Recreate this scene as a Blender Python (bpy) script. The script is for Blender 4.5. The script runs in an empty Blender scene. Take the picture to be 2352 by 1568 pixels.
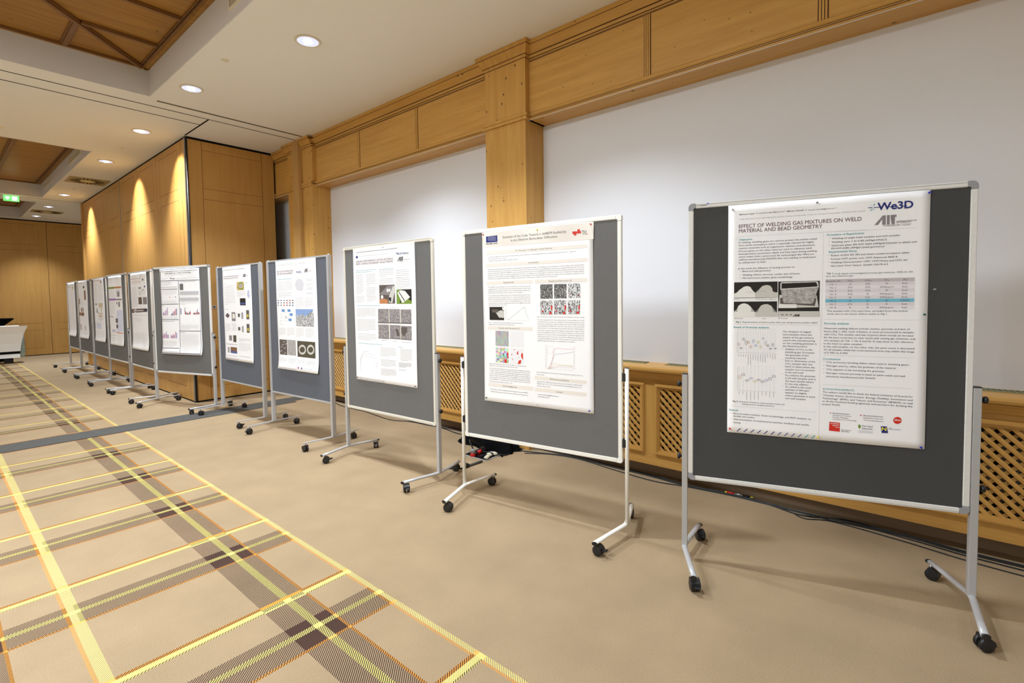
import bpy, bmesh, math, random
from mathutils import Matrix, Vector
C = bpy.context.scene.collection
S = bpy.context.scene
R = math.radians
PI = math.pi
random.seed(7)

# ------------------------------------------------------------------ camera
cam_d = bpy.data.cameras.new('camera')
cam = bpy.data.objects.new('camera', cam_d)
C.objects.link(cam)
yaw, pit, rol = R(49.63335167), R(2.57306678), R(0.79129149)
fwd = Vector((math.sin(yaw)*math.cos(pit), math.cos(yaw)*math.cos(pit), -math.sin(pit)))
rgt = Vector((math.cos(yaw), -math.sin(yaw), 0))
dwn = fwd.cross(rgt)
r2 = rgt*math.cos(rol) + dwn*math.sin(rol)
d2 = dwn*math.cos(rol) - rgt*math.sin(rol)
m = Matrix((r2, -d2, -fwd)).transposed().to_4x4()
m.translation = (0, 0, 1.4687)
cam.matrix_world = m
cam_d.sensor_width = 36
cam_d.lens = 1137.54/2352*36
cam_d.shift_x = (1176-1170.69)/2352
cam_d.shift_y = (733.41-784)/2352
cam_d.clip_start = .05
S.camera = cam

# ------------------------------------------------------------------ view, world, lights
S.view_settings.view_transform = 'Standard'
S.view_settings.look = 'None'
S.view_settings.gamma = 1
S.view_settings.use_curve_mapping = False
S.view_settings.exposure = -.38
w = bpy.data.worlds.new('world'); S.world = w; w.use_nodes = True
w.node_tree.nodes['Background'].inputs[0].default_value = (.9, .93, 1, 1)
w.node_tree.nodes['Background'].inputs[1].default_value = .02
CEIL = 3.82
def area(name, loc, sx, sy, power, col):
    l = bpy.data.lights.new(name, 'AREA'); l.shape = 'RECTANGLE'; l.size = sx; l.size_y = sy
    l.energy = power; l.color = col
    o = bpy.data.objects.new(name, l); o.location = loc; C.objects.link(o); return o
WARM = (.87, .955, 1.07)
FILLS = [(-2.4, 3.25, 560), (-2.4, -1.6, 40), (-2.2, 12.4, 170), (-2.2, 17.3, 12)]  # added area lamps, all out of view, giving soft frontal fill
for x, y, e in FILLS:
    area('fill_light', (x, y, 4.03), 1.9, 2.8, e, WARM)
SPOTS = [(2.349, 4.359, 0), (2.0, 6.267, 0), (2.02, 8.318, 31), (2.036, 10.498, 31), (2.042, 14.354, 31), (2.027, 16.345, 0), (2.009, 18.307, 0),
         (2.2, 2.1, 0), (2.2, -.2, 0), (2.2, -2.3, 0)]
SPOTS += [(-4.9, y, 0) for y in (-.2, 2.1, 4.36, 6.27, 8.3, 10.5, 14.35, 17.3)]
def spot(x, y, tilt, e, half, blend, col):
    l = bpy.data.lights.new('downlight_light', 'SPOT'); l.energy = e; l.color = col
    l.spot_size = R(half*2); l.spot_blend = blend; l.shadow_soft_size = .05
    o = bpy.data.objects.new('downlight_light', l); o.location = (x, y, CEIL-.03)
    o.rotation_euler = (0, -R(tilt), 0); C.objects.link(o)
for x, y, t in SPOTS:
    if t: spot(x, y, t, 175, 38, .62, (1, .95, .86)); 
    spot(x, y, 0, ((45 if y < 0 else 330 if y < 3 else 400) if x > 0 else 280 if y < 12 else 330), 60 if y < 7 else 48, .55 if y < 7 else .9, WARM)

# ------------------------------------------------------------------ materials
def mat(name):
    M = bpy.data.materials.new(name); M.use_nodes = True
    return M, M.node_tree, M.node_tree.nodes, M.node_tree.links, M.node_tree.nodes['Principled BSDF']
def srgb(r, g, b):
    f = lambda c: (c/255/12.92 if c <= 10 else ((c/255+.055)/1.055)**2.4)
    return (f(r), f(g), f(b), 1)
def plain(name, col, rough=.6, metal=0, spec=.5, noise=0, scale=20, bump=0, bscale=None, emit=0):
    M, T, N, L, B = mat(name)
    B.inputs['Base Color'].default_value = col
    B.inputs['Roughness'].default_value = rough
    B.inputs['Metallic'].default_value = metal
    B.inputs['Specular IOR Level'].default_value = spec
    tc = N.new('ShaderNodeTexCoord')
    if noise:
        n = N.new('ShaderNodeTexNoise'); n.inputs['Scale'].default_value = scale; n.inputs['Detail'].default_value = 4
        L.new(tc.outputs['Object'], n.inputs['Vector'])
        mx = N.new('ShaderNodeMix'); mx.data_type = 'RGBA'
        mx.inputs[6].default_value = tuple(c*(1-noise) for c in col[:3])+(1,)
        mx.inputs[7].default_value = tuple(min(1, c*(1+noise)) for c in col[:3])+(1,)
        L.new(n.outputs['Fac'], mx.inputs[0]); L.new(mx.outputs[2], B.inputs['Base Color'])
    if bump and name.startswith('felt'):
        n = N.new('ShaderNodeTexNoise'); n.inputs['Scale'].default_value = bscale; n.inputs['Detail'].default_value = 3
        L.new(tc.outputs['Object'], n.inputs['Vector'])
        v = N.new('ShaderNodeTexVoronoi'); v.inputs['Scale'].default_value = 26; L.new(tc.outputs['Object'], v.inputs['Vector'])
        n3 = N.new('ShaderNodeTexNoise'); n3.inputs['Scale'].default_value = 5; L.new(tc.outputs['Object'], n3.inputs['Vector'])
        a = N.new('ShaderNodeMath'); a.operation = 'LESS_THAN'; L.new(v.outputs['Distance'], a.inputs[0]); a.inputs[1].default_value = .17
        g = N.new('ShaderNodeMath'); g.operation = 'GREATER_THAN'; L.new(n3.outputs['Fac'], g.inputs[0]); g.inputs[1].default_value = .57
        q = N.new('ShaderNodeMath'); q.operation = 'MULTIPLY'; L.new(a.outputs[0], q.inputs[0]); L.new(g.outputs[0], q.inputs[1])
        h = N.new('ShaderNodeMath'); h.operation = 'MULTIPLY_ADD'; L.new(q.outputs[0], h.inputs[0]); h.inputs[1].default_value = 1.2; L.new(n.outputs['Fac'], h.inputs[2])
        b = N.new('ShaderNodeBump'); b.inputs['Strength'].default_value = bump; b.inputs['Distance'].default_value = .009
        L.new(h.outputs[0], b.inputs['Height']); L.new(b.outputs[0], B.inputs['Normal'])
    elif bump:
        n = N.new('ShaderNodeTexNoise'); n.inputs['Scale'].default_value = bscale or scale; n.inputs['Detail'].default_value = 3
        L.new(tc.outputs['Object'], n.inputs['Vector'])
        b = N.new('ShaderNodeBump'); b.inputs['Strength'].default_value = bump; b.inputs['Distance'].default_value = .004
        L.new(n.outputs['Fac'], b.inputs['Height']); L.new(b.outputs[0], B.inputs['Normal'])
    if emit:
        B.inputs['Emission Color'].default_value = col; B.inputs['Emission Strength'].default_value = emit
    return M
def wood(name, light, dark, axis, knots=True, rough=.38, grain=1.0):
    # axis: the grain direction (0 x, 1 y, 2 z)
    M, T, N, L, B = mat(name)
    B.inputs['Roughness'].default_value = rough
    B.inputs['Specular IOR Level'].default_value = .35
    tc = N.new('ShaderNodeTexCoord')
    mp = N.new('ShaderNodeMapping'); sc = [14, 14, 14]; sc[axis] = .9
    mp.inputs['Scale'].default_value = sc
    L.new(tc.outputs['Object'], mp.inputs['Vector'])
    n1 = N.new('ShaderNodeTexNoise'); n1.inputs['Scale'].default_value = 1.3; n1.inputs['Detail'].default_value = 6; n1.inputs['Distortion'].default_value = .4
    L.new(mp.outputs[0], n1.inputs['Vector'])
    n2 = N.new('ShaderNodeTexNoise'); n2.inputs['Scale'].default_value = 8; n2.inputs['Detail'].default_value = 3
    L.new(mp.outputs[0], n2.inputs['Vector'])
    ad = N.new('ShaderNodeMath'); ad.operation = 'MULTIPLY_ADD'; ad.inputs[1].default_value = .35
    L.new(n2.outputs['Fac'], ad.inputs[0]); L.new(n1.outputs['Fac'], ad.inputs[2])
    cr = N.new('ShaderNodeValToRGB'); cr.color_ramp.elements[0].position = .67-.22*grain; cr.color_ramp.elements[1].position = .67+.22*grain
    cr.color_ramp.elements[0].color = dark; cr.color_ramp.elements[1].color = light
    L.new(ad.outputs[0], cr.inputs['Fac'])
    out = cr.outputs[0]
    if knots:
        mk = N.new('ShaderNodeMapping'); ks = [13, 13, 13]; ks[axis] = 9.5; mk.inputs['Scale'].default_value = ks
        L.new(tc.outputs['Object'], mk.inputs['Vector'])
        v = N.new('ShaderNodeTexVoronoi'); v.inputs['Scale'].default_value = 1.0; v.inputs['Randomness'].default_value = 1
        L.new(mk.outputs[0], v.inputs['Vector'])
        sp = N.new('ShaderNodeSeparateColor'); L.new(v.outputs['Color'], sp.inputs[0])
        th = N.new('ShaderNodeMath'); th.operation = 'MULTIPLY_ADD'; th.inputs[1].default_value = .27; th.inputs[2].default_value = -.10
        L.new(sp.outputs[0], th.inputs[0])
        mr = N.new('ShaderNodeMath'); mr.operation = 'SUBTRACT'; L.new(th.outputs[0], mr.inputs[0]); L.new(v.outputs['Distance'], mr.inputs[1])
        ml = N.new('ShaderNodeMath'); ml.operation = 'MULTIPLY'; ml.inputs[1].default_value = 16; ml.use_clamp = True
        L.new(mr.outputs[0], ml.inputs[0])
        mx = N.new('ShaderNodeMix'); mx.data_type = 'RGBA'; mx.inputs[7].default_value = tuple(c*.28 for c in dark[:3])+(1,)
        L.new(ml.outputs[0], mx.inputs[0]); L.new(out, mx.inputs[6]); out = mx.outputs[2]
    L.new(out, B.inputs['Base Color'])
    return M
PL, PD = srgb(214, 166, 90), srgb(198, 148, 74)
M_pine = {'x': wood('pine_grain_x', PL, PD, 0), 'y': wood('pine_grain_y', PL, PD, 1), 'z': wood('pine_grain_z', PL, PD, 2)}
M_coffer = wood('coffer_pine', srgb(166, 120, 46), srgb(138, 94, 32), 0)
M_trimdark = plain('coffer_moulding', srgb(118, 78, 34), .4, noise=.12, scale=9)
M_veneer = wood('veneer_panel', srgb(198, 152, 86), srgb(184, 138, 72), 2, knots=False, rough=.42, grain=1.3)
M_groove = plain('veneer_groove', srgb(112, 72, 34), .7)
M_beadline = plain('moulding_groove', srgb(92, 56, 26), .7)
M_white = plain('painted_plaster', srgb(231, 231, 232), .85, spec=.15, noise=.012, scale=60)
M_ceil = plain('ceiling_paint', srgb(240, 239, 236), .9, spec=.1, noise=.015, scale=90)
M_fasc = plain('coffer_white_paint', srgb(214, 210, 205), .8, spec=.15)
M_black = plain('black_plastic', srgb(26, 26, 28), .42, spec=.5)
M_gap = plain('dark_gap', srgb(24, 24, 24), .9, spec=.1)
M_rubber = plain('grey_rubber_strip', srgb(84, 83, 79), .8, noise=.15, scale=14, spec=.2)
M_plinth = plain('brown_carpet_plinth', srgb(146, 124, 100), .95, noise=.2, scale=220, spec=.05)
M_alu = plain('silver_painted_metal', srgb(184, 184, 183), .36, metal=.2)
M_rail = plain('brushed_aluminium_rail', srgb(228, 227, 222), .4, metal=.1, noise=.08, scale=60)
M_railb = plain('cream_aluminium_rail', srgb(224, 219, 204), .4, metal=.1)
M_wht = plain('white_powder_coat', srgb(240, 238, 228), .35)
M_corner = plain('grey_plastic_corner', srgb(150, 151, 154), .5)
M_steel = plain('brushed_steel', srgb(170, 170, 168), .3, metal=.8)
M_felt = {k: plain('felt_'+k, c, .97, spec=.05, noise=.16, scale=420, bump=.33, bscale=260) for k, c in
          (('charcoal', srgb(76, 76, 75)), ('grey', srgb(112, 111, 109)), ('bluegrey', srgb(100, 103, 110)), ('mid', srgb(112, 111, 108)))}
M_paper = plain('glossy_paper', srgb(248, 248, 248), .42, spec=.4)
M_fabric = plain('black_cloth', srgb(14, 14, 15), .95, spec=.05, bump=.8, bscale=60)
M_cable = plain('black_cable', srgb(20, 21, 22), .5)
M_red = plain('red_plastic', srgb(200, 30, 24), .4)
M_rad = plain('radiator_enamel', srgb(120, 118, 108), .5)
M_dark = plain('dark_interior', srgb(30, 27, 23), .95, spec=.05)
M_grille = plain('sill_grille_metal', srgb(150, 148, 110), .5)
M_lens = plain('lamp_lens', srgb(225, 232, 255), .4, emit=2.6)
M_reflector = plain('lamp_reflector', srgb(200, 210, 235), .25, metal=.2, emit=1.2)
M_lring = plain('lamp_ring', srgb(228, 218, 195), .5)
M_diff = plain('diffuser_beige', srgb(176, 156, 112), .6, noise=.2, scale=12)
M_ventg = plain('vent_grey', srgb(120, 118, 112), .6)
M_green = plain('exit_green', srgb(120, 235, 130), .5, emit=1.1)
M_exitw = plain('exit_white', srgb(250, 255, 245), .5, emit=2.2)

# printing inks
INK = {'k': (30, 30, 32), 'g': (92, 90, 92), 'l': (165, 163, 165), 'l2': (150, 147, 148), 'l3': (188, 186, 188), 'm3': (158, 138, 138), 'G': (138, 132, 134), 'm': (104, 62, 66), 'n': (38, 48, 120), 'n2': (36, 38, 74), 't': (70, 160, 170), 'L': (190, 220, 235),
       'R': (214, 50, 36), 'W': (236, 236, 230), 'w': (205, 204, 196), 'W2': (236, 236, 238), 'K': (38, 35, 32), 'K2': (86, 80, 66), 'b': (98, 88, 84), 'v': (120, 150, 60), 'i': (74, 92, 150), 'o': (196, 132, 84),
       'u': (120, 130, 200), 'u2': (128, 120, 190), 'y': (200, 190, 70), 'Y': (245, 226, 30), 'e': (236, 230, 220), 'e3': (236, 231, 234), 'e2': (214, 214, 220), 'h': (196, 188, 190), 'r': (224, 218, 220), 'h2': (196, 196, 200),
       'c': (120, 190, 214), 'sky': (104, 150, 205), 'sky2': (140, 168, 215), 'sand': (222, 184, 128), 'sand2': (214, 196, 168), 'lav': (196, 196, 222), 'lav2': (216, 222, 240), 'br': (128, 92, 66), 'm2': (150, 60, 110),
       'p': (214, 120, 140), 'p2': (196, 182, 176), 'pu': (160, 110, 180), 'or2': (220, 110, 70)}
_ink = {}
def ink(k):
    if k in _ink: return _ink[k]
    if k in INK:
        M = plain('ink_'+str(len(_ink)), srgb(*INK[k]), .45, spec=.35)
    else:
        M, T, N, L, B = mat('print_'+k); B.inputs['Roughness'].default_value = .45
        tc = N.new('ShaderNodeTexCoord'); mp = N.new('ShaderNodeMapping'); L.new(tc.outputs['Object'], mp.inputs['Vector'])
        cr = N.new('ShaderNodeValToRGB')
        if k == 'color_grain':
            v = N.new('ShaderNodeTexVoronoi'); v.inputs['Scale'].default_value = 85; L.new(mp.outputs[0], v.inputs['Vector'])
            h = N.new('ShaderNodeHueSaturation'); h.inputs['Saturation'].default_value = .75; h.inputs['Value'].default_value = .95
            L.new(v.outputs['Color'], h.inputs['Color']); L.new(h.outputs[0], B.inputs['Base Color'])
        else:
            n = N.new('ShaderNodeTexNoise'); n.inputs['Detail'].default_value = 5
            L.new(mp.outputs[0], n.inputs['Vector']); e = cr.color_ramp.elements
            if k == 'stripe_grain':
                mp.inputs['Scale'].default_value = (260, 30, 22); n.inputs['Scale'].default_value = 1
                L.new(n.outputs['Color'], B.inputs['Base Color'])
                h = N.new('ShaderNodeHueSaturation'); h.inputs['Saturation'].default_value = 1.4; h.inputs['Value'].default_value = .9
                L.new(n.outputs['Color'], h.inputs['Color']); L.new(h.outputs[0], B.inputs['Base Color'])
            else:
                p = {'gray_grain': (90, .35, (.30, .28, .27, 1), .7, (.56, .54, .52, 1)), 'bw_grain_d': (190, .5, (.05, .045, .04, 1), .72, (.8, .8, .8, 1)),
                     'bw_grain': (170, .42, (.05, .05, .05, 1), .58, (.85, .85, .85, 1)), 'sem_grain': (120, .35, (.14, .12, .12, 1), .75, (.55, .52, .52, 1))}[k]
                n.inputs['Scale'].default_value = p[0]; e[0].position = p[1]; e[0].color = p[2]; e[1].position = p[3]; e[1].color = p[4]
                if k.startswith('bw'): mp.inputs['Scale'].default_value = (1.6, 1, .6)
                L.new(n.outputs['Fac'], cr.inputs['Fac']); L.new(cr.outputs[0], B.inputs['Base Color'])
    _ink[k] = M; return M

# ------------------------------------------------------------------ mesh helpers
class MB:
    def __init__(s): s.bm = bmesh.new(); s.mats = []
    def mi(s, m):
        if m not in s.mats: s.mats.append(m)
        return s.mats.index(m)
    def face(s, pts, m=None, smooth=False):
        f = s.bm.faces.new([s.bm.verts.new(p) for p in pts]); f.material_index = s.mi(m) if m else 0; f.smooth = smooth; return f
    def hexa(s, p, m):       # p: 4 lower then 4 upper, counter-clockwise from above
        v = [s.bm.verts.new(q) for q in p]; i = s.mi(m)
        for a in ((3, 2, 1, 0), (4, 5, 6, 7), (0, 1, 5, 4), (1, 2, 6, 5), (2, 3, 7, 6), (3, 0, 4, 7)):
            s.bm.faces.new([v[j] for j in a]).material_index = i
    def box(s, x0, x1, y0, y1, z0, z1, m):
        s.hexa([(x0, y0, z0), (x1, y0, z0), (x1, y1, z0), (x0, y1, z0), (x0, y0, z1), (x1, y0, z1), (x1, y1, z1), (x0, y1, z1)], m)
    def bbox(s, x0, x1, y0, y1, z0, z1, m, b=.002, seg=2):
        t = bmesh.new(); bmesh.ops.create_cube(t, size=1)
        for v in t.verts: v.co = ((x0+x1)/2+v.co.x*(x1-x0), (y0+y1)/2+v.co.y*(y1-y0), (z0+z1)/2+v.co.z*(z1-z0))
        bmesh.ops.bevel(t, geom=t.edges[:], offset=b, segments=seg, affect='EDGES'); s.merge(t, m, False)
    def merge(s, t, m, smooth=False):
        i = s.mi(m); vm = {v: s.bm.verts.new(v.co) for v in t.verts}
        for f in t.faces:
            try: g = s.bm.faces.new([vm[v] for v in f.verts])
            except ValueError: continue
            g.material_index = i; g.smooth = smooth
        t.free()
    def ring(s, c, u, v, r, n, ry=None):
        ry = ry or r
        return [s.bm.verts.new(Vector(c)+Vector(u)*r*math.cos(2*PI*k/n)+Vector(v)*ry*math.sin(2*PI*k/n)) for k in range(n)]
    def tube(s, pts, r, m, n=8, cap=True, ry=None, rs=None):
        i = s.mi(m); pts = [Vector(p) for p in pts]; rings = []
        for k, p in enumerate(pts):
            d = (pts[min(k+1, len(pts)-1)]-pts[max(k-1, 0)]).normalized()
            up = Vector((0, 0, 1)) if abs(d.z) < .9 else Vector((0, 1, 0))
            u = d.cross(up).normalized(); v = u.cross(d).normalized()
            rr = rs[k] if rs else r
            rings.append(s.ring(p, u, v, rr, n, (ry*rr/r if ry else None)))
        for a, b in zip(rings, rings[1:]):
            for k in range(n):
                f = s.bm.faces.new([a[k], a[(k+1) % n], b[(k+1) % n], b[k]]); f.material_index = i; f.smooth = True
        if cap:
            s.bm.faces.new(rings[0][::-1]).material_index = i; s.bm.faces.new(rings[-1]).material_index = i
    def cyl(s, a, b, r, m, n=20): s.tube([a, b], r, m, n)
    def lathe(s, prof, m, c=(0, 0, 0), n=32, axis='z'):
        i = s.mi(m); rings = []
        for r, z in prof:
            rings.append([s.bm.verts.new((c[0]+r*math.cos(2*PI*k/n), c[1]+r*math.sin(2*PI*k/n), c[2]+z)) for k in range(n)])
        for a, b in zip(rings, rings[1:]):
            for k in range(n):
                f = s.bm.faces.new([a[k], a[(k+1) % n], b[(k+1) % n], b[k]]); f.material_index = i; f.smooth = True
        for rg, rev in ((rings[0], True), (rings[-1], False)):
            if (rg[0].co-rg[n//2].co).length > 1e-5: s.bm.faces.new(rg[::-1] if rev else rg).material_index = i
    def prism(s, prof, axis, a, b, m, smooth=False):   # prof in the plane normal to axis
        def P(q, t):
            if axis == 'y': return (q[0], t, q[1])
            if axis == 'x': return (t, q[0], q[1])
            return (q[0], q[1], t)
        i = s.mi(m); A = [s.bm.verts.new(P(q, a)) for q in prof]; B = [s.bm.verts.new(P(q, b)) for q in prof]; n = len(prof)
        for k in range(n):
            f = s.bm.faces.new([A[k], A[(k+1) % n], B[(k+1) % n], B[k]]); f.material_index = i; f.smooth = smooth
        s.bm.faces.new(A[::-1]).material_index = i; s.bm.faces.new(B).material_index = i
    def build(s, name, parent=None, loc=None):
        bmesh.ops.recalc_face_normals(s.bm, faces=s.bm.faces[:])
        me = bpy.data.meshes.new(name); s.bm.to_mesh(me); s.bm.free()
        for q in s.mats: me.materials.append(q)
        o = bpy.data.objects.new(name, me); C.objects.link(o)
        if parent: o.parent = parent
        if loc: o.location = loc
        return o
def tag(o, label, cat, group=None):
    o['label'] = label; o['category'] = cat
    if group: o['group'] = group
    return o
def struct(o): o['kind'] = 'structure'; return o
def thing(name, label, cat, loc=(0, 0, 0), rz=0, group=None):
    o = bpy.data.objects.new(name, None); C.objects.link(o); o.location = loc; o.rotation_euler = (0, 0, rz); o.empty_display_size = .1
    return tag(o, label, cat, group)
def dup(o, parent=None, **kw):
    c = o.copy(); C.objects.link(c)
    if parent: c.parent = parent
    for ch in o.children: dup(ch, c)
    for k, v in kw.items():
        if k == 'loc': c.location = v
        else: c[k] = v
    return c
PW = {11: (0.1977, 0.0263, 0.8348, 1.1907), 10: (0.185, 0.0268, 0.8349, 1.1852), 9: (0.1646, 0.0242, 0.8243, 1.1931), 8: (0.1971, 0.0174, 0.7795, 1.1937), 7: (0.1902, 0.0154, 0.7747, 1.1899), 6: (0.1864, 0.0298, 0.8258, 1.1863), 5: (0.1817, 0.0254, 0.8249, 1.1925), 4: (0.1579, 0.032, 0.8235, 1.1814), 3: (0.2152, 0.0149, 0.8264, 1.1966), 2: (0.0408, 0.0139, 0.9474, 1.196), 1: (0.1351, 0.0253, 0.841, 1.1827)}
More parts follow.
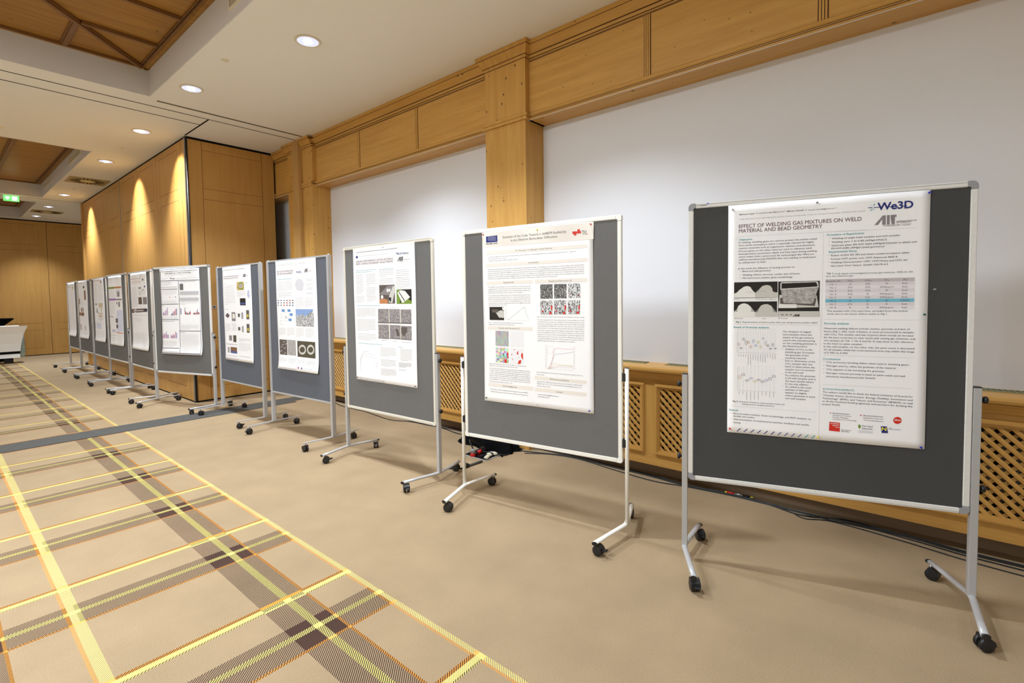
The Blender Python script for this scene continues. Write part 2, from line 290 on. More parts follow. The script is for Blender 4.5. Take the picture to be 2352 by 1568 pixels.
PT = {
11: [('T','heading','Michael Unger¹ //',51.6,52.7,85.3,9,'g',1),
('T','heading','michael.unger@ait.ac.at //',142.0,52.6,120.4,9,'g',0),
('T','heading','Martin Schnall¹ //',267.3,53.6,83.9,9,'g',1),
('T','heading','martin.schnall@ait.ac.at //',357.2,54.3,118.1,9,'g',0),
('T','heading','1 LKR Light Metals Technologies Ranshofen, Austrian Institute of Technology, Center for Transport Technologies, 5282 Ranshofen, Austria',51.8,76.8,539.6,7.5,'l',0),
('T','title','EFFECT OF WELDING GAS MIXTURES ON WELD',49.9,119.2,528.0,26,'m',0),
('T','title','MATERIAL AND BEAD GEOMETRY',50.1,143.1,369.0,26,'m',0),
('T','logo','We3D',635.8,74.8,136.7,46,'n',2),
('L','logo',[(600.9,60.9),(617.3,62.3)],3,'n'),
('L','logo',[(622.7,62.2),(649.6,62.7)],3,'n'),
('L','logo',[(623.9,44.7),(624.0,54.0)],3,'t'),
('L','logo',[(609.9,75.4),(619.1,67.6)],3,'t'),
('L','logo',[(623.8,67.5),(624.0,76.6)],2,'L'),
('L','logo',[(611.6,48.3),(618.2,55.3)],2,'L'),
('L','logo',[(677.3,62.9),(715.3,65.4)],3,'n'),
('L','logo',[(731.9,64.3),(748.5,64.7)],3,'n'),
('Q','logo',[(626.5,143.8),(658.5,101.4),(670.3,101.4),(670.3,143.8),(656.8,143.8),(656.8,117.5),(640.8,143.8)],'G'),
('Q','logo',[(674.5,101.4),(685.4,101.4),(685.4,143.8),(674.5,143.8)],'G'),
('Q','logo',[(688.8,101.4),(710.7,101.4),(710.7,111.6),(704.8,111.6),(704.8,143.8),(693.0,143.8),(693.0,111.6),(688.8,111.6)],'G'),
('T','logo','AUSTRIAN INSTITUTE',710.6,135.0,75.2,7,'m',1),
('T','logo','OF TECHNOLOGY',710.7,140.2,56.8,7,'m',1),
('T','logo','TOMORROW TODAY',658.5,153.9,108.2,13,'G',0),
('L','rule',[(32.0,178.4),(50.7,161.8),(367.8,163.2),(597.6,164.4)],0.6,'l'),
('L','rule',[(402.9,163.7),(786.4,166.8)],0.6,'l'),
('T','text_column','Objective',50.9,183.0,61.0,12,'t',1),
('T','text_column','In welding, shielding gases are used to protect the molten metal',49.9,197.2,346.8,10.5,'k',0),
('T','text_column','from earths atmosphere which is especially relevant for highly',50.0,211.9,335.1,10.5,'k',0),
('T','text_column','reactive materials such as magnesium, titanium and aluminum.',50.1,226.6,340.3,10.5,'k',0),
('T','text_column','Process gases on the other hand are used to influence weld',50.2,241.4,325.3,10.5,'k',0),
('T','text_column','bead geometry, penetration depth and heat input during welding',50.3,256.1,347.0,10.5,'k',0),
('T','text_column','which makes them a great asset for technologies like Wire arc',50.4,270.9,335.8,10.5,'k',0),
('T','text_column','additive manufacturing (WAAM) that uses welding to build parts',50.5,285.6,343.0,10.5,'k',0),
('T','text_column','by adding layer by layer.',50.6,300.4,127.8,10.5,'k',0),
('T','text_column','In this work the influence of varying process on',48.2,331.1,255.1,10.5,'k',0),
('T','text_column','•',58.2,345.6,3.7,10.5,'k',0),
('T','text_column','Bead and wall geometry',68.1,345.4,130.7,10.5,'k',0),
('T','text_column','•',58.3,364.0,3.7,10.5,'k',0),
('T','text_column','Welding defects: porosity, cracks, lack of fusion',68.2,364.6,257.2,10.5,'k',0),
('T','text_column','•',58.4,379.2,3.7,10.5,'k',0),
('T','text_column','Microstructure analysis: grain morphology',68.3,380.4,226.6,10.5,'k',0),
('Q','picture',[(29.4,398.2),(228.8,398.2),(228.8,480.5),(29.4,480.5)],'K'),
('Q','picture',[(28.6,498.5),(227.2,498.5),(227.2,577.0),(28.6,577.0)],'K'),
('Q','picture',[(29.9,478.1),(29.7,456.3),(41.4,452.1),(55.4,436.8),(75.4,421.8),(91.3,418.2),(105.2,423.5),(115.1,440.1),(116.8,452.2),(127.1,453.9),(127.6,478.6)],'W'),
('Q','picture',[(127.6,478.6),(127.8,453.5),(147.6,448.4),(150.4,429.9),(161.9,418.8),(179.3,414.9),(194.8,418.2),(204.9,431.0),(207.5,448.3),(218.1,452.8),(228.4,453.0),(228.6,479.9)],'w'),
('L','picture',[(83.5,451.7),(95.4,449.0),(115.2,452.2)],0.8,'g'),
('L','picture',[(150.5,446.2),(166.0,446.5),(179.7,453.2)],0.8,'g'),
('Q','picture',[(29.0,577.6),(28.9,550.9),(47.7,552.0),(44.0,536.4),(49.9,520.9),(63.9,509.9),(77.9,507.4),(93.9,512.3),(107.9,525.6),(111.5,541.0),(108.1,552.0),(128.2,553.2),(128.4,577.3)],'W'),
('Q','picture',[(128.4,577.3),(128.6,553.8),(146.5,553.2),(146.3,532.4),(155.0,519.3),(170.5,512.9),(186.0,513.0),(201.4,520.7),(208.8,532.6),(207.5,553.2),(226.6,554.3),(226.8,577.0)],'w'),
('Q','picture',[(231.8,399.3),(411.1,399.3),(411.1,576.4),(231.8,576.4)],'K'),
('Q','picture',[(233.1,532.7),(237.2,466.0),(250.5,466.2),(269.8,511.4),(380.6,512.2),(398.1,468.3),(407.8,529.2)],'w'),
('Q','picture',[(240.2,483.2),(248.7,480.1),(256.6,511.3),(384.3,521.7),(398.3,485.1),(391.5,522.8),(241.4,511.2)],'b'),
('Q','picture',[(240.7,433.8),(244.2,403.9),(404.5,403.6),(406.6,430.8),(385.9,501.8),(378.7,512.2),(256.5,508.1)],'gray_grain'),
('Q','picture',[(246.4,435.0),(247.1,409.3),(395.6,406.5),(403.0,428.7)],'K'),
('L','picture',[(243.6,437.1),(242.7,407.1),(248.0,404.0),(399.1,403.5),(405.7,428.7),(243.6,437.8)],3,'W'),
('Q','picture',[(233.2,548.9),(410.2,548.9),(410.2,577.0),(233.2,577.0)],'w'),
('Q','picture',[(234.8,513.3),(312.9,513.3),(312.9,533.0),(234.8,533.0)],'W'),
('Q','picture',[(246.7,565.1),(256.2,565.1),(256.2,568.3),(246.7,568.3)],'k'),
('Q','picture',[(265.6,565.1),(275.0,565.1),(275.0,568.3),(265.6,568.3)],'k'),
('Q','picture',[(284.4,565.0),(293.8,565.0),(293.8,568.2),(284.4,568.2)],'k'),
('Q','picture',[(297.4,575.6),(309.1,564.4),(313.4,564.4),(313.4,575.6),(308.5,575.6),(308.5,568.7),(302.6,575.6)],'k'),
('Q','picture',[(315.0,564.4),(319.0,564.4),(319.0,575.6),(315.0,575.6)],'k'),
('Q','picture',[(320.2,564.4),(328.2,564.4),(328.2,567.1),(326.0,567.1),(326.0,575.6),(321.7,575.6),(321.7,567.1),(320.2,567.1)],'k'),
('T','picture','5% CO₂',28.5,488.6,24.9,6.5,'g',0),
('T','picture','5% N₂ + 5% CO₂ + 300ppm O₂',131.3,489.5,94.3,6.5,'g',0),
('T','picture','100% Ar (ref.)',29.1,588.0,42.4,6.5,'g',0),
('T','picture','5% N₂',159.4,588.8,19.1,6.5,'g',0),
('T','picture','100 % Argon',232.1,586.6,42.5,6.5,'g',0),
('T','text_column','•',27.0,603.6,3.1,10,'k',0),
('T','text_column','Fig 1:',39.4,607.8,26.3,9.5,'k',1),
('T','text_column','Representation of bead on plate (left) and wall-geometry samples (right)',71.0,608.5,333.6,9.5,'g',0),
('L','rule',[(24.9,616.4),(408.5,617.9)],0.6,'l'),
('T','text_column','Result of Grainsize analyses',28.2,635.8,164.9,12,'t',1),
('L','chart',[(46.3,648.2),(45.9,764.2),(226.9,765.5)],0.7,'l'),
('L','chart',[(52.1,649.0),(52.8,764.0)],0.35,'l'),
('L','chart',[(47.7,714.8),(57.2,714.6),(57.3,725.8),(47.8,726.0),(47.7,714.8)],0.9,'o'),
('L','chart',[(47.8,720.4),(57.3,720.2)],0.9,'o'),
('L','chart',[(51.8,772.8),(51.9,784.5)],1.6,'l'),
('L','chart',[(51.0,642.9),(53.4,642.9)],2,'l'),
('L','chart',[(63.6,649.1),(64.3,764.1)],0.35,'l'),
('L','chart',[(59.4,737.2),(68.9,737.0),(68.9,744.6),(59.5,744.9),(59.4,737.2)],0.9,'g'),
('L','chart',[(59.5,741.1),(68.9,740.8)],0.9,'g'),
('L','chart',[(63.3,772.6),(63.4,784.3)],1.6,'l'),
('L','chart',[(62.5,642.8),(64.9,642.7)],2,'l'),
('L','chart',[(75.1,649.3),(75.8,764.2)],0.35,'l'),
('L','chart',[(70.6,689.1),(80.0,688.9),(80.1,699.3),(70.7,699.5),(70.6,689.1)],0.9,'g'),
('L','chart',[(70.6,694.3),(80.1,694.1)],0.9,'g'),
('L','chart',[(74.8,772.4),(74.9,786.9)],1.6,'l'),
('L','chart',[(74.0,642.6),(76.3,642.6)],2,'l'),
('L','chart',[(86.5,649.4),(87.3,764.3)],0.35,'l'),
('L','chart',[(82.1,701.0),(91.5,700.8),(91.7,721.6),(82.3,721.9),(82.1,701.0)],0.9,'g'),
('L','chart',[(82.2,711.4),(91.6,711.2)],0.9,'g'),
('L','chart',[(86.3,772.2),(86.4,786.7)],1.6,'l'),
('L','chart',[(85.4,642.5),(87.7,642.4)],2,'l'),
('L','chart',[(97.9,649.5),(98.7,764.4)],0.35,'l'),
('L','chart',[(93.6,703.6),(102.9,703.4),(103.0,715.5),(93.7,715.8),(93.6,703.6)],0.9,'o'),
('L','chart',[(93.6,709.7),(103.0,709.5)],0.9,'o'),
('L','chart',[(97.7,772.0),(98.1,827.1)],1.6,'l'),
('L','chart',[(96.8,642.3),(99.1,642.3)],2,'l'),
('L','chart',[(109.2,649.6),(110.1,764.5)],0.35,'l'),
('L','chart',[(105.1,726.0),(114.4,725.7),(114.5,738.9),(105.2,739.1),(105.1,726.0)],0.9,'o'),
('L','chart',[(105.2,732.5),(114.5,732.3)],0.9,'o'),
('L','chart',[(109.1,771.8),(109.5,826.8)],1.6,'l'),
('L','chart',[(108.1,642.2),(110.5,642.1)],2,'l'),
('L','chart',[(120.5,649.8),(121.4,764.6)],0.35,'l'),
('L','chart',[(116.2,695.4),(125.5,695.2),(125.6,711.8),(116.4,712.0),(116.2,695.4)],0.9,'u'),
('L','chart',[(116.3,703.7),(125.6,703.5)],0.9,'u'),
('L','chart',[(120.4,771.6),(120.6,800.4)],1.6,'l'),
('L','chart',[(119.5,642.0),(121.8,642.0)],2,'l'),
('L','chart',[(131.8,649.9),(132.7,764.7)],0.35,'l'),
('L','chart',[(127.7,720.8),(137.0,720.5),(137.1,730.2),(127.8,730.4),(127.7,720.8)],0.9,'u'),
('L','chart',[(127.8,725.6),(137.0,725.3)],0.9,'u'),
('L','chart',[(131.7,771.4),(131.9,800.2)],1.6,'l'),
('L','chart',[(130.7,641.9),(133.0,641.8)],2,'l'),
('L','chart',[(143.0,650.0),(143.9,764.8)],0.35,'l'),
('L','chart',[(138.8,701.2),(148.1,700.9),(148.2,714.7),(138.9,714.9),(138.8,701.2)],0.9,'y'),
('L','chart',[(138.9,708.1),(148.1,707.8)],0.9,'y'),
('L','chart',[(143.0,771.1),(143.3,807.1)],1.6,'l'),
('L','chart',[(142.0,641.7),(144.3,641.7)],2,'l'),
('L','chart',[(154.2,650.1),(155.2,764.9)],0.35,'l'),
('L','chart',[(150.2,725.6),(159.4,725.4),(159.5,738.5),(150.3,738.7),(150.2,725.6)],0.9,'y'),
('L','chart',[(150.3,732.2),(159.5,731.9)],0.9,'y'),
('L','chart',[(154.2,770.9),(154.5,806.9)],1.6,'l'),
('L','chart',[(153.2,641.6),(155.4,641.5)],2,'l'),
('L','chart',[(165.4,650.2),(166.3,765.0)],0.35,'l'),
('L','chart',[(161.1,684.9),(170.3,684.7),(170.3,691.6),(161.2,691.8),(161.1,684.9)],0.9,'l'),
('L','chart',[(161.1,688.3),(170.3,688.2)],0.9,'l'),
('L','chart',[(165.4,770.7),(165.7,812.3)],1.6,'l'),
('L','chart',[(164.3,641.4),(166.6,641.4)],2,'l'),
('L','chart',[(176.5,650.4),(177.5,765.1)],0.35,'l'),
('L','chart',[(172.4,701.8),(181.5,701.6),(181.7,722.2),(172.5,722.4),(172.4,701.8)],0.9,'l'),
('L','chart',[(172.5,712.1),(181.6,711.9)],0.9,'l'),
('L','chart',[(176.5,770.5),(176.8,812.1)],1.6,'l'),
('L','chart',[(175.4,641.3),(177.7,641.2)],2,'l'),
('L','chart',[(187.6,650.5),(188.6,765.2)],0.35,'l'),
('L','chart',[(183.6,719.9),(192.7,719.7),(192.8,729.2),(183.7,729.5),(183.6,719.9)],0.9,'g'),
('L','chart',[(183.7,724.7),(192.8,724.4)],0.9,'g'),
('L','chart',[(187.6,770.3),(187.7,784.6)],1.6,'l'),
('L','chart',[(186.5,641.1),(188.8,641.1)],2,'l'),
('L','chart',[(198.6,650.6),(199.6,765.3)],0.35,'l'),
('L','chart',[(194.8,737.3),(203.9,737.0),(204.0,743.2),(194.9,743.4),(194.8,737.3)],0.9,'g'),
('L','chart',[(194.9,740.4),(203.9,740.1)],0.9,'g'),
('L','chart',[(198.7,770.1),(198.8,784.4)],1.6,'l'),
('L','chart',[(197.5,641.0),(199.8,640.9)],2,'l'),
('L','chart',[(209.6,650.7),(210.6,765.3)],0.35,'l'),
('L','chart',[(205.7,713.3),(214.7,713.1),(214.8,726.7),(205.8,726.9),(205.7,713.3)],0.9,'g'),
('L','chart',[(205.7,720.1),(214.8,719.9)],0.9,'g'),
('L','chart',[(209.7,769.9),(209.9,794.1)],1.6,'l'),
('L','chart',[(208.5,640.8),(210.8,640.8)],2,'l'),
('L','chart',[(220.6,650.9),(221.6,765.4)],0.35,'l'),
('L','chart',[(216.9,736.3),(225.9,736.1),(225.9,741.2),(216.9,741.4),(216.9,736.3)],0.9,'g'),
('L','chart',[(216.9,738.9),(225.9,738.6)],0.9,'g'),
('L','chart',[(220.7,769.7),(220.9,793.9)],1.6,'l'),
('L','chart',[(219.5,640.7),(221.7,640.6)],2,'l'),
('L','chart',[(49.3,843.1),(49.6,963.3),(226.2,963.1)],0.7,'l'),
('L','chart',[(57.3,842.1),(58.0,963.4)],0.35,'l'),
('L','chart',[(50.1,885.3),(64.9,884.6),(65.0,900.7),(50.2,901.5),(50.1,885.3)],0.9,'o'),
('L','chart',[(50.2,893.4),(65.0,892.6)],0.9,'o'),
('L','chart',[(56.5,968.2),(56.6,982.9)],1.6,'l'),
('L','chart',[(56.2,838.1),(58.5,838.0)],2,'l'),
('L','chart',[(75.3,841.9),(76.1,963.3)],0.35,'l'),
('L','chart',[(68.1,873.5),(82.8,872.8),(82.9,885.0),(68.2,885.8),(68.1,873.5)],0.9,'g'),
('L','chart',[(68.2,879.6),(82.9,878.9)],0.9,'g'),
('L','chart',[(74.5,967.7),(74.6,982.4)],1.6,'l'),
('L','chart',[(74.2,837.3),(76.6,837.2)],2,'l'),
('L','chart',[(93.2,841.7),(94.0,963.2)],0.35,'l'),
('L','chart',[(86.3,905.5),(100.9,904.7),(101.0,912.4),(86.4,913.2),(86.3,905.5)],0.9,'g'),
('L','chart',[(86.3,909.3),(101.0,908.5)],0.9,'g'),
('L','chart',[(92.5,967.3),(92.8,1011.1)],1.6,'l'),
('L','chart',[(92.1,836.5),(94.5,836.4)],2,'l'),
('L','chart',[(111.0,841.5),(111.9,963.1)],0.35,'l'),
('L','chart',[(104.1,893.3),(118.7,892.6),(118.7,901.6),(104.2,902.4),(104.1,893.3)],0.9,'u'),
('L','chart',[(104.1,897.9),(118.7,897.1)],0.9,'u'),
('L','chart',[(110.4,966.8),(110.7,1010.5)],1.6,'l'),
('L','chart',[(109.9,835.7),(112.3,835.6)],2,'l'),
('L','chart',[(128.7,841.3),(129.7,963.1)],0.35,'l'),
('L','chart',[(122.0,908.0),(136.5,907.2),(136.5,916.9),(122.1,917.8),(122.0,908.0)],0.9,'y'),
('L','chart',[(122.0,912.9),(136.5,912.1)],0.9,'y'),
('L','chart',[(128.1,966.4),(128.4,1007.1)],1.6,'l'),
('L','chart',[(127.7,835.0),(130.0,834.9)],2,'l'),
('L','chart',[(146.4,841.1),(147.3,963.0)],0.35,'l'),
('L','chart',[(139.6,899.7),(154.0,898.9),(154.1,906.5),(139.7,907.3),(139.6,899.7)],0.9,'g'),
('L','chart',[(139.7,903.5),(154.0,902.7)],0.9,'g'),
('L','chart',[(145.8,966.0),(146.1,1006.5)],1.6,'l'),
('L','chart',[(145.3,834.2),(147.6,834.1)],2,'l'),
('L','chart',[(163.9,840.9),(164.9,962.9)],0.35,'l'),
('L','chart',[(157.3,906.6),(171.6,905.8),(171.7,916.2),(157.4,917.0),(157.3,906.6)],0.9,'g'),
('L','chart',[(157.3,911.8),(171.6,911.0)],0.9,'g'),
('L','chart',[(163.4,965.5),(163.5,982.9)],1.6,'l'),
('L','chart',[(162.8,833.4),(165.1,833.3)],2,'l'),
('L','chart',[(181.3,840.7),(182.4,962.8)],0.35,'l'),
('L','chart',[(174.7,898.1),(188.9,897.3),(189.0,908.4),(174.8,909.1),(174.7,898.1)],0.9,'u'),
('L','chart',[(174.7,903.6),(189.0,902.8)],0.9,'u'),
('L','chart',[(180.8,965.1),(181.0,982.4)],1.6,'l'),
('L','chart',[(180.2,832.7),(182.5,832.6)],2,'l'),
('L','chart',[(198.7,840.5),(199.7,962.7)],0.35,'l'),
('L','chart',[(192.0,889.0),(206.1,888.2),(206.3,901.3),(192.1,902.0),(192.0,889.0)],0.9,'g'),
('L','chart',[(192.1,895.5),(206.2,894.7)],0.9,'g'),
('L','chart',[(198.2,964.7),(198.5,990.5)],1.6,'l'),
('L','chart',[(197.6,831.9),(199.9,831.8)],2,'l'),
('L','chart',[(215.9,840.3),(217.0,962.7)],0.35,'l'),
('L','chart',[(209.2,876.6),(223.3,875.9),(223.3,886.1),(209.3,886.9),(209.2,876.6)],0.9,'g'),
('L','chart',[(209.2,881.7),(223.3,881.0)],0.9,'g'),
('L','chart',[(215.5,964.2),(215.7,990.0)],1.6,'l'),
('L','chart',[(214.8,831.2),(217.1,831.1)],2,'l'),
('T','text_column','The Analysis of edged',253.9,655.4,121.7,10.5,'k',0),
('T','text_column','microsamples show the',254.1,670.1,127.1,10.5,'k',0),
('T','text_column','impact of the gas mixture',254.2,684.7,135.2,10.5,'k',0),
('T','text_column','used in the manufacturing',254.3,699.4,140.3,10.5,'k',0),
('T','text_column','on the resulting grainsize in',254.5,714.1,147.8,10.5,'k',0),
('T','text_column','the finished product:',254.6,728.7,108.0,10.5,'k',0),
('T','text_column','Addition of CO₂ to the',265.4,744.2,118.3,10.5,'k',0),
('T','text_column','shielding gas increases',265.5,758.9,127.6,10.5,'k',0),
('T','text_column','the grainsize of the',265.7,773.5,102.9,10.5,'k',0),
('T','text_column','resulting material.',265.8,788.1,93.9,10.5,'k',0),
('T','text_column','Due to elimination of the',266.0,802.7,131.0,10.5,'k',0),
('T','text_column','CO₂ samples after the',266.1,817.4,118.5,10.5,'k',0),
('T','text_column','bead on plate phase the',266.3,832.0,129.6,10.5,'k',0),
('T','text_column','samples are not present',266.4,846.7,130.1,10.5,'k',0),
('T','text_column','in the wall trials',266.6,861.4,80.9,10.5,'k',0),
('T','text_column','N₂ reduces the grainsize',266.7,876.0,131.1,10.5,'k',0),
('T','text_column','in all wall samples and in',266.8,890.7,133.1,10.5,'k',0),
('T','text_column','the bead sample where',267.0,905.4,124.5,10.5,'k',0),
('T','text_column',"it's the only addition.",267.1,920.1,103.6,10.5,'k',0),
('T','text_column','O₂ added in the small',267.3,934.8,113.1,10.5,'k',0),
('T','text_column','quantity of 300 ppm',267.4,949.5,104.1,10.5,'k',0),
('T','text_column','appears to slightly',267.6,964.2,95.0,10.5,'k',0),
('T','text_column','reduce grainsize in bead',267.7,978.9,129.9,10.5,'k',0),
('T','text_column','and wall samples',267.8,993.7,90.1,10.5,'k',0),
('T','text_column','•',253.5,740.6,3.0,10.5,'k',0),
('T','text_column','•',254.1,798.6,2.9,10.5,'k',0),
('T','text_column','•',254.8,871.4,2.9,10.5,'k',0),
('T','text_column','•',255.3,929.8,3.0,10.5,'k',0),
('T','text_column','Fig 2:',25.5,1025.8,26.8,9.5,'k',1),
('T','text_column','Grainsize of bead on plate samples (top) and',55.9,1025.7,209.2,9.5,'g',0),
('T','text_column','wall geometry samples (bottom)',69.3,1037.5,149.6,9.5,'g',0),
('L','rule',[(21.0,1048.4),(401.3,1052.0)],0.6,'l'),
('T','text_column','Outlook',8.6,1073.8,44.9,12,'t',1),
('T','text_column','Microstructure analysis: Grain morphology, and EDX analyses on',28.2,1091.0,354.1,10.5,'k',0),
('T','text_column','nitrides and oxides.',28.3,1104.8,102.6,10.5,'k',0),
('T','text_column','Characterization of mechanical properties, hardness and tensile',28.4,1121.4,345.6,10.5,'k',0),
('T','text_column','testing.',28.5,1138.4,36.9,10.5,'k',0),
('T','text_column','•',18.4,1088.1,3.8,10.5,'k',0),
('T','text_column','•',18.6,1120.4,3.7,10.5,'k',0),
('L','logo',[(47.2,1181.2),(64.6,1164.1)],3.6,'n'),
('L','logo',[(79.4,1181.4),(96.6,1164.5)],3.6,'n'),
('L','logo',[(111.2,1181.7),(128.2,1164.8)],3.6,'n'),
('L','logo',[(142.7,1182.0),(159.6,1165.2)],3.6,'n'),
('L','logo',[(173.9,1182.2),(190.6,1165.5)],3.6,'n'),
('L','logo',[(204.9,1182.5),(221.4,1165.9)],3.6,'n'),
('L','logo',[(235.5,1182.8),(251.8,1166.2)],3.6,'i'),
('L','logo',[(265.8,1183.0),(282.0,1166.5)],3.6,'i'),
('L','logo',[(295.8,1183.3),(311.9,1166.9)],3.6,'i'),
('L','logo',[(325.6,1183.5),(341.4,1167.2)],3.6,'i'),
('L','logo',[(355.1,1183.8),(370.8,1167.5)],3.6,'t'),
('L','logo',[(384.3,1184.0),(399.8,1167.8)],3.6,'t'),
('L','rule',[(423.1,167.3),(421.4,689.4)],0.5,'l'),
('L','rule',[(416.6,560.7),(415.2,1179.1)],0.5,'l'),
('T','text_column','Procedure of Experiments',437.5,182.4,151.1,12,'t',1),
('T','text_column','Welding of single bead samples and wall samples',457.0,200.2,269.0,10.5,'k',0),
('T','text_column','Welding wire: S Al 5183 (AlMg4,5Mn0,7)',457.2,217.5,220.1,10.5,'k',0),
('T','text_column','Substrate plate: EN-AW 6060 (AlMgSi0,5)(bead on plate) and',457.5,233.8,331.6,10.5,'k',0),
('T','text_column','EN-AW-6082 (AlMgSi1)(wall geometry)',456.7,248.2,211.6,10.5,'k',0),
('T','text_column','Robot: KUKA KR 300 and water-cooled workpiece tables',455.8,282.0,307.4,10.5,'k',0),
('T','text_column','Fronius CMT power unit: CMT Advanced 4000 R,',455.6,299.1,266.3,10.5,'k',0),
('T','text_column','Welding Characteristics CMT, CMT+Pulse and CMT AC',455.3,316.0,303.0,10.5,'k',0),
('T','text_column','Gas mixer from Gasyco GmbH: GA-Mi-6.2',455.1,332.1,229.3,10.5,'k',0),
('T','text_column','Experimental Setup',446.4,264.6,114.4,12,'t',1),
('T','text_column','•',447.3,196.4,2.8,10.5,'k',0),
('T','text_column','•',447.6,213.0,2.7,10.5,'k',0),
('T','text_column','•',447.8,230.0,2.7,10.5,'k',0),
('T','text_column','•',446.1,278.2,2.8,10.5,'k',0),
('T','text_column','•',446.3,295.2,2.8,10.5,'k',0),
('T','text_column','•',446.5,313.0,2.8,10.5,'k',0),
('T','text_column','•',445.8,329.2,2.8,10.5,'k',0),
('T','table','Tab 1:',438.5,368.5,29.9,10,'k',1),
('T','table','DoE matrix of investigated process gas mixtures, 100% Ar (Nr.',473.7,370.6,308.3,10.5,'g',0),
('T','table','6) is the reference gas.',437.3,381.9,112.7,10.5,'g',0),
('Q','table',[(435.2,393.7),(784.7,393.7),(784.7,409.8),(435.2,409.8)],'h'),
('T','table','Sample Nr',435.7,406.2,62,10.5,'g',0),
('T','table','N₂',526.6,406.2,20,10.5,'g',0),
('T','table','CO₂',593.0,406.2,27,10.5,'g',0),
('T','table','O₂',669.8,406.2,20,10.5,'g',0),
('T','table','Ar',739.8,406.2,20,10.5,'g',0),
('Q','table',[(435.2,409.8),(784.7,409.8),(784.7,425.8),(435.2,425.8)],'r'),
('T','table','Nr 1',453.7,422.3,26,10.5,'g',0),
('T','table','0',532.6,422.3,8,10.5,'g',0),
('T','table','5%',596.5,422.3,20,10.5,'g',0),
('T','table','0',675.8,422.3,8,10.5,'g',0),
('T','table','bal.',738.8,422.3,22,10.5,'g',0),
('Q','table',[(435.2,425.8),(784.7,425.8),(784.7,441.9),(435.2,441.9)],'e3'),
('T','table','Nr 2',453.7,438.4,26,10.5,'g',0),
('T','table','5%',526.6,438.4,20,10.5,'g',0),
('T','table','5%',596.5,438.4,20,10.5,'g',0),
('T','table','300ppm',652.8,438.4,54,10.5,'g',0),
('T','table','bal.',738.8,438.4,22,10.5,'g',0),
('Q','table',[(435.2,441.9),(784.7,441.9),(784.7,458.0),(435.2,458.0)],'r'),
('T','table','Nr 3',453.7,454.4,26,10.5,'g',0),
('T','table','5%',526.6,454.4,20,10.5,'g',0),
('T','table','5%',596.5,454.4,20,10.5,'g',0),
('T','table','0',675.8,454.4,8,10.5,'g',0),
('T','table','bal.',738.8,454.4,22,10.5,'g',0),
('Q','table',[(435.2,458.0),(784.7,458.0),(784.7,474.0),(435.2,474.0)],'e3'),
('T','table','Nr 4',453.7,470.5,26,10.5,'g',0),
('T','table','5%',526.6,470.5,20,10.5,'g',0),
('T','table','0',602.5,470.5,8,10.5,'g',0),
('T','table','300ppm',652.8,470.5,54,10.5,'g',0),
('T','table','bal.',738.8,470.5,22,10.5,'g',0),
('Q','table',[(435.2,474.0),(784.7,474.0),(784.7,490.1),(435.2,490.1)],'r'),
('T','table','Nr 5',453.7,486.6,26,10.5,'g',0),
('T','table','0',532.6,486.6,8,10.5,'g',0),
('T','table','5%',596.5,486.6,20,10.5,'g',0),
('T','table','300ppm',652.8,486.6,54,10.5,'g',0),
('T','table','bal.',738.8,486.6,22,10.5,'g',0),
('Q','table',[(435.2,490.1),(784.7,490.1),(784.7,506.2),(435.2,506.2)],'c'),
('T','table','Nr 6',453.7,502.6,26,10.5,'g',0),
('T','table','0',532.6,502.6,8,10.5,'g',0),
('T','table','0',602.5,502.6,8,10.5,'g',0),
('T','table','0',675.8,502.6,8,10.5,'g',0),
('T','table','100%',731.8,502.6,36,10.5,'g',0),
('Q','table',[(435.2,506.2),(784.7,506.2),(784.7,522.2),(435.2,522.2)],'r'),
('T','table','Nr 7',453.7,518.7,26,10.5,'g',0),
('T','table','5%',526.6,518.7,20,10.5,'g',0),
('T','table','0',602.5,518.7,8,10.5,'g',0),
('T','table','0',675.8,518.7,8,10.5,'g',0),
('T','table','bal.',738.8,518.7,22,10.5,'g',0),
('Q','table',[(435.2,522.2),(784.7,522.2),(784.7,538.3),(435.2,538.3)],'e3'),
('T','table','Nr 8',453.7,534.8,26,10.5,'g',0),
('T','table','0',532.6,534.8,8,10.5,'g',0),
('T','table','0',602.5,534.8,8,10.5,'g',0),
('T','table','300ppm',652.8,534.8,54,10.5,'g',0),
('T','table','bal.',738.8,534.8,22,10.5,'g',0),
('T','text_column','The samples with CO₂ have been excluded from the further',442.9,551.6,321.0,10.5,'g',0),
('T','text_column','study due to the fusion defect visible in Fig 1.',443.1,565.6,243.5,10.5,'g',0),
('L','rule',[(432.3,589.1),(805.7,590.7)],0.6,'l'),
('T','text_column','Porosity analyses',432.6,613.0,102.1,12,'t',1),
('T','text_column','Observed welding defects include cavities, porosity and lack of',430.5,636.5,340.8,10.5,'k',0),
('T','text_column','fusion (Fig 1. left). Lack of fusion, is most pronounced in samples',430.7,651.4,356.3,10.5,'k',0),
('T','text_column','with CO₂. The number and size of pores show mostly an increase',430.9,666.4,355.0,10.5,'k',0),
('T','text_column','for the pore count but no clear trend with varying gas mixtures, only',431.1,681.3,363.6,10.5,'k',0),
('T','text_column','two samples (in Tab. 1: Nr 4 and Nr 7) stay close to the reference',431.2,696.3,354.8,10.5,'k',0),
('T','text_column','in the bead on plate samples.',431.4,711.2,158.5,10.5,'k',0),
('T','text_column','In the wall samples, on the other side, the pore count is decreased',431.6,726.2,358.5,10.5,'k',0),
('T','text_column','for all samples while the cross-sectional area stay within the range',431.8,741.2,358.6,10.5,'k',0),
('T','text_column','of 0.18% to 0.24%.',432.0,756.2,101.2,10.5,'k',0),
('L','rule',[(430.5,764.8),(789.3,766.9)],0.6,'l'),
('T','text_column','Conclusions',429.1,787.3,72.2,12,'t',1),
('T','text_column','CO₂ promotes bonding defect when used in shielding gases.',443.1,802.5,328.8,10.5,'k',0),
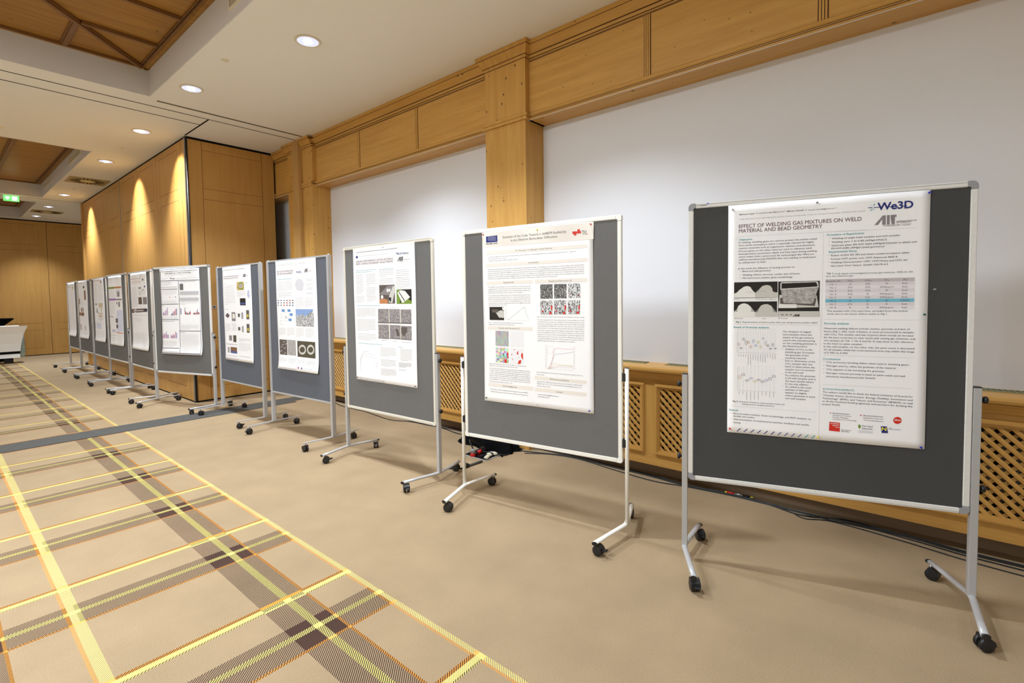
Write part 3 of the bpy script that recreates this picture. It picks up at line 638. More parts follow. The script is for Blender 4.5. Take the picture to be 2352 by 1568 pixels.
('T','text_column','Nitrogen and O₂ refine the grainsize of the material',443.3,820.4,277.1,10.5,'k',0),
('T','text_column','CO₂ appears to be increasing the grainsize.',443.5,837.9,236.0,10.5,'k',0),
('T','text_column','Nitrogen reduces porosity in bead on plate welds and wall',443.0,856.2,313.9,10.5,'k',0),
('T','text_column','structures manufactured with WAAM',443.2,872.8,198.9,10.5,'k',0),
('T','text_column','•',432.5,799.9,3.3,10.5,'k',0),
('T','text_column','•',432.8,819.0,3.2,10.5,'k',0),
('T','text_column','•',433.0,836.6,3.2,10.5,'k',0),
('T','text_column','•',433.2,854.8,3.3,10.5,'k',0),
('L','rule',[(429.0,910.5),(784.7,910.2)],0.6,'l'),
('T','text_column','ACKNOWLEGEMENTS',428.8,936.3,131.4,12,'t',0),
('T','text_column','The authors would like to thank the federal ministries of Austria for',429.2,951.0,358.5,10.5,'k',0),
('T','text_column','"Climate Action, Environment, Energy, Mobility, Innovation and',428.8,967.0,358.3,10.5,'k',0),
('T','text_column','Technology" (BMK), and "Labour and Economy" (BMAW), as well',429.0,982.2,358.4,10.5,'k',0),
('T','text_column','as all the involved funding agencies and partners for funding the',428.4,996.4,358.7,10.5,'k',0),
('T','text_column','project We3D',427.8,1011.4,74.4,10.5,'k',0),
('L','logo',[(459.7,1047.6),(466.5,1048.0)],1,'R'),
('L','logo',[(583.4,1047.7),(591.7,1048.2)],1.2,'R'),
('L','logo',[(459.7,1049.7),(466.5,1050.0)],1,'R'),
('L','logo',[(583.4,1050.2),(591.8,1050.7)],1.2,'R'),
('L','logo',[(459.7,1051.8),(466.5,1052.1)],1,'R'),
('L','logo',[(583.4,1052.7),(591.8,1053.1)],1.2,'R'),
('T','logo','Bundesministerium',472.7,1051.9,68.1,7.5,'g',1),
('T','logo','Klimaschutz, Umwelt,',472.8,1061.8,76.4,7.5,'g',0),
('T','logo','Energie, Mobilität,',473.0,1071.8,64.7,7.5,'g',0),
('T','logo','Innovation und Technologie',473.1,1081.4,98.2,7.5,'g',0),
('T','logo','Bundesministerium',597.8,1053.1,76.5,7.5,'g',1),
('T','logo','Digitalisierung und',597.9,1063.9,76.6,7.5,'g',0),
('T','logo','Wirtschaftsstandort',598.1,1075.2,80.6,7.5,'g',0),
('Q','logo',[(746.4,1061.7),(746.0,1066.0),(744.4,1070.1),(742.0,1073.8),(738.7,1076.7),(734.8,1078.7),(730.7,1079.6),(726.5,1079.4),(722.5,1078.1),(719.1,1075.8),(716.5,1072.6),(714.8,1068.8),(714.2,1064.5),(714.7,1060.2),(716.2,1056.1),(718.7,1052.4),(722.1,1049.5),(725.9,1047.5),(730.1,1046.6),(734.3,1046.8),(738.2,1048.1),(741.5,1050.5),(744.2,1053.7),(745.8,1057.5)],'R'),
('T','logo','aben',718.0,1065.4,25.3,14,'W',1),
('Q','logo',[(458.9,1093.8),(502.7,1094.5),(502.8,1139.0),(457.9,1137.7)],'R'),
('T','logo','wirtschafts',460.6,1103.2,39.4,8,'W',1),
('T','logo','agentur',472.7,1111.4,27.4,8,'W',1),
('T','logo','wien',483.3,1119.8,16.5,8,'W',1),
('T','logo','Ein Fonds der',508.8,1131.2,40.1,7,'g',1),
('T','logo','Stadt Wien',508.9,1138.4,31.6,7,'g',1),
('Q','logo',[(577.6,1099.6),(582.2,1095.7),(587.9,1099.7),(587.5,1110.0),(583.1,1116.0),(577.8,1110.9)],'v'),
('T','logo','Das Land',593.0,1105.2,41.7,12,'g',0),
('T','logo','Steiermark',592.4,1117.3,42.5,12,'g',0),
('L','logo',[(578.0,1124.9),(636.3,1124.2)],0.7,'g'),
('L','logo',[(578.0,1130.1),(636.4,1129.4)],0.7,'g'),
('L','logo',[(578.1,1133.9),(636.4,1133.2)],0.7,'g'),
('Q','logo',[(666.3,1096.4),(690.4,1095.5),(695.4,1127.0),(670.5,1128.5)],'n'),
('T','logo','N',670.3,1116.0,18.6,22,'Y',2),
('T','logo','LAND',696.8,1103.6,12.5,5.5,'i',0),
('T','logo','NIEDERÖSTERREICH',696.9,1108.9,46.7,5.5,'i',0)],
10: [('Q','heading',[(-2.2,2.5),(841.4,2.4),(838.6,106.3),(4.5,103.7)],'e'),
('Q','logo',[(33.6,28.1),(131.1,28.1),(131.1,72.0),(33.6,72.0)],'n'),
('Q','logo',[(49.6,29.4),(53.6,29.4),(53.6,33.4),(49.6,33.4)],'W'),
('Q','logo',[(55.5,37.9),(59.5,37.9),(59.5,41.9),(55.5,41.9)],'W'),
('Q','logo',[(49.3,45.5),(53.3,45.5),(53.3,49.5),(49.3,49.5)],'W'),
('Q','logo',[(55.2,54.1),(59.2,54.1),(59.2,58.1),(55.2,58.1)],'W'),
('Q','logo',[(61.6,30.3),(65.6,30.3),(65.6,34.3),(61.6,34.3)],'W'),
('Q','logo',[(67.4,38.8),(71.4,38.8),(71.4,42.8),(67.4,42.8)],'W'),
('Q','logo',[(61.3,46.4),(65.3,46.4),(65.3,50.4),(61.3,50.4)],'W'),
('Q','logo',[(67.1,55.0),(71.1,55.0),(71.1,59.0),(67.1,59.0)],'W'),
('Q','logo',[(73.5,31.2),(77.5,31.2),(77.5,35.2),(73.5,35.2)],'W'),
('Q','logo',[(79.3,39.7),(83.3,39.7),(83.3,43.7),(79.3,43.7)],'W'),
('Q','logo',[(73.2,47.3),(77.2,47.3),(77.2,51.3),(73.2,51.3)],'W'),
('Q','logo',[(79.0,55.8),(83.0,55.8),(83.0,59.8),(79.0,59.8)],'W'),
('Q','logo',[(85.4,32.1),(89.4,32.1),(89.4,36.1),(85.4,36.1)],'W'),
('Q','logo',[(91.1,40.6),(95.1,40.6),(95.1,44.6),(91.1,44.6)],'W'),
('Q','logo',[(85.1,48.2),(89.1,48.2),(89.1,52.2),(85.1,52.2)],'W'),
('Q','logo',[(90.8,56.7),(94.8,56.7),(94.8,60.7),(90.8,60.7)],'W'),
('Q','logo',[(97.2,33.0),(101.2,33.0),(101.2,37.0),(97.2,37.0)],'W'),
('Q','logo',[(102.9,41.5),(106.9,41.5),(106.9,45.5),(102.9,45.5)],'W'),
('Q','logo',[(96.9,49.1),(100.9,49.1),(100.9,53.1),(96.9,53.1)],'W'),
('Q','logo',[(102.7,57.6),(106.7,57.6),(106.7,61.6),(102.7,61.6)],'W'),
('Q','logo',[(109.0,34.0),(113.0,34.0),(113.0,38.0),(109.0,38.0)],'W'),
('Q','logo',[(114.7,42.4),(118.7,42.4),(118.7,46.4),(114.7,46.4)],'W'),
('Q','logo',[(108.7,50.0),(112.7,50.0),(112.7,54.0),(108.7,54.0)],'W'),
('Q','logo',[(114.4,58.5),(118.4,58.5),(118.4,62.5),(114.4,62.5)],'W'),
('T','logo','FELMI-ZFE',32.5,85.2,98.4,11,'k',2),
('T','title','Evolution of the Cube Texture in AA8079 Studied by',176.7,52.4,481.5,21,'g',0),
('T','title','in situ Electron Backscatter Diffraction',239.6,77.6,353.3,21,'g',0),
('Q','logo',[(698.9,49.7),(721.8,49.7),(721.8,66.1),(698.9,66.1)],'R'),
('Q','logo',[(709.6,60.3),(725.5,60.3),(725.5,75.1),(709.6,75.1)],'R'),
('Q','logo',[(720.3,51.5),(738.9,51.5),(738.9,63.6),(720.3,63.6)],'R'),
('Q','logo',[(732.7,39.0),(749.5,39.0),(749.5,53.9),(732.7,53.9)],'R'),
('Q','logo',[(736.3,50.4),(757.3,50.4),(757.3,65.1),(736.3,65.1)],'R'),
('T','logo','TU',762.6,64.6,29.8,22,'k',1),
('T','logo','Graz',766.2,73.8,26.2,8,'k',1),
('Q','logo',[(793.5,68.5),(799.6,68.5),(799.6,74.3),(793.5,74.3)],'R'),
('Q','heading',[(33.0,131.1),(797.1,134.2),(797.0,155.7),(33.8,154.5)],'e'),
('Q','heading',[(31.3,218.0),(796.5,219.4),(796.4,239.5),(32.2,240.4)],'e'),
('Q','heading',[(31.5,343.5),(405.1,342.9),(404.8,363.5),(32.4,365.4)],'e'),
('Q','heading',[(421.8,342.4),(793.5,342.7),(793.4,364.4),(422.6,366.5)],'e'),
('Q','heading',[(32.1,657.2),(400.9,657.1),(400.6,679.4),(33.1,679.2)],'e'),
('Q','heading',[(412.1,982.7),(786.7,985.0),(786.5,1005.6),(413.0,1004.6)],'e'),
('Q','heading',[(32.5,1059.6),(400.2,1058.0),(398.7,1081.8),(32.0,1081.9)],'e'),
('Q','heading',[(413.4,1061.1),(786.1,1061.2),(784.9,1084.4),(414.3,1083.0)],'e'),
('T','heading','M. Theissing¹, G. Falkinger², Stefan Mitsche¹',275.9,147.6,281.4,13,'g',0),
('T','heading','1. Institute of Electron Microscopy and Nanoanalysis, Graz University of Technology, 8010 Graz, Austria and Graz Centre for    Electron',48.2,176.9,672.7,8,'g',0),
('T','heading','Microscopy, 8010 Graz, Austria',47.9,190.2,155.1,8,'g',0),
('T','heading','2. AMAG rolling GmbH, 5282 Ranshofen, Austria',47.6,204.3,246.0,8,'g',0),
('T','heading','Introduction',376.7,232.9,76.0,14,'g',0),
('T','heading','Experimental',174.5,358.4,83.8,14,'g',0),
('T','heading','Results and Discussion (2)',526.5,359.8,163.2,14,'g',0),
('T','heading','Results and Discussion (1)',128.8,673.4,170.0,14,'g',0),
('T','heading','References, Literature',529.4,999.0,138.0,14,'g',0),
('T','heading','Acknowledgements',154.4,1076.2,118.3,14,'g',0),
('T','heading','Contact',573.8,1078.4,46.8,14,'g',0),
('T','text_column','During the thermomechanical treatment in the production of aluminum sheets, recrystallization can take place in several stages. Not only the grain',46.5,263.2,730.3,8.5,'g',0),
('T','text_column','size and morphology are important for the final properties of the sheets, but also the crystallographic texture has a significant influence [1, 2]. In situ',46.2,276.2,730.5,8.5,'g',0),
('T','text_column','electron backscatter diffraction (EBSD) is used to understand the process of recrystallization and texture formation during annealing. This method',46.0,289.4,730.6,8.5,'g',0),
('T','text_column','makes it possible to follow the entire transformation process on a sample in the same region of interest. In this work, the behavior during constant',45.7,302.4,730.8,8.5,'g',0),
('T','text_column','heating of an industrially cold-rolled AA8079 sheet was investigated. The recrystallization kinetics are shown and an emphasis is placed on the',45.5,315.5,730.9,8.5,'g',0),
('T','text_column','nucleation sites and growth behavior of different grains with i.e. cube texture, which are shown and discussed.',45.2,328.5,545.1,8.5,'g',0),
('T','text_column','The EBSD measurements were performed on a Zeiss Ultra 55',46.1,386.4,342.3,8.5,'g',0),
('T','text_column','equipped with a Thorlabs Fast Frame Rate Scientific camera and',45.9,400.0,342.3,8.5,'g',0),
('T','text_column','OIM Data Collection software. The CHSx4 heating stage from',45.6,413.8,342.4,8.5,'g',0),
('T','text_column','Kammrath & Weiss (Fig. 1a) were used for in situ heating.',45.3,427.1,280.0,8.5,'g',0),
('T','text_column','To compare the experiment with industrial processes, non-',47.0,444.2,340.5,8.5,'g',0),
('T','text_column','isothermal heating was performed at a constant rate (Fig. 1b) up to',46.8,457.6,340.6,8.5,'g',0),
('T','text_column','400°C. During heating, EBSD scans are repeatedly performed in situ',46.5,471.2,340.7,8.5,'g',0),
('T','text_column','to record the process. Since recrystallization is a very fast',46.3,484.7,340.7,8.5,'g',0),
('T','text_column','transformation in a short temperature interval, fast EBSD scans with',46.0,498.2,340.8,8.5,'g',0),
('T','text_column','optimized parameters are used.',45.7,511.0,153.2,8.5,'g',0),
('Q','picture',[(52.2,522.0),(173.4,522.0),(173.4,613.5),(52.2,613.5)],'K'),
('Q','picture',[(105.9,561.1),(145.4,544.7),(173.8,550.0),(173.0,598.4),(131.5,596.2)],'w'),
('Q','picture',[(73.2,539.5),(125.6,539.5),(125.6,561.0),(73.2,561.0)],'b'),
('Q','picture',[(158.8,524.3),(174.3,524.3),(173.9,544.7),(161.7,544.7)],'W'),
('L','chart',[(194.2,522.1),(192.7,611.6),(376.1,617.0)],0.7,'l'),
('L','chart',[(196.0,607.8),(216.4,604.3),(339.9,521.2),(349.5,567.7),(369.1,600.4)],1,'g'),
('L','chart',[(183.1,533.9),(189.5,533.9)],1.5,'l'),
('L','chart',[(182.9,544.6),(189.3,544.6)],1.5,'l'),
('L','chart',[(182.7,555.4),(189.2,555.3)],1.5,'l'),
('L','chart',[(182.6,566.1),(189.0,566.1)],1.5,'l'),
('L','chart',[(182.4,576.8),(188.8,576.8)],1.5,'l'),
('L','chart',[(182.2,587.6),(188.6,587.5)],1.5,'l'),
('L','chart',[(182.0,598.3),(188.4,598.2)],1.5,'l'),
('T','text_column','Fig. 1. a) setup of the heating stage in the microscope, b)',44.7,634.2,281.2,8.5,'g',0),
('T','text_column','temperature curve of the in situ experiment',44.4,648.0,213.0,8.5,'g',0),
('Q','picture',[(461.4,375.2),(552.6,375.2),(552.6,469.0),(461.4,469.0)],'bw_grain_d'),
('Q','picture',[(563.3,375.3),(651.6,375.3),(651.6,467.5),(563.3,467.5)],'bw_grain_d'),
('Q','picture',[(662.3,375.4),(747.8,375.4),(747.8,466.1),(662.3,466.1)],'bw_grain'),
('Q','picture',[(733.0,450.3),(738.4,445.5),(738.2,461.1)],'R'),
('Q','picture',[(677.0,437.3),(681.4,434.9),(680.2,449.6)],'R'),
('Q','picture',[(460.1,479.9),(551.5,479.9),(551.5,572.4),(460.1,572.4)],'bw_grain'),
('Q','picture',[(540.7,510.8),(550.9,515.9),(546.0,546.2),(537.6,536.1)],'R'),
('Q','picture',[(528.8,556.4),(546.0,551.2),(540.1,570.5),(524.0,570.6)],'R'),
('Q','picture',[(474.0,541.3),(482.6,546.4),(479.5,561.7),(472.0,556.7)],'R'),
('Q','picture',[(470.2,515.7),(478.3,518.3),(474.1,527.0)],'R'),
('Q','picture',[(561.0,479.7),(649.5,479.7),(649.5,570.7),(561.0,570.7)],'bw_grain'),
('Q','picture',[(639.0,510.1),(648.9,515.1),(644.2,544.9),(636.0,535.0)],'R'),
('Q','picture',[(627.5,554.9),(644.2,549.9),(638.5,568.8),(622.9,568.9)],'R'),
('Q','picture',[(574.5,540.1),(582.9,545.1),(579.9,560.2),(572.6,555.2)],'R'),
('Q','picture',[(570.8,514.9),(578.7,517.5),(574.6,526.0)],'R'),
('Q','picture',[(660.2,479.0),(745.9,479.0),(745.9,568.5),(660.2,568.5)],'bw_grain'),
('Q','picture',[(735.7,508.9),(745.3,513.9),(740.8,543.1),(732.8,533.4)],'R'),
('Q','picture',[(724.6,553.0),(740.7,548.0),(735.2,566.6),(720.2,566.7)],'R'),
('Q','picture',[(673.4,538.4),(681.5,543.3),(678.6,558.1),(671.6,553.2)],'R'),
('Q','picture',[(669.8,513.7),(677.4,516.2),(673.5,524.5)],'R'),
('T','text_column','Fig. 3. Evolution of cube texture during recrystallization (Cube on IQ)',436.3,590.0,338.0,8.5,'g',0),
('T','text_column','The main argument for in situ experiments is the possibility to record',437.2,610.2,337.0,8.5,'g',0),
('T','text_column','transformation processes on a sample. An interesting question is the',437.0,623.8,337.1,8.5,'g',0),
('T','text_column','nucleation and growth of grains with cube texture (Fig. 3) during',436.9,637.3,337.1,8.5,'g',0),
('T','text_column','recrystallization. While the nuclei form at more or less the same',436.7,650.8,337.2,8.5,'g',0),
('T','text_column','temperature, it is immediately noticeable that the marked grains',436.5,664.4,337.3,8.5,'g',0),
('T','text_column','show their maximum growth in different temperature ranges during',437.5,679.2,336.2,8.5,'g',0),
('T','text_column','the recrystallization process. For further evaluation of the growth',437.3,692.8,336.3,8.5,'g',0),
('T','text_column','behavior, the area of the marked grains is plotted against the',437.1,706.5,336.4,8.5,'g',0),
('T','text_column','temperature in Fig. 4. It can be seen that the different grains grow at',437.0,720.2,336.4,8.5,'g',0),
('T','text_column','completely different growth rates and that only grain 5 shows',436.8,733.8,336.4,8.5,'g',0),
('T','text_column','significant grain growth after recrystallization is complete.',436.6,747.6,275.1,8.5,'g',0),
('Q','picture',[(99.6,688.6),(208.2,688.6),(208.2,794.2),(99.6,794.2)],'stripe_grain'),
('Q','picture',[(218.9,687.7),(329.8,687.7),(329.8,793.3),(218.9,793.3)],'W2'),
('Q','picture',[(100.1,805.4),(206.3,805.4),(206.3,910.1),(100.1,910.1)],'color_grain'),
('Q','picture',[(218.2,805.6),(324.4,805.6),(324.4,908.2),(218.2,908.2)],'W2'),
('Q','picture',[(248.5,813.9),(257.4,810.8),(256.0,820.0)],'R'),
('Q','picture',[(279.7,825.8),(288.5,822.7),(283.9,836.2),(286.8,849.3),(271.3,842.1)],'R'),
('Q','picture',[(229.0,844.3),(237.9,845.4),(232.6,856.4)],'R'),
('Q','picture',[(310.6,837.5),(321.8,834.3),(323.6,879.1),(316.2,874.3),(306.7,853.6)],'R'),
('Q','picture',[(233.6,877.9),(241.2,876.4),(238.5,889.4)],'R'),
('Q','picture',[(289.4,886.4),(309.9,882.6),(304.6,906.8),(280.9,912.5)],'R'),
('Q','picture',[(286.6,863.2),(292.8,865.0),(290.3,870.4)],'R'),
('Q','picture',[(192.1,838.1),(205.0,834.7),(204.3,877.9),(194.7,875.7)],'R'),
('Q','picture',[(173.2,887.7),(191.4,882.4),(190.9,909.4),(171.5,909.5)],'R'),
('T','text_column','Fig. 2. Microstructure before (a, b) and after (c, d) heating with',45.9,925.0,301.6,8.5,'g',0),
('T','text_column','2 K/min. (a, c) IPF map, (b, d) Cube texture map',45.6,938.2,234.9,8.5,'g',0),
('T','text_column','Fig. 2 shows the change in microstructure after annealing at 2 K/min.',46.6,957.6,333.9,8.5,'g',0),
('T','text_column','to 400°C at the same sample position. The deformed microstructure',46.3,970.3,334.0,8.5,'g',0),
('T','text_column','(~ 80 % rolling reduction) with extremely elongated and thin grains.',46.1,983.0,334.1,8.5,'g',0),
('T','text_column','In this state only small remaining cube islands are found (phase',45.8,995.8,334.2,8.5,'g',0),
('T','text_column','fraction: 0.02). The material then recrystallizes to a much coarser',45.5,1008.4,334.3,8.5,'g',0),
('T','text_column','microstructure with mostly round to arbitrarily shaped grains. After',45.3,1021.2,334.4,8.5,'g',0),
('T','text_column','recrystallization, a relevant part of the typical texture consists of',45.0,1034.0,334.5,8.5,'g',0),
('T','text_column','large cube grains (phase fraction: 0.19).',44.7,1050.1,193.8,8.5,'g',0),
('T','text_column','The authors acknowledge financial support by the AMAG',50.5,1105.6,311.5,9.5,'g',0),
('T','text_column','rolling GmbH and the Graz Centre for Electron Microscopy',50.2,1122.1,311.6,9.5,'g',0),
('L','chart',[(508.9,776.3),(503.6,927.9),(699.3,927.2),(700.6,775.8)],0.6,'l'),
('L','chart',[(508.3,927.6),(537.3,912.9),(552.5,840.6),(561.5,797.0),(589.9,789.1),(645.7,793.1),(697.8,789.3)],1,'R'),
('L','chart',[(517.0,924.5),(540.5,887.2),(561.0,840.2),(572.5,828.4),(617.6,824.6),(667.5,814.6),(699.2,809.0)],1,'i'),
('L','chart',[(519.9,926.8),(545.9,912.3),(557.6,891.2),(574.7,887.6),(588.8,896.9),(644.7,896.9),(694.1,898.7)],1,'y'),
('L','chart',[(519.9,927.9),(565.9,912.1),(583.0,902.3),(644.6,900.9),(694.1,901.7)],0.8,'o'),
('L','chart',[(519.9,928.4),(588.6,913.6),(694.0,910.2)],0.8,'l'),
('L','chart',[(493.8,775.9),(504.3,776.0)],1.8,'l'),
('L','chart',[(703.3,777.1),(710.3,777.3)],1.8,'l'),
('L','chart',[(493.6,791.3),(504.1,791.4)],1.8,'l'),
('L','chart',[(703.2,792.0),(710.2,792.2)],1.8,'l'),
('L','chart',[(493.5,806.7),(503.9,806.8)],1.8,'l'),
('L','chart',[(703.0,806.9),(710.1,807.0)],1.8,'l'),
('L','chart',[(493.3,822.2),(503.7,822.2)],1.8,'l'),
('L','chart',[(702.9,821.7),(710.0,821.9)],1.8,'l'),
('L','chart',[(493.1,837.6),(503.6,837.5)],1.8,'l'),
('L','chart',[(702.8,836.6),(709.8,836.7)],1.8,'l'),
('L','chart',[(492.9,853.0),(503.4,852.9)],1.8,'l'),
('L','chart',[(702.6,851.5),(709.7,851.6)],1.8,'l'),
('L','chart',[(492.7,868.4),(503.2,868.4)],1.8,'l'),
('L','chart',[(702.5,866.4),(709.6,866.5)],1.8,'l'),
('L','chart',[(492.5,883.9),(503.0,883.8)],1.8,'l'),
('L','chart',[(702.4,881.3),(709.4,881.4)],1.8,'l'),
('L','chart',[(492.3,899.3),(502.8,899.2)],1.8,'l'),
('L','chart',[(702.3,896.2),(709.3,896.3)],1.8,'l'),
('L','chart',[(492.2,914.8),(502.6,914.6)],1.8,'l'),
('L','chart',[(702.1,911.1),(709.2,911.2)],1.8,'l'),
('L','chart',[(512.9,780.3),(553.1,780.6),(551.5,825.4),(511.2,825.4),(512.9,780.3)],0.5,'l'),
('T','text_column','Fig. 4. Development of the area of the cube grains in Fig. 3 over the',428.5,957.9,334.0,8.5,'g',0),
('T','text_column','temperature',428.3,973.5,59.1,8.5,'g',0),
('T','text_column','[1] Hirsch, J., Materials Science Forum vol. 702, pp. 18-25, 2012',431.8,1020.9,326.0,8.5,'g',0),
('T','text_column','[2] Barnwal, V. K., et al., Materials Science and Engineering: A, vol.',431.7,1034.6,326.0,8.5,'g',0),
('T','text_column','679, pp. 56-65, 2017',431.5,1050.2,101.4,8.5,'g',0),
('T','text_column','moritz.theissing@felmi-zfe.at',435.5,1106.8,156.7,9.5,'g',0),
('T','text_column','www.felmi-zfe.at',435.3,1121.6,89.3,9.5,'g',0)],
9: [('D','heading',47.3,32.2,631.6,36.4,2,5,'g'),
('Q','logo',[(45.8,65.0),(71.2,65.0),(71.2,86.3),(45.8,86.3)],'n'),
('D','heading',83.3,67.3,506.3,75.2,1,4,'l'),
('T','logo','SUSTAIN',620.1,89.3,109.3,22,'i',1),
('T','logo','air',729.4,90.0,27.3,22,'v',1),
('Q','logo',[(590.3,73.5),(617.5,72.7),(629.7,88.5)],'i'),
('Q','logo',[(609.7,144.3),(638.3,108.8),(648.8,108.8),(648.8,144.3),(636.8,144.3),(636.8,122.3),(622.5,144.3)],'g'),
('Q','logo',[(652.6,108.8),(662.3,108.8),(662.3,144.3),(652.6,144.3)],'g'),
('Q','logo',[(665.3,108.8),(684.9,108.8),(684.9,117.3),(679.6,117.3),(679.6,144.3),(669.1,144.3),(669.1,117.3),(665.3,117.3)],'g'),
('D','logo',688.4,135.0,763.1,134.4,2,4,'m'),
('T','logo','TOMORROW TODAY',640.1,155.1,103.8,8,'l',0),
('T','title','DERIVING PERFORMANCE CASTING MATERIALS',44.6,125.2,524.2,24,'m',0),
('T','title','FROM COMPLEX SECONDARY VALUE STREAMS',43.6,147.8,519.0,24,'m',0),
('L','rule',[(26.2,159.7),(45.5,152.5),(764.9,171.1)],0.7,'l'),
('D','text_column',35.9,196.4,334.3,199.8,1,6,'t'),
('D','text_column',35.3,209.9,273.7,216.8,1,6,'t'),
('D','text_column',36.4,234.9,146.3,402.2,14,4,'g'),
('D','text_column',36.5,428.7,157.4,482.9,5,4,'g'),
('D','text_column',184.4,236.1,321.9,330.8,8,4,'g'),
('D','text_column',184.9,356.1,316.1,470.5,10,4,'g'),
('D','text_column',369.1,198.8,564.0,203.4,1,6,'t'),
('D','text_column',369.8,216.1,561.8,261.3,4,4,'g'),
('D','text_column',369.1,284.4,552.7,328.4,4,4,'g'),
('D','text_column',587.5,218.3,758.2,276.9,5,4,'g'),
('D','text_column',587.0,284.1,758.2,366.8,7,4,'g'),
('Q','picture',[(363.5,336.2),(566.0,336.2),(566.0,496.6),(363.5,496.6)],'b'),
('Q','picture',[(363.8,414.3),(475.8,343.4),(562.1,341.3),(570.9,366.8),(499.4,424.8),(377.5,418.9)],'G'),
('Q','picture',[(499.7,416.3),(542.1,349.3),(571.7,345.8),(570.3,383.6),(530.0,493.1),(483.6,486.6),(488.9,437.5)],'w'),
('Q','picture',[(489.0,384.2),(487.6,390.3),(484.2,395.5),(479.3,399.0),(473.6,400.1),(468.0,398.8),(463.3,395.2),(460.3,389.8),(459.4,383.6),(460.8,377.4),(464.2,372.2),(469.2,368.8),(474.9,367.7),(480.5,369.0),(485.1,372.6),(488.1,378.0)],'W'),
('Q','picture',[(413.7,440.1),(412.2,446.7),(408.4,452.2),(402.9,455.9),(396.6,457.2),(390.3,455.8),(385.1,452.0),(381.8,446.4),(380.8,439.7),(382.3,433.1),(386.1,427.5),(391.6,423.8),(398.0,422.6),(404.2,424.0),(409.4,427.8),(412.7,433.5)],'W'),
('Q','picture',[(510.4,382.5),(509.4,388.0),(507.2,392.6),(504.1,395.7),(500.5,396.7),(497.0,395.6),(494.1,392.4),(492.2,387.6),(491.7,382.1),(492.6,376.6),(494.8,371.9),(498.0,368.8),(501.6,367.8),(505.1,369.0),(508.0,372.2),(509.9,376.9)],'W'),
('Q','picture',[(361.9,459.9),(430.9,454.0),(471.1,463.0),(469.8,496.4),(360.5,496.0)],'o'),
('Q','picture',[(488.7,441.7),(518.5,446.3),(510.4,484.5),(487.7,467.4)],'k'),
('Q','picture',[(588.0,378.9),(773.4,378.9),(773.4,498.9),(588.0,498.9)],'K'),
('Q','picture',[(588.0,379.8),(651.0,381.0),(627.6,497.7),(585.6,497.5)],'v'),
('Q','picture',[(627.6,498.5),(773.4,498.9),(774.1,477.6),(693.1,444.0)],'v'),
('Q','picture',[(598.7,405.2),(621.9,390.9),(650.9,385.2),(695.0,392.3),(755.5,444.6),(666.1,491.5),(653.5,489.4)],'W'),
('Q','picture',[(611.9,399.1),(619.7,396.3),(692.1,473.0),(685.6,479.1)],'K'),
('D','text_column',36.4,513.3,383.9,516.5,1,6,'t'),
('D','text_column',37.4,538.3,309.1,609.7,7,4,'g'),
('D','text_column',35.3,639.7,305.4,735.9,9,4,'g'),
('D','text_column',37.8,768.1,308.2,820.1,5,4,'g'),
('T','picture','MICROSTRUCTURE',502.6,534.7,102.1,7,'g',0),
('Q','picture',[(335.3,542.3),(478.9,542.3),(478.9,666.6),(335.3,666.6)],'sem_grain'),
('Q','picture',[(330.5,658.1),(478.9,658.1),(478.9,666.6),(330.5,666.6)],'b'),
('Q','picture',[(487.3,543.6),(625.0,543.6),(625.0,665.3),(487.3,665.3)],'sem_grain'),
('Q','picture',[(483.0,657.0),(625.0,657.0),(625.0,665.3),(483.0,665.3)],'b'),
('Q','picture',[(634.4,545.8),(766.5,545.8),(766.5,664.9),(634.4,664.9)],'sem_grain'),
('Q','picture',[(630.3,656.8),(766.5,656.8),(766.5,664.9),(630.3,664.9)],'b'),
('Q','picture',[(333.6,678.5),(477.4,678.5),(477.4,800.4),(333.6,800.4)],'sem_grain'),
('Q','picture',[(328.8,794.8),(477.4,794.8),(477.4,800.4),(328.8,800.4)],'b'),
('Q','picture',[(489.6,678.7),(627.3,678.7),(627.3,798.0),(489.6,798.0)],'sem_grain'),
('Q','picture',[(485.2,792.5),(627.3,792.5),(627.3,798.0),(485.2,798.0)],'b'),
('Q','picture',[(633.7,682.4),(766.0,682.4),(766.0,799.1),(633.7,799.1)],'sem_grain'),
('Q','picture',[(629.6,793.7),(766.0,793.7),(766.0,799.1),(629.6,799.1)],'b'),
('Q','picture',[(561.8,714.8),(591.1,709.2),(617.6,769.4),(581.5,770.7)],'b'),
('Q','picture',[(641.8,693.8),(712.3,692.0),(711.2,724.3),(674.3,776.5),(636.6,740.6)],'b'),
('Q','picture',[(492.0,712.0),(561.8,714.8),(556.4,762.2),(529.8,786.9),(489.6,774.1)],'G'),
('L','picture',[(484.4,541.7),(480.3,803.2)],2,'y'),
('L','picture',[(631.5,544.9),(626.3,806.5)],2,'y'),
('D','text_column',372.1,815.9,443.1,812.9,1,5,'i'),
('D','text_column',527.2,816.4,583.5,816.8,1,5,'v'),
('D','text_column',643.0,818.9,757.7,820.1,1,5,'g'),
('D','text_column',38.1,854.7,398.1,856.0,1,6,'t'),
('L','chart',[(60.7,1098.0),(74.3,982.4),(101.2,940.2),(143.2,925.2),(196.1,927.2)],1.1,'k'),
('L','chart',[(60.7,1098.0),(72.2,992.7),(100.4,958.0),(158.8,942.9),(215.6,944.5),(279.0,953.5)],1.1,'i'),
('L','chart',[(60.7,1098.0),(71.8,1000.4),(108.1,972.7),(165.9,967.5),(246.3,975.4),(316.9,989.0)],1,'m'),
('L','chart',[(70.1,891.2),(57.0,1105.9),(324.3,1094.2)],0.5,'l'),
('D','chart',287.8,1028.0,321.6,1064.9,3,4,'g'),
('D','text_column',358.8,878.9,567.7,948.6,7,4,'g'),
('D','text_column',359.9,983.7,571.7,1036.0,6,4,'g'),
('D','text_column',360.5,1064.4,568.7,1117.0,7,4,'g'),
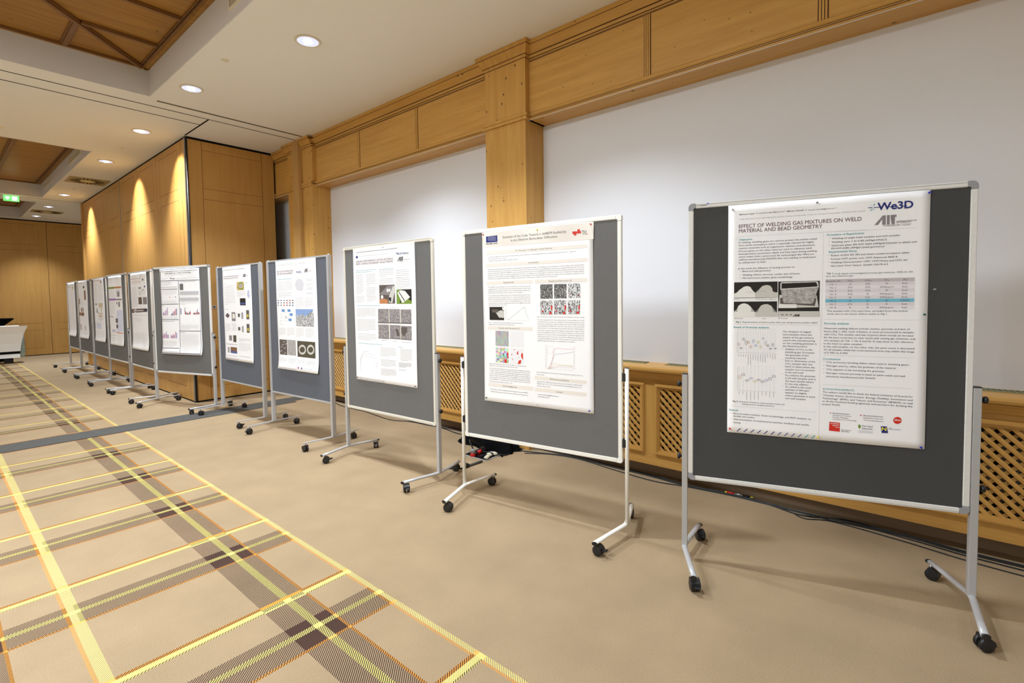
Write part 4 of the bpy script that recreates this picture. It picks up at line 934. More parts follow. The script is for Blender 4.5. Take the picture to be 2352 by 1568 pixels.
('D','text_column',599.8,864.1,657.1,861.1,1,6,'t'),
('D','text_column',620.8,879.4,768.3,972.7,10,4,'g'),
('D','text_column',599.3,996.1,759.6,1028.6,4,5,'k'),
('D','text_column',599.9,1056.5,692.6,1053.8,1,5,'i'),
('L','logo',[(49.4,1180.2),(66.1,1164.4)],3.2,'n'),
('L','logo',[(78.8,1180.6),(95.4,1164.8)],3.2,'n'),
('L','logo',[(108.0,1181.0),(124.4,1165.3)],3.2,'n'),
('L','logo',[(136.9,1181.4),(153.2,1165.7)],3.2,'n'),
('L','logo',[(165.6,1181.8),(181.7,1166.2)],3.2,'n'),
('L','logo',[(194.1,1182.1),(210.1,1166.6)],3.2,'n'),
('L','logo',[(222.3,1182.5),(238.2,1167.1)],3.2,'n'),
('L','logo',[(250.3,1182.9),(266.1,1167.5)],3.2,'n'),
('L','logo',[(278.1,1183.3),(293.8,1167.9)],3.2,'n'),
('L','logo',[(305.7,1183.7),(321.3,1168.4)],3.2,'n'),
('L','logo',[(333.1,1184.0),(348.5,1168.8)],3.2,'n'),
('L','logo',[(360.3,1184.4),(375.6,1169.2)],3.2,'n'),
('L','logo',[(387.3,1184.8),(402.5,1169.7)],3.2,'n')],
8: [('D','heading',36.2,34.6,596.8,48.0,2,4,'g'),
('T','title','RECYCLING TECHNOLOGIES',30.4,122.2,329.5,26,'m',0),
('T','title','FOR CIRCULAR ALUMINIUM',28.7,148.1,313.1,26,'m',0),
('T','logo','RecAL',419.3,140.8,93.3,30,'i',1),
('L','logo',[(470.2,100.2),(507.2,97.5),(517.8,106.7),(515.4,145.8),(473.8,148.6),(470.2,100.2)],2,'l'),
('Q','logo',[(565.3,141.8),(590.0,104.4),(599.0,104.4),(599.0,141.8),(588.7,141.8),(588.7,118.6),(576.3,141.8)],'g'),
('Q','logo',[(602.3,104.4),(610.7,104.4),(610.7,141.8),(602.3,141.8)],'g'),
('Q','logo',[(613.3,104.4),(630.2,104.4),(630.2,113.4),(625.7,113.4),(625.7,141.8),(616.6,141.8),(616.6,113.4),(613.3,113.4)],'g'),
('D','logo',638.7,127.5,699.7,133.6,2,5,'m'),
('L','rule',[(28.3,154.0),(713.2,164.9)],1,'l'),
('D','text_column',30.7,197.4,343.5,201.3,1,7,'t'),
('D','text_column',29.0,223.2,352.5,323.7,8,4,'g'),
('D','text_column',38.5,346.3,310.0,394.7,4,5,'g'),
('Q','logo',[(24.4,424.8),(50.4,424.8),(50.4,435.8),(24.4,435.8)],'g'),
('Q','logo',[(84.3,425.3),(110.3,425.3),(110.3,436.3),(84.3,436.3)],'i'),
('Q','logo',[(143.4,425.7),(169.4,425.7),(169.4,436.7),(143.4,436.7)],'G'),
('Q','logo',[(201.8,426.2),(227.8,426.2),(227.8,437.2),(201.8,437.2)],'g'),
('Q','logo',[(259.4,426.6),(285.4,426.6),(285.4,437.6),(259.4,437.6)],'R'),
('Q','logo',[(316.3,427.1),(342.3,427.1),(342.3,438.1),(316.3,438.1)],'g'),
('Q','logo',[(22.6,451.7),(48.6,451.7),(48.6,462.7),(22.6,462.7)],'i'),
('Q','logo',[(82.5,452.0),(108.5,452.0),(108.5,463.0),(82.5,463.0)],'G'),
('Q','logo',[(141.7,452.2),(167.7,452.2),(167.7,463.2),(141.7,463.2)],'g'),
('Q','logo',[(200.1,452.5),(226.1,452.5),(226.1,463.5),(200.1,463.5)],'R'),
('Q','logo',[(257.7,452.8),(283.7,452.8),(283.7,463.8),(257.7,463.8)],'g'),
('Q','logo',[(314.7,453.1),(340.7,453.1),(340.7,464.1),(314.7,464.1)],'g'),
('Q','logo',[(20.8,478.6),(46.8,478.6),(46.8,489.6),(20.8,489.6)],'G'),
('Q','logo',[(80.8,478.7),(106.8,478.7),(106.8,489.7),(80.8,489.7)],'g'),
('Q','logo',[(140.0,478.8),(166.0,478.8),(166.0,489.8),(140.0,489.8)],'R'),
('Q','logo',[(198.4,478.9),(224.4,478.9),(224.4,489.9),(198.4,489.9)],'g'),
('Q','logo',[(256.1,479.0),(282.1,479.0),(282.1,490.0),(256.1,490.0)],'g'),
('Q','logo',[(313.0,479.1),(339.0,479.1),(339.0,490.1),(313.0,490.1)],'i'),
('Q','chart',[(547.8,269.1),(542.8,288.4),(530.5,305.6),(512.2,319.2),(489.4,327.7),(464.5,330.3),(439.8,326.7),(417.7,317.3),(400.6,302.8),(390.1,284.7),(387.3,264.9),(392.5,245.3),(405.2,227.9),(424.0,214.4),(447.0,206.1),(472.1,203.8),(496.6,207.7),(518.2,217.4),(534.9,231.8),(545.0,249.6)],'e2'),
('L','chart',[(526.0,263.3),(544.9,263.8),(544.3,274.2),(525.3,273.7),(526.0,263.3)],1,'l'),
('L','chart',[(510.0,316.9),(529.1,317.3),(528.5,327.8),(509.4,327.4),(510.0,316.9)],1,'l'),
('L','chart',[(474.5,349.7),(493.7,350.1),(493.1,360.6),(473.9,360.3),(474.5,349.7)],1,'l'),
('L','chart',[(432.7,349.1),(452.1,349.4),(451.5,360.0),(432.1,359.7),(432.7,349.1)],1,'l'),
('L','chart',[(400.7,314.7),(420.2,315.1),(419.5,325.7),(400.0,325.3),(400.7,314.7)],1,'l'),
('L','chart',[(390.9,259.7),(410.5,260.2),(409.8,270.8),(390.3,270.3),(390.9,259.7)],1,'l'),
('L','chart',[(407.3,205.5),(426.8,206.1),(426.1,216.7),(406.7,216.1),(407.3,205.5)],1,'l'),
('L','chart',[(443.3,173.0),(462.6,173.7),(462.0,184.3),(442.7,183.6),(443.3,173.0)],1,'l'),
('L','chart',[(485.0,174.6),(504.1,175.3),(503.5,185.7),(484.4,185.1),(485.0,174.6)],1,'l'),
('L','chart',[(516.4,209.0),(535.4,209.7),(534.8,220.1),(515.8,219.5),(516.4,209.0)],1,'l'),
('D','text_column',599.5,215.8,717.1,229.9,2,5,'g'),
('D','text_column',596.9,260.8,714.6,274.3,2,5,'g'),
('D','text_column',594.4,304.1,712.2,317.0,2,5,'g'),
('D','text_column',591.5,353.6,709.5,365.8,2,5,'g'),
('D','text_column',386.8,407.1,535.5,505.0,8,4,'g'),
('D','text_column',557.2,404.5,701.8,502.2,8,4,'g'),
('Q','chart',[(100.3,528.4),(160.9,528.4),(160.9,555.7),(100.3,555.7)],'sky'),
('Q','chart',[(217.4,528.0),(276.6,528.0),(276.6,554.9),(217.4,554.9)],'sky'),
('Q','chart',[(257.0,571.3),(315.7,571.3),(315.7,597.8),(257.0,597.8)],'sky'),
('Q','chart',[(231.4,629.7),(290.4,629.7),(290.4,655.9),(231.4,655.9)],'sky'),
('L','chart',[(241.0,611.4),(237.4,626.0),(228.9,639.3),(216.2,650.0),(200.5,657.0),(183.4,659.6),(166.6,657.6),(151.6,651.1),(140.1,640.7),(133.1,627.5),(131.3,612.8),(135.0,598.0),(143.7,584.6),(156.6,573.9),(172.4,567.0),(189.5,564.6),(206.3,566.8),(221.0,573.4),(232.4,583.7),(239.3,596.8),(241.0,611.4)],1.6,'l'),
('T','chart','RecAL',164.1,612.1,42.9,13,'i',1),
('T','chart','Hub',168.3,628.5,37.7,13,'k',1),
('D','chart',66.9,583.1,110.0,593.7,2,5,'l'),
('D','chart',64.8,615.5,107.9,626.0,2,5,'l'),
('D','chart',62.3,652.6,105.5,662.9,2,5,'l'),
('D','chart',59.9,689.7,103.1,699.8,2,5,'l'),
('Q','picture',[(376.3,525.7),(701.0,525.7),(701.0,707.3),(376.3,707.3)],'sky2'),
('Q','picture',[(375.1,706.3),(382.8,581.0),(429.0,598.3),(469.9,589.0),(511.0,571.0),(533.0,601.5),(597.0,583.3),(642.9,595.9),(692.1,539.3),(712.8,577.8),(710.1,708.8)],'bw_grain'),
('D','text_column',24.9,737.9,165.0,814.1,7,4,'g'),
('D','text_column',192.4,733.5,342.1,815.1,7,4,'g'),
('D','text_column',371.9,733.3,520.4,817.6,7,4,'g'),
('D','text_column',549.1,733.0,710.2,814.9,7,4,'g'),
('Q','picture',[(27.2,863.7),(180.3,863.7),(180.3,1032.2),(27.2,1032.2)],'b'),
('Q','picture',[(191.1,861.7),(353.8,861.7),(353.8,1029.2),(191.1,1029.2)],'gray_grain'),
('L','picture',[(104.6,891.1),(146.9,881.0)],4,'W'),
('L','picture',[(76.0,926.7),(118.6,916.4)],4,'W'),
('L','picture',[(137.8,914.6),(179.8,904.4)],4,'W'),
('L','picture',[(48.0,951.4),(90.9,940.9)],4,'W'),
('L','picture',[(108.7,962.3),(151.0,951.8)],4,'W'),
('L','picture',[(36.1,998.6),(79.1,987.9)],4,'W'),
('L','picture',[(113.8,1017.6),(156.1,1006.9)],4,'W'),
('Q','picture',[(385.2,865.6),(722.3,865.6),(722.3,1036.6),(385.2,1036.6)],'K2'),
('L','picture',[(541.0,953.5),(535.4,970.0),(521.5,984.6),(501.3,994.9),(477.7,999.5),(454.4,997.6),(435.0,989.4),(422.4,976.2),(418.7,959.9),(424.4,943.2),(438.6,928.6),(459.1,918.3),(482.8,913.9),(505.9,916.0),(525.0,924.3),(537.3,937.5),(541.0,953.5)],22,'w'),
('L','picture',[(696.9,945.3),(691.6,961.5),(678.2,975.8),(658.6,986.0),(635.9,990.5),(613.5,988.5),(594.7,980.5),(582.5,967.5),(578.9,951.5),(584.4,935.1),(598.1,920.7),(617.9,910.7),(640.7,906.4),(663.0,908.5),(681.5,916.7),(693.3,929.6),(696.9,945.3)],22,'w'),
('D','text_column',26.0,1071.3,175.0,1115.4,5,4,'g'),
('D','text_column',200.3,1067.8,356.9,1113.9,5,4,'g'),
('D','text_column',384.4,1066.9,537.5,1121.7,5,4,'g'),
('D','text_column',556.2,1071.8,728.6,1114.1,5,4,'g'),
('L','logo',[(37.8,1187.5),(53.1,1169.5)],3.2,'n'),
('L','logo',[(67.8,1187.3),(83.0,1169.4)],3.2,'n'),
('L','logo',[(97.6,1187.1),(112.7,1169.3)],3.2,'n'),
('L','logo',[(127.3,1186.9),(142.3,1169.1)],3.2,'n'),
('L','logo',[(156.7,1186.8),(171.6,1169.0)],3.2,'n'),
('L','logo',[(185.9,1186.6),(200.7,1168.9)],3.2,'n'),
('L','logo',[(215.0,1186.4),(229.7,1168.7)],3.2,'n'),
('L','logo',[(243.9,1186.2),(258.5,1168.6)],3.2,'n'),
('L','logo',[(272.5,1186.0),(287.1,1168.5)],3.2,'n'),
('L','logo',[(301.0,1185.8),(315.5,1168.4)],3.2,'n'),
('L','logo',[(329.4,1185.6),(343.7,1168.2)],3.2,'n'),
('L','logo',[(357.5,1185.5),(371.8,1168.1)],3.2,'n'),
('Q','logo',[(396.0,1147.2),(422.9,1147.2),(422.9,1161.4),(396.0,1161.4)],'m2'),
('Q','logo',[(460.9,1147.8),(484.1,1147.8),(484.1,1163.9),(460.9,1163.9)],'n'),
('D','logo',492.4,1157.9,673.0,1153.0,1,5,'i')],
7: [('D','heading',47.3,35.5,641.8,37.5,2,4,'g'),
('D','title',40.1,113.6,465.4,124.0,1,14,'m'),
('D','title',37.8,138.2,451.9,147.2,1,14,'m'),
('Q','logo',[(564.7,142.8),(594.9,105.3),(606.0,105.3),(606.0,142.8),(593.3,142.8),(593.3,119.6),(578.2,142.8)],'g'),
('Q','logo',[(610.0,105.3),(620.4,105.3),(620.4,142.8),(610.0,142.8)],'g'),
('Q','logo',[(623.5,105.3),(644.2,105.3),(644.2,114.3),(638.6,114.3),(638.6,142.8),(627.5,142.8),(627.5,114.3),(623.5,114.3)],'g'),
('D','logo',649.9,126.8,706.8,131.0,2,5,'m'),
('L','rule',[(36.2,156.4),(703.7,168.1)],1,'l'),
('D','text_column',39.0,207.1,88.6,208.4,1,5,'t'),
('D','text_column',43.9,235.2,347.1,472.9,12,4,'g'),
('Q','picture',[(394.4,196.1),(586.7,196.1),(586.7,299.7),(394.4,299.7)],'sand'),
('L','picture',[(418.9,262.2),(457.5,216.6),(526.9,206.2),(574.1,235.1),(565.8,280.9),(485.8,287.4),(418.9,262.2)],16,'v'),
('Q','picture',[(475.4,222.2),(494.4,222.2),(494.4,267.0),(475.4,267.0)],'sky'),
('Q','picture',[(514.1,223.3),(533.0,223.3),(533.0,267.9),(514.1,267.9)],'sky'),
('D','text_column',598.6,210.3,692.5,225.2,2,4,'t'),
('D','text_column',390.8,318.7,629.4,375.8,5,4,'g'),
('Q','picture',[(679.5,303.6),(718.9,304.4),(714.0,364.7),(735.8,365.0),(693.1,406.9),(659.2,364.0),(679.0,364.3)],'lav'),
('Q','picture',[(464.8,400.7),(611.3,400.7),(611.3,487.7),(464.8,487.7)],'K'),
('Q','picture',[(483.1,454.6),(594.3,454.6),(594.3,477.5),(483.1,477.5)],'i'),
('D','text_column',26.2,537.0,152.1,538.7,1,5,'t'),
('Q','picture',[(103.9,584.0),(166.9,618.7),(105.2,651.7),(38.6,620.3)],'b'),
('Q','picture',[(219.2,574.5),(323.8,574.5),(323.8,687.4),(219.2,687.4)],'G'),
('Q','picture',[(241.3,596.6),(307.8,596.6),(307.8,653.9),(241.3,653.9)],'e'),
('Q','picture',[(390.8,589.9),(445.1,589.9),(445.1,633.1),(390.8,633.1)],'b'),
('Q','picture',[(484.3,576.6),(534.5,576.6),(534.5,655.5),(484.3,655.5)],'l'),
('Q','picture',[(617.6,546.9),(690.3,546.9),(690.3,658.1),(617.6,658.1)],'b'),
('Q','picture',[(629.1,595.8),(674.7,595.8),(674.7,633.0),(629.1,633.0)],'y'),
('Q','picture',[(383.3,759.6),(444.6,759.6),(444.6,801.8),(383.3,801.8)],'b'),
('Q','picture',[(486.2,744.5),(534.3,744.5),(534.3,820.7),(486.2,820.7)],'l'),
('Q','picture',[(614.9,715.6),(690.1,715.6),(690.1,822.7),(614.9,822.7)],'b'),
('Q','picture',[(628.5,766.5),(674.3,766.5),(674.3,800.9),(628.5,800.9)],'y'),
('D','text_column',28.7,728.8,180.7,818.4,7,4,'g'),
('D','text_column',213.5,721.4,348.9,805.8,7,4,'g'),
('Q','picture',[(119.6,874.2),(201.6,874.2),(201.6,938.6),(119.6,938.6)],'G'),
('Q','picture',[(236.7,867.8),(324.3,867.8),(324.3,954.4),(236.7,954.4)],'K2'),
('D','text_column',30.4,984.0,356.5,989.8,3,4,'g'),
('Q','picture',[(64.0,1025.9),(124.1,1025.9),(124.1,1098.4),(64.0,1098.4)],'gray_grain'),
('Q','picture',[(150.5,1021.5),(332.7,1021.5),(332.7,1075.6),(150.5,1075.6)],'br'),
('Q','picture',[(150.8,1073.1),(335.5,1073.1),(335.5,1098.8),(150.8,1098.8)],'i'),
('D','text_column',394.2,904.0,712.0,931.8,3,5,'g'),
('D','text_column',393.7,964.9,706.9,1049.1,6,4,'g'),
('D','text_column',28.9,1138.8,356.1,1132.4,2,4,'g'),
('D','text_column',392.2,1119.6,696.2,1128.3,2,4,'g'),
('L','logo',[(39.8,1184.0),(61.6,1162.9)],3.2,'n'),
('L','logo',[(75.8,1183.7),(97.4,1162.8)],3.2,'n'),
('L','logo',[(111.6,1183.5),(133.1,1162.7)],3.2,'n'),
('L','logo',[(147.1,1183.3),(168.4,1162.5)],3.2,'n'),
('L','logo',[(182.4,1183.1),(203.6,1162.4)],3.2,'n'),
('L','logo',[(217.5,1182.9),(238.5,1162.3)],3.2,'n'),
('L','logo',[(252.3,1182.7),(273.2,1162.1)],3.2,'n'),
('L','logo',[(286.9,1182.5),(307.6,1162.0)],3.2,'n'),
('L','logo',[(321.2,1182.3),(341.8,1161.9)],3.2,'n'),
('L','logo',[(355.3,1182.1),(375.8,1161.7)],3.2,'n')],
6: [('L','border',[(17.2,13.3),(825.7,4.8),(800.5,1173.7),(-20.0,1177.8),(17.2,13.3)],7,'n2'),
('T','title','Influence of pre-ageing treatments on the cluster formation and the',32.2,40.2,761.7,20,'g',1),
('T','title','further ageing route in Al-Mg-Si extrusion alloys',121.3,68.6,550.0,20,'g',1),
('D','title',265.3,88.2,522.0,89.9,1,7,'l'),
('Q','logo',[(221.2,128.7),(238.1,122.9),(245.6,134.7),(228.7,140.5)],'k'),
('T','logo','HAI',250.2,146.1,76.8,22,'k',2),
('D','logo',28.8,128.7,192.4,145.7,3,4,'l'),
('D','logo',351.0,132.3,787.3,144.5,3,4,'l'),
('L','border',[(12.1,164.3),(815.4,169.3)],7,'n2'),
('L','border',[(398.5,171.5),(393.7,1178.1)],7,'n2'),
('L','border',[(-7.1,495.4),(377.1,491.8)],7,'n2'),
('L','border',[(-11.2,712.1),(376.1,708.2)],7,'n2'),
('L','border',[(383.3,864.6),(804.4,862.1)],7,'n2'),
('L','border',[(-29.5,1111.4),(367.3,1105.7)],7,'n2'),
('D','text_column',22.0,184.3,242.1,186.2,1,7,'k'),
('D','text_column',27.6,204.3,255.5,230.0,3,4,'g'),
('L','table',[(19.8,254.6),(369.9,254.7)],6,'l'),
('L','table',[(18.1,279.8),(368.3,279.4)],6,'l'),
('L','table',[(17.4,288.8),(367.7,288.2)],6,'l'),
('D','text_column',20.1,310.5,356.0,360.5,4,4,'g'),
('Q','chart',[(55.3,390.3),(65.8,390.3),(65.8,401.3),(55.3,401.3)],'v'),
('Q','chart',[(186.6,389.3),(202.5,389.3),(202.5,400.2),(186.6,400.2)],'R'),
('Q','chart',[(313.3,388.3),(328.8,388.3),(328.8,400.0),(313.3,400.0)],'n'),
('L','chart',[(22.4,378.2),(18.2,436.8),(116.6,436.0)],1,'l'),
('L','chart',[(134.5,379.7),(130.4,437.9),(227.6,437.2)],1,'l'),
('L','chart',[(245.2,381.2),(241.2,439.1),(337.2,438.3)],1,'l'),
('D','text_column',5.5,456.6,355.1,475.7,2,5,'g'),
('D','text_column',2.8,514.5,62.2,513.0,1,7,'k'),
('Q','chart',[(37.5,604.1),(52.6,604.1),(52.6,649.3),(37.5,649.3)],'u2'),
('Q','chart',[(58.7,622.2),(75.1,622.2),(75.1,649.3),(58.7,649.3)],'p'),
('Q','chart',[(83.7,586.1),(97.5,586.1),(97.5,649.3),(83.7,649.3)],'u2'),
('Q','chart',[(107.3,570.0),(119.9,570.0),(119.9,649.2),(107.3,649.2)],'p'),
('Q','chart',[(131.6,541.3),(142.3,541.3),(142.3,649.2),(131.6,649.2)],'u2'),
('Q','chart',[(214.3,631.1),(231.0,631.1),(231.0,649.0),(214.3,649.0)],'k'),
('Q','chart',[(237.5,615.0),(253.1,615.0),(253.1,649.0),(237.5,649.0)],'i'),
('Q','chart',[(260.8,595.4),(275.0,595.4),(275.0,648.9),(260.8,648.9)],'p'),
('Q','chart',[(283.4,586.5),(297.0,586.5),(297.0,648.9),(283.4,648.9)],'i'),
('Q','chart',[(307.1,559.8),(318.9,559.8),(318.9,648.9),(307.1,648.9)],'R'),
('Q','chart',[(329.4,552.8),(340.7,552.8),(340.7,648.8),(329.4,648.8)],'i'),
('D','text_column',1.5,673.9,354.0,693.2,2,5,'g'),
('D','text_column',-5.8,735.7,279.2,729.3,1,8,'k'),
('Q','chart',[(6.8,758.3),(6.7,758.3),(6.7,840.0),(6.8,840.0)],'e2'),
('Q','chart',[(66.1,757.8),(66.0,757.8),(66.0,839.3),(66.1,839.3)],'e2'),
('Q','chart',[(125.0,757.3),(124.9,757.3),(124.9,838.5),(125.0,838.5)],'e2'),
('Q','chart',[(183.5,756.9),(183.5,756.9),(183.5,837.8),(183.5,837.8)],'e2'),
('Q','chart',[(241.6,756.4),(241.6,756.4),(241.6,837.1),(241.6,837.1)],'e2'),
('Q','chart',[(299.3,756.0),(299.4,756.0),(299.4,836.3),(299.3,836.3)],'e2'),
('Q','chart',[(9.0,928.2),(25.6,928.2),(25.6,973.3),(9.0,973.3)],'p'),
('Q','chart',[(34.6,905.0),(49.6,905.0),(49.6,972.9),(34.6,972.9)],'u2'),
('Q','chart',[(58.0,913.7),(73.6,913.7),(73.6,972.4),(58.0,972.4)],'p'),
('Q','chart',[(84.1,881.6),(97.5,881.6),(97.5,971.9),(84.1,971.9)],'u2'),
('Q','chart',[(105.2,922.0),(121.3,922.0),(121.3,971.4),(105.2,971.4)],'p'),
('Q','chart',[(129.0,921.6),(145.1,921.6),(145.1,970.9),(129.0,970.9)],'u2'),
('Q','chart',[(194.1,924.9),(210.5,924.9),(210.5,969.6),(194.1,969.6)],'p'),
('Q','chart',[(217.1,933.5),(234.0,933.5),(234.0,969.2),(217.1,969.2)],'u2'),
('Q','chart',[(242.1,910.6),(257.4,910.6),(257.4,968.7),(242.1,968.7)],'p'),
('Q','chart',[(264.6,923.7),(280.9,923.7),(280.9,968.2),(264.6,968.2)],'u2'),
('Q','chart',[(291.3,874.0),(304.2,874.0),(304.2,967.7),(291.3,967.7)],'p'),
('Q','chart',[(313.4,891.6),(327.5,891.6),(327.5,967.3),(313.4,967.3)],'u2'),
('D','text_column',-11.5,1017.8,331.8,1086.1,5,5,'g'),
('D','text_column',-14.1,1134.7,82.3,1130.1,1,7,'k'),
('D','text_column',-11.1,1152.9,357.0,1157.0,2,5,'g'),
('D','text_column',424.7,183.6,755.0,185.0,1,8,'k'),
('Q','picture',[(420.0,213.4),(492.2,213.4),(492.2,299.3),(420.0,299.3)],'bw_grain_d'),
('L','chart',[(515.9,284.0),(530.6,223.0),(573.5,217.0)],1,'l'),
('L','chart',[(615.2,285.9),(629.7,225.3),(672.1,219.3)],1,'l'),
('L','chart',[(713.4,287.8),(727.7,227.5),(769.6,221.6)],1,'l'),
('Q','table',[(415.7,319.1),(790.3,319.1),(790.3,365.2),(415.7,365.2)],'h2'),
('Q','table',[(409.8,407.2),(787.6,407.2),(787.6,449.0),(409.8,449.0)],'h2'),
('D','table',432.7,326.4,775.0,442.8,7,4,'l'),
('D','text_column',417.2,458.5,784.7,494.7,3,5,'g'),
('Q','chart',[(502.9,542.9),(511.5,542.9),(511.5,635.3),(502.9,635.3)],'k'),
('Q','chart',[(515.8,591.3),(527.6,591.3),(527.6,635.3),(515.8,635.3)],'R'),
('Q','chart',[(530.3,613.3),(543.5,613.3),(543.5,635.3),(530.3,635.3)],'g'),
('Q','chart',[(546.6,608.9),(559.5,608.9),(559.5,635.2),(546.6,635.2)],'i'),
('Q','chart',[(562.0,617.7),(575.4,617.7),(575.4,635.2),(562.0,635.2)],'R'),
('Q','chart',[(577.6,622.1),(591.3,622.1),(591.3,635.2),(577.6,635.2)],'k'),
('Q','chart',[(595.2,595.8),(607.2,595.8),(607.2,635.2),(595.2,635.2)],'g'),
('Q','chart',[(611.0,595.8),(623.0,595.8),(623.0,635.2),(611.0,635.2)],'R'),
('Q','chart',[(669.9,622.0),(683.5,622.0),(683.5,635.1),(669.9,635.1)],'R'),
('Q','chart',[(686.4,609.0),(699.2,609.0),(699.2,635.1),(686.4,635.1)],'k'),
('Q','chart',[(701.6,617.7),(714.8,617.7),(714.8,635.1),(701.6,635.1)],'R'),
('Q','chart',[(717.5,613.3),(730.5,613.3),(730.5,635.1),(717.5,635.1)],'g'),
('Q','chart',[(734.5,591.6),(746.1,591.6),(746.1,635.0),(734.5,635.0)],'R'),
('Q','chart',[(752.0,561.3),(761.6,561.3),(761.6,635.0),(752.0,635.0)],'i'),
('Q','chart',[(764.9,604.7),(777.2,604.7),(777.2,635.0),(764.9,635.0)],'g'),
('Q','chart',[(780.1,609.0),(792.7,609.0),(792.7,635.0),(780.1,635.0)],'R'),
('Q','chart',[(417.7,551.3),(432.4,551.3),(432.4,635.4),(417.7,635.4)],'i'),
('L','chart',[(415.9,679.7),(410.0,768.4),(504.2,767.6)],1,'l'),
('L','chart',[(550.0,679.2),(544.3,767.2),(637.0,766.4)],1,'l'),
('L','chart',[(675.4,678.7),(669.9,766.1),(761.2,765.3)],1,'l'),
('D','text_column',415.5,787.8,776.2,836.4,4,5,'g'),
('D','text_column',402.1,888.4,499.3,884.2,1,7,'k'),
('D','text_column',420.6,914.7,763.7,1139.9,15,4,'g')],
5: [('D','title',22.5,85.8,616.2,96.9,1,12,'o'),
('D','title',25.1,125.7,523.6,134.5,1,12,'o'),
('Q','logo',[(615.8,127.3),(646.5,99.4),(657.9,99.4),(657.9,127.3),(644.9,127.3),(644.9,110.0),(629.6,127.3)],'g'),
('Q','logo',[(661.9,99.4),(672.4,99.4),(672.4,127.3),(661.9,127.3)],'g'),
('Q','logo',[(675.7,99.4),(696.7,99.4),(696.7,106.1),(691.0,106.1),(691.0,127.3),(679.7,127.3),(679.7,106.1),(675.7,106.1)],'g'),
('D','heading',20.6,152.2,584.3,161.8,1,8,'o'),
('D','text_column',22.3,225.3,348.3,533.7,16,5,'g'),
('Q','picture',[(430.4,221.6),(570.2,221.6),(570.2,250.3),(430.4,250.3)],'l'),
('Q','picture',[(705.6,205.5),(756.1,205.5),(756.1,231.8),(705.6,231.8)],'n'),
('L','picture',[(435.3,273.2),(489.7,344.7),(566.1,275.7)],8,'b'),
('L','picture',[(620.4,340.1),(610.1,270.2),(696.1,265.6),(696.9,341.2)],8,'b'),
('Q','picture',[(404.8,378.4),(575.7,378.4),(575.7,486.0),(404.8,486.0)],'b'),
('Q','picture',[(622.9,378.2),(808.2,378.2),(808.2,486.3),(622.9,486.3)],'G'),
('Q','picture',[(-25.6,561.4),(806.8,548.8),(803.2,598.9),(-27.1,625.8)],'b'),
('L','picture',[(160.2,571.1),(265.6,570.6)],12,'W'),
('L','picture',[(153.1,613.5),(258.7,612.5)],12,'W'),
('L','picture',[(86.9,592.8),(625.0,581.3)],12,'e2'),
('Q','picture',[(683.9,558.2),(799.1,558.2),(799.1,598.9),(683.9,598.9)],'n2'),
('D','text_column',4.1,665.7,741.2,649.8,1,6,'i'),
('D','text_column',11.5,705.7,529.8,774.3,4,5,'g'),
('D','text_column',51.2,805.2,182.1,854.9,4,5,'l'),
('Q','chart',[(76.8,931.3),(60.5,931.3),(60.5,1112.5),(76.8,1112.5)],'e2'),
('Q','chart',[(160.7,928.4),(144.7,928.4),(144.7,1108.4),(160.7,1108.4)],'e2'),
('Q','chart',[(243.5,925.6),(227.8,925.6),(227.8,1104.3),(243.5,1104.3)],'e2'),
('Q','chart',[(325.1,922.7),(309.7,922.7),(309.7,1100.3),(325.1,1100.3)],'e2'),
('Q','chart',[(405.7,920.0),(390.6,920.0),(390.6,1096.3),(405.7,1096.3)],'e2'),
('Q','chart',[(485.2,917.2),(470.4,917.2),(470.4,1092.4),(485.2,1092.4)],'e2'),
('Q','chart',[(563.7,914.5),(549.2,914.5),(549.2,1088.5),(563.7,1088.5)],'e2'),
('D','text_column',570.3,927.1,705.4,1150.7,14,5,'lav')],
4: [('D','title',42.5,25.2,675.0,40.0,2,9,'g'),
('Q','heading',[(-3.7,181.2),(412.4,181.2),(412.4,212.4),(-3.7,212.4)],'v'),
('Q','heading',[(417.9,182.4),(795.1,182.4),(795.1,210.9),(417.9,210.9)],'o'),
('D','text_column',3.8,230.1,398.9,374.1,8,5,'g'),
('Q','picture',[(496.1,239.8),(694.9,239.8),(694.9,355.9),(496.1,355.9)],'e2'),
('Q','picture',[(573.2,269.6),(670.5,269.6),(670.5,351.4),(573.2,351.4)],'G'),
('Q','heading',[(19.6,382.2),(454.3,382.2),(454.3,414.7),(19.6,414.7)],'pu'),
('Q','heading',[(458.4,391.8),(785.2,391.8),(785.2,409.9),(458.4,409.9)],'g'),
('D','text_column',48.8,432.6,383.6,661.7,11,5,'g'),
('Q','picture',[(594.0,439.7),(680.3,439.7),(680.3,524.5),(594.0,524.5)],'G'),
('Q','picture',[(489.6,449.1),(535.3,449.1),(535.3,482.0),(489.6,482.0)],'b'),
('Q','picture',[(474.9,589.1),(805.1,580.1),(792.9,937.0),(434.0,963.1)],'lav2'),
('Q','picture',[(408.7,726.2),(530.2,726.2),(530.2,799.8),(408.7,799.8)],'b'),
('Q','picture',[(431.6,830.8),(533.8,830.8),(533.8,895.4),(431.6,895.4)],'g'),
('Q','picture',[(149.6,921.3),(355.1,921.3),(355.1,965.8),(149.6,965.8)],'lav'),
('Q','heading',[(418.3,963.7),(786.1,963.7),(786.1,976.5),(418.3,976.5)],'or2'),
('D','text_column',49.4,1020.6,386.8,1022.6,1,10,'v'),
('L','heading',[(27.3,695.4),(270.1,703.7)],9,'n'),
('D','text_column',70.1,1056.8,376.5,1138.8,6,5,'g'),
('D','text_column',478.4,1004.7,781.3,1148.0,7,5,'g')],
3: [('D','title',58.1,34.9,667.3,43.4,2,9,'o'),
('Q','logo',[(611.8,90.4),(641.6,52.5),(652.6,52.5),(652.6,90.4),(640.0,90.4),(640.0,66.9),(625.1,90.4)],'g'),
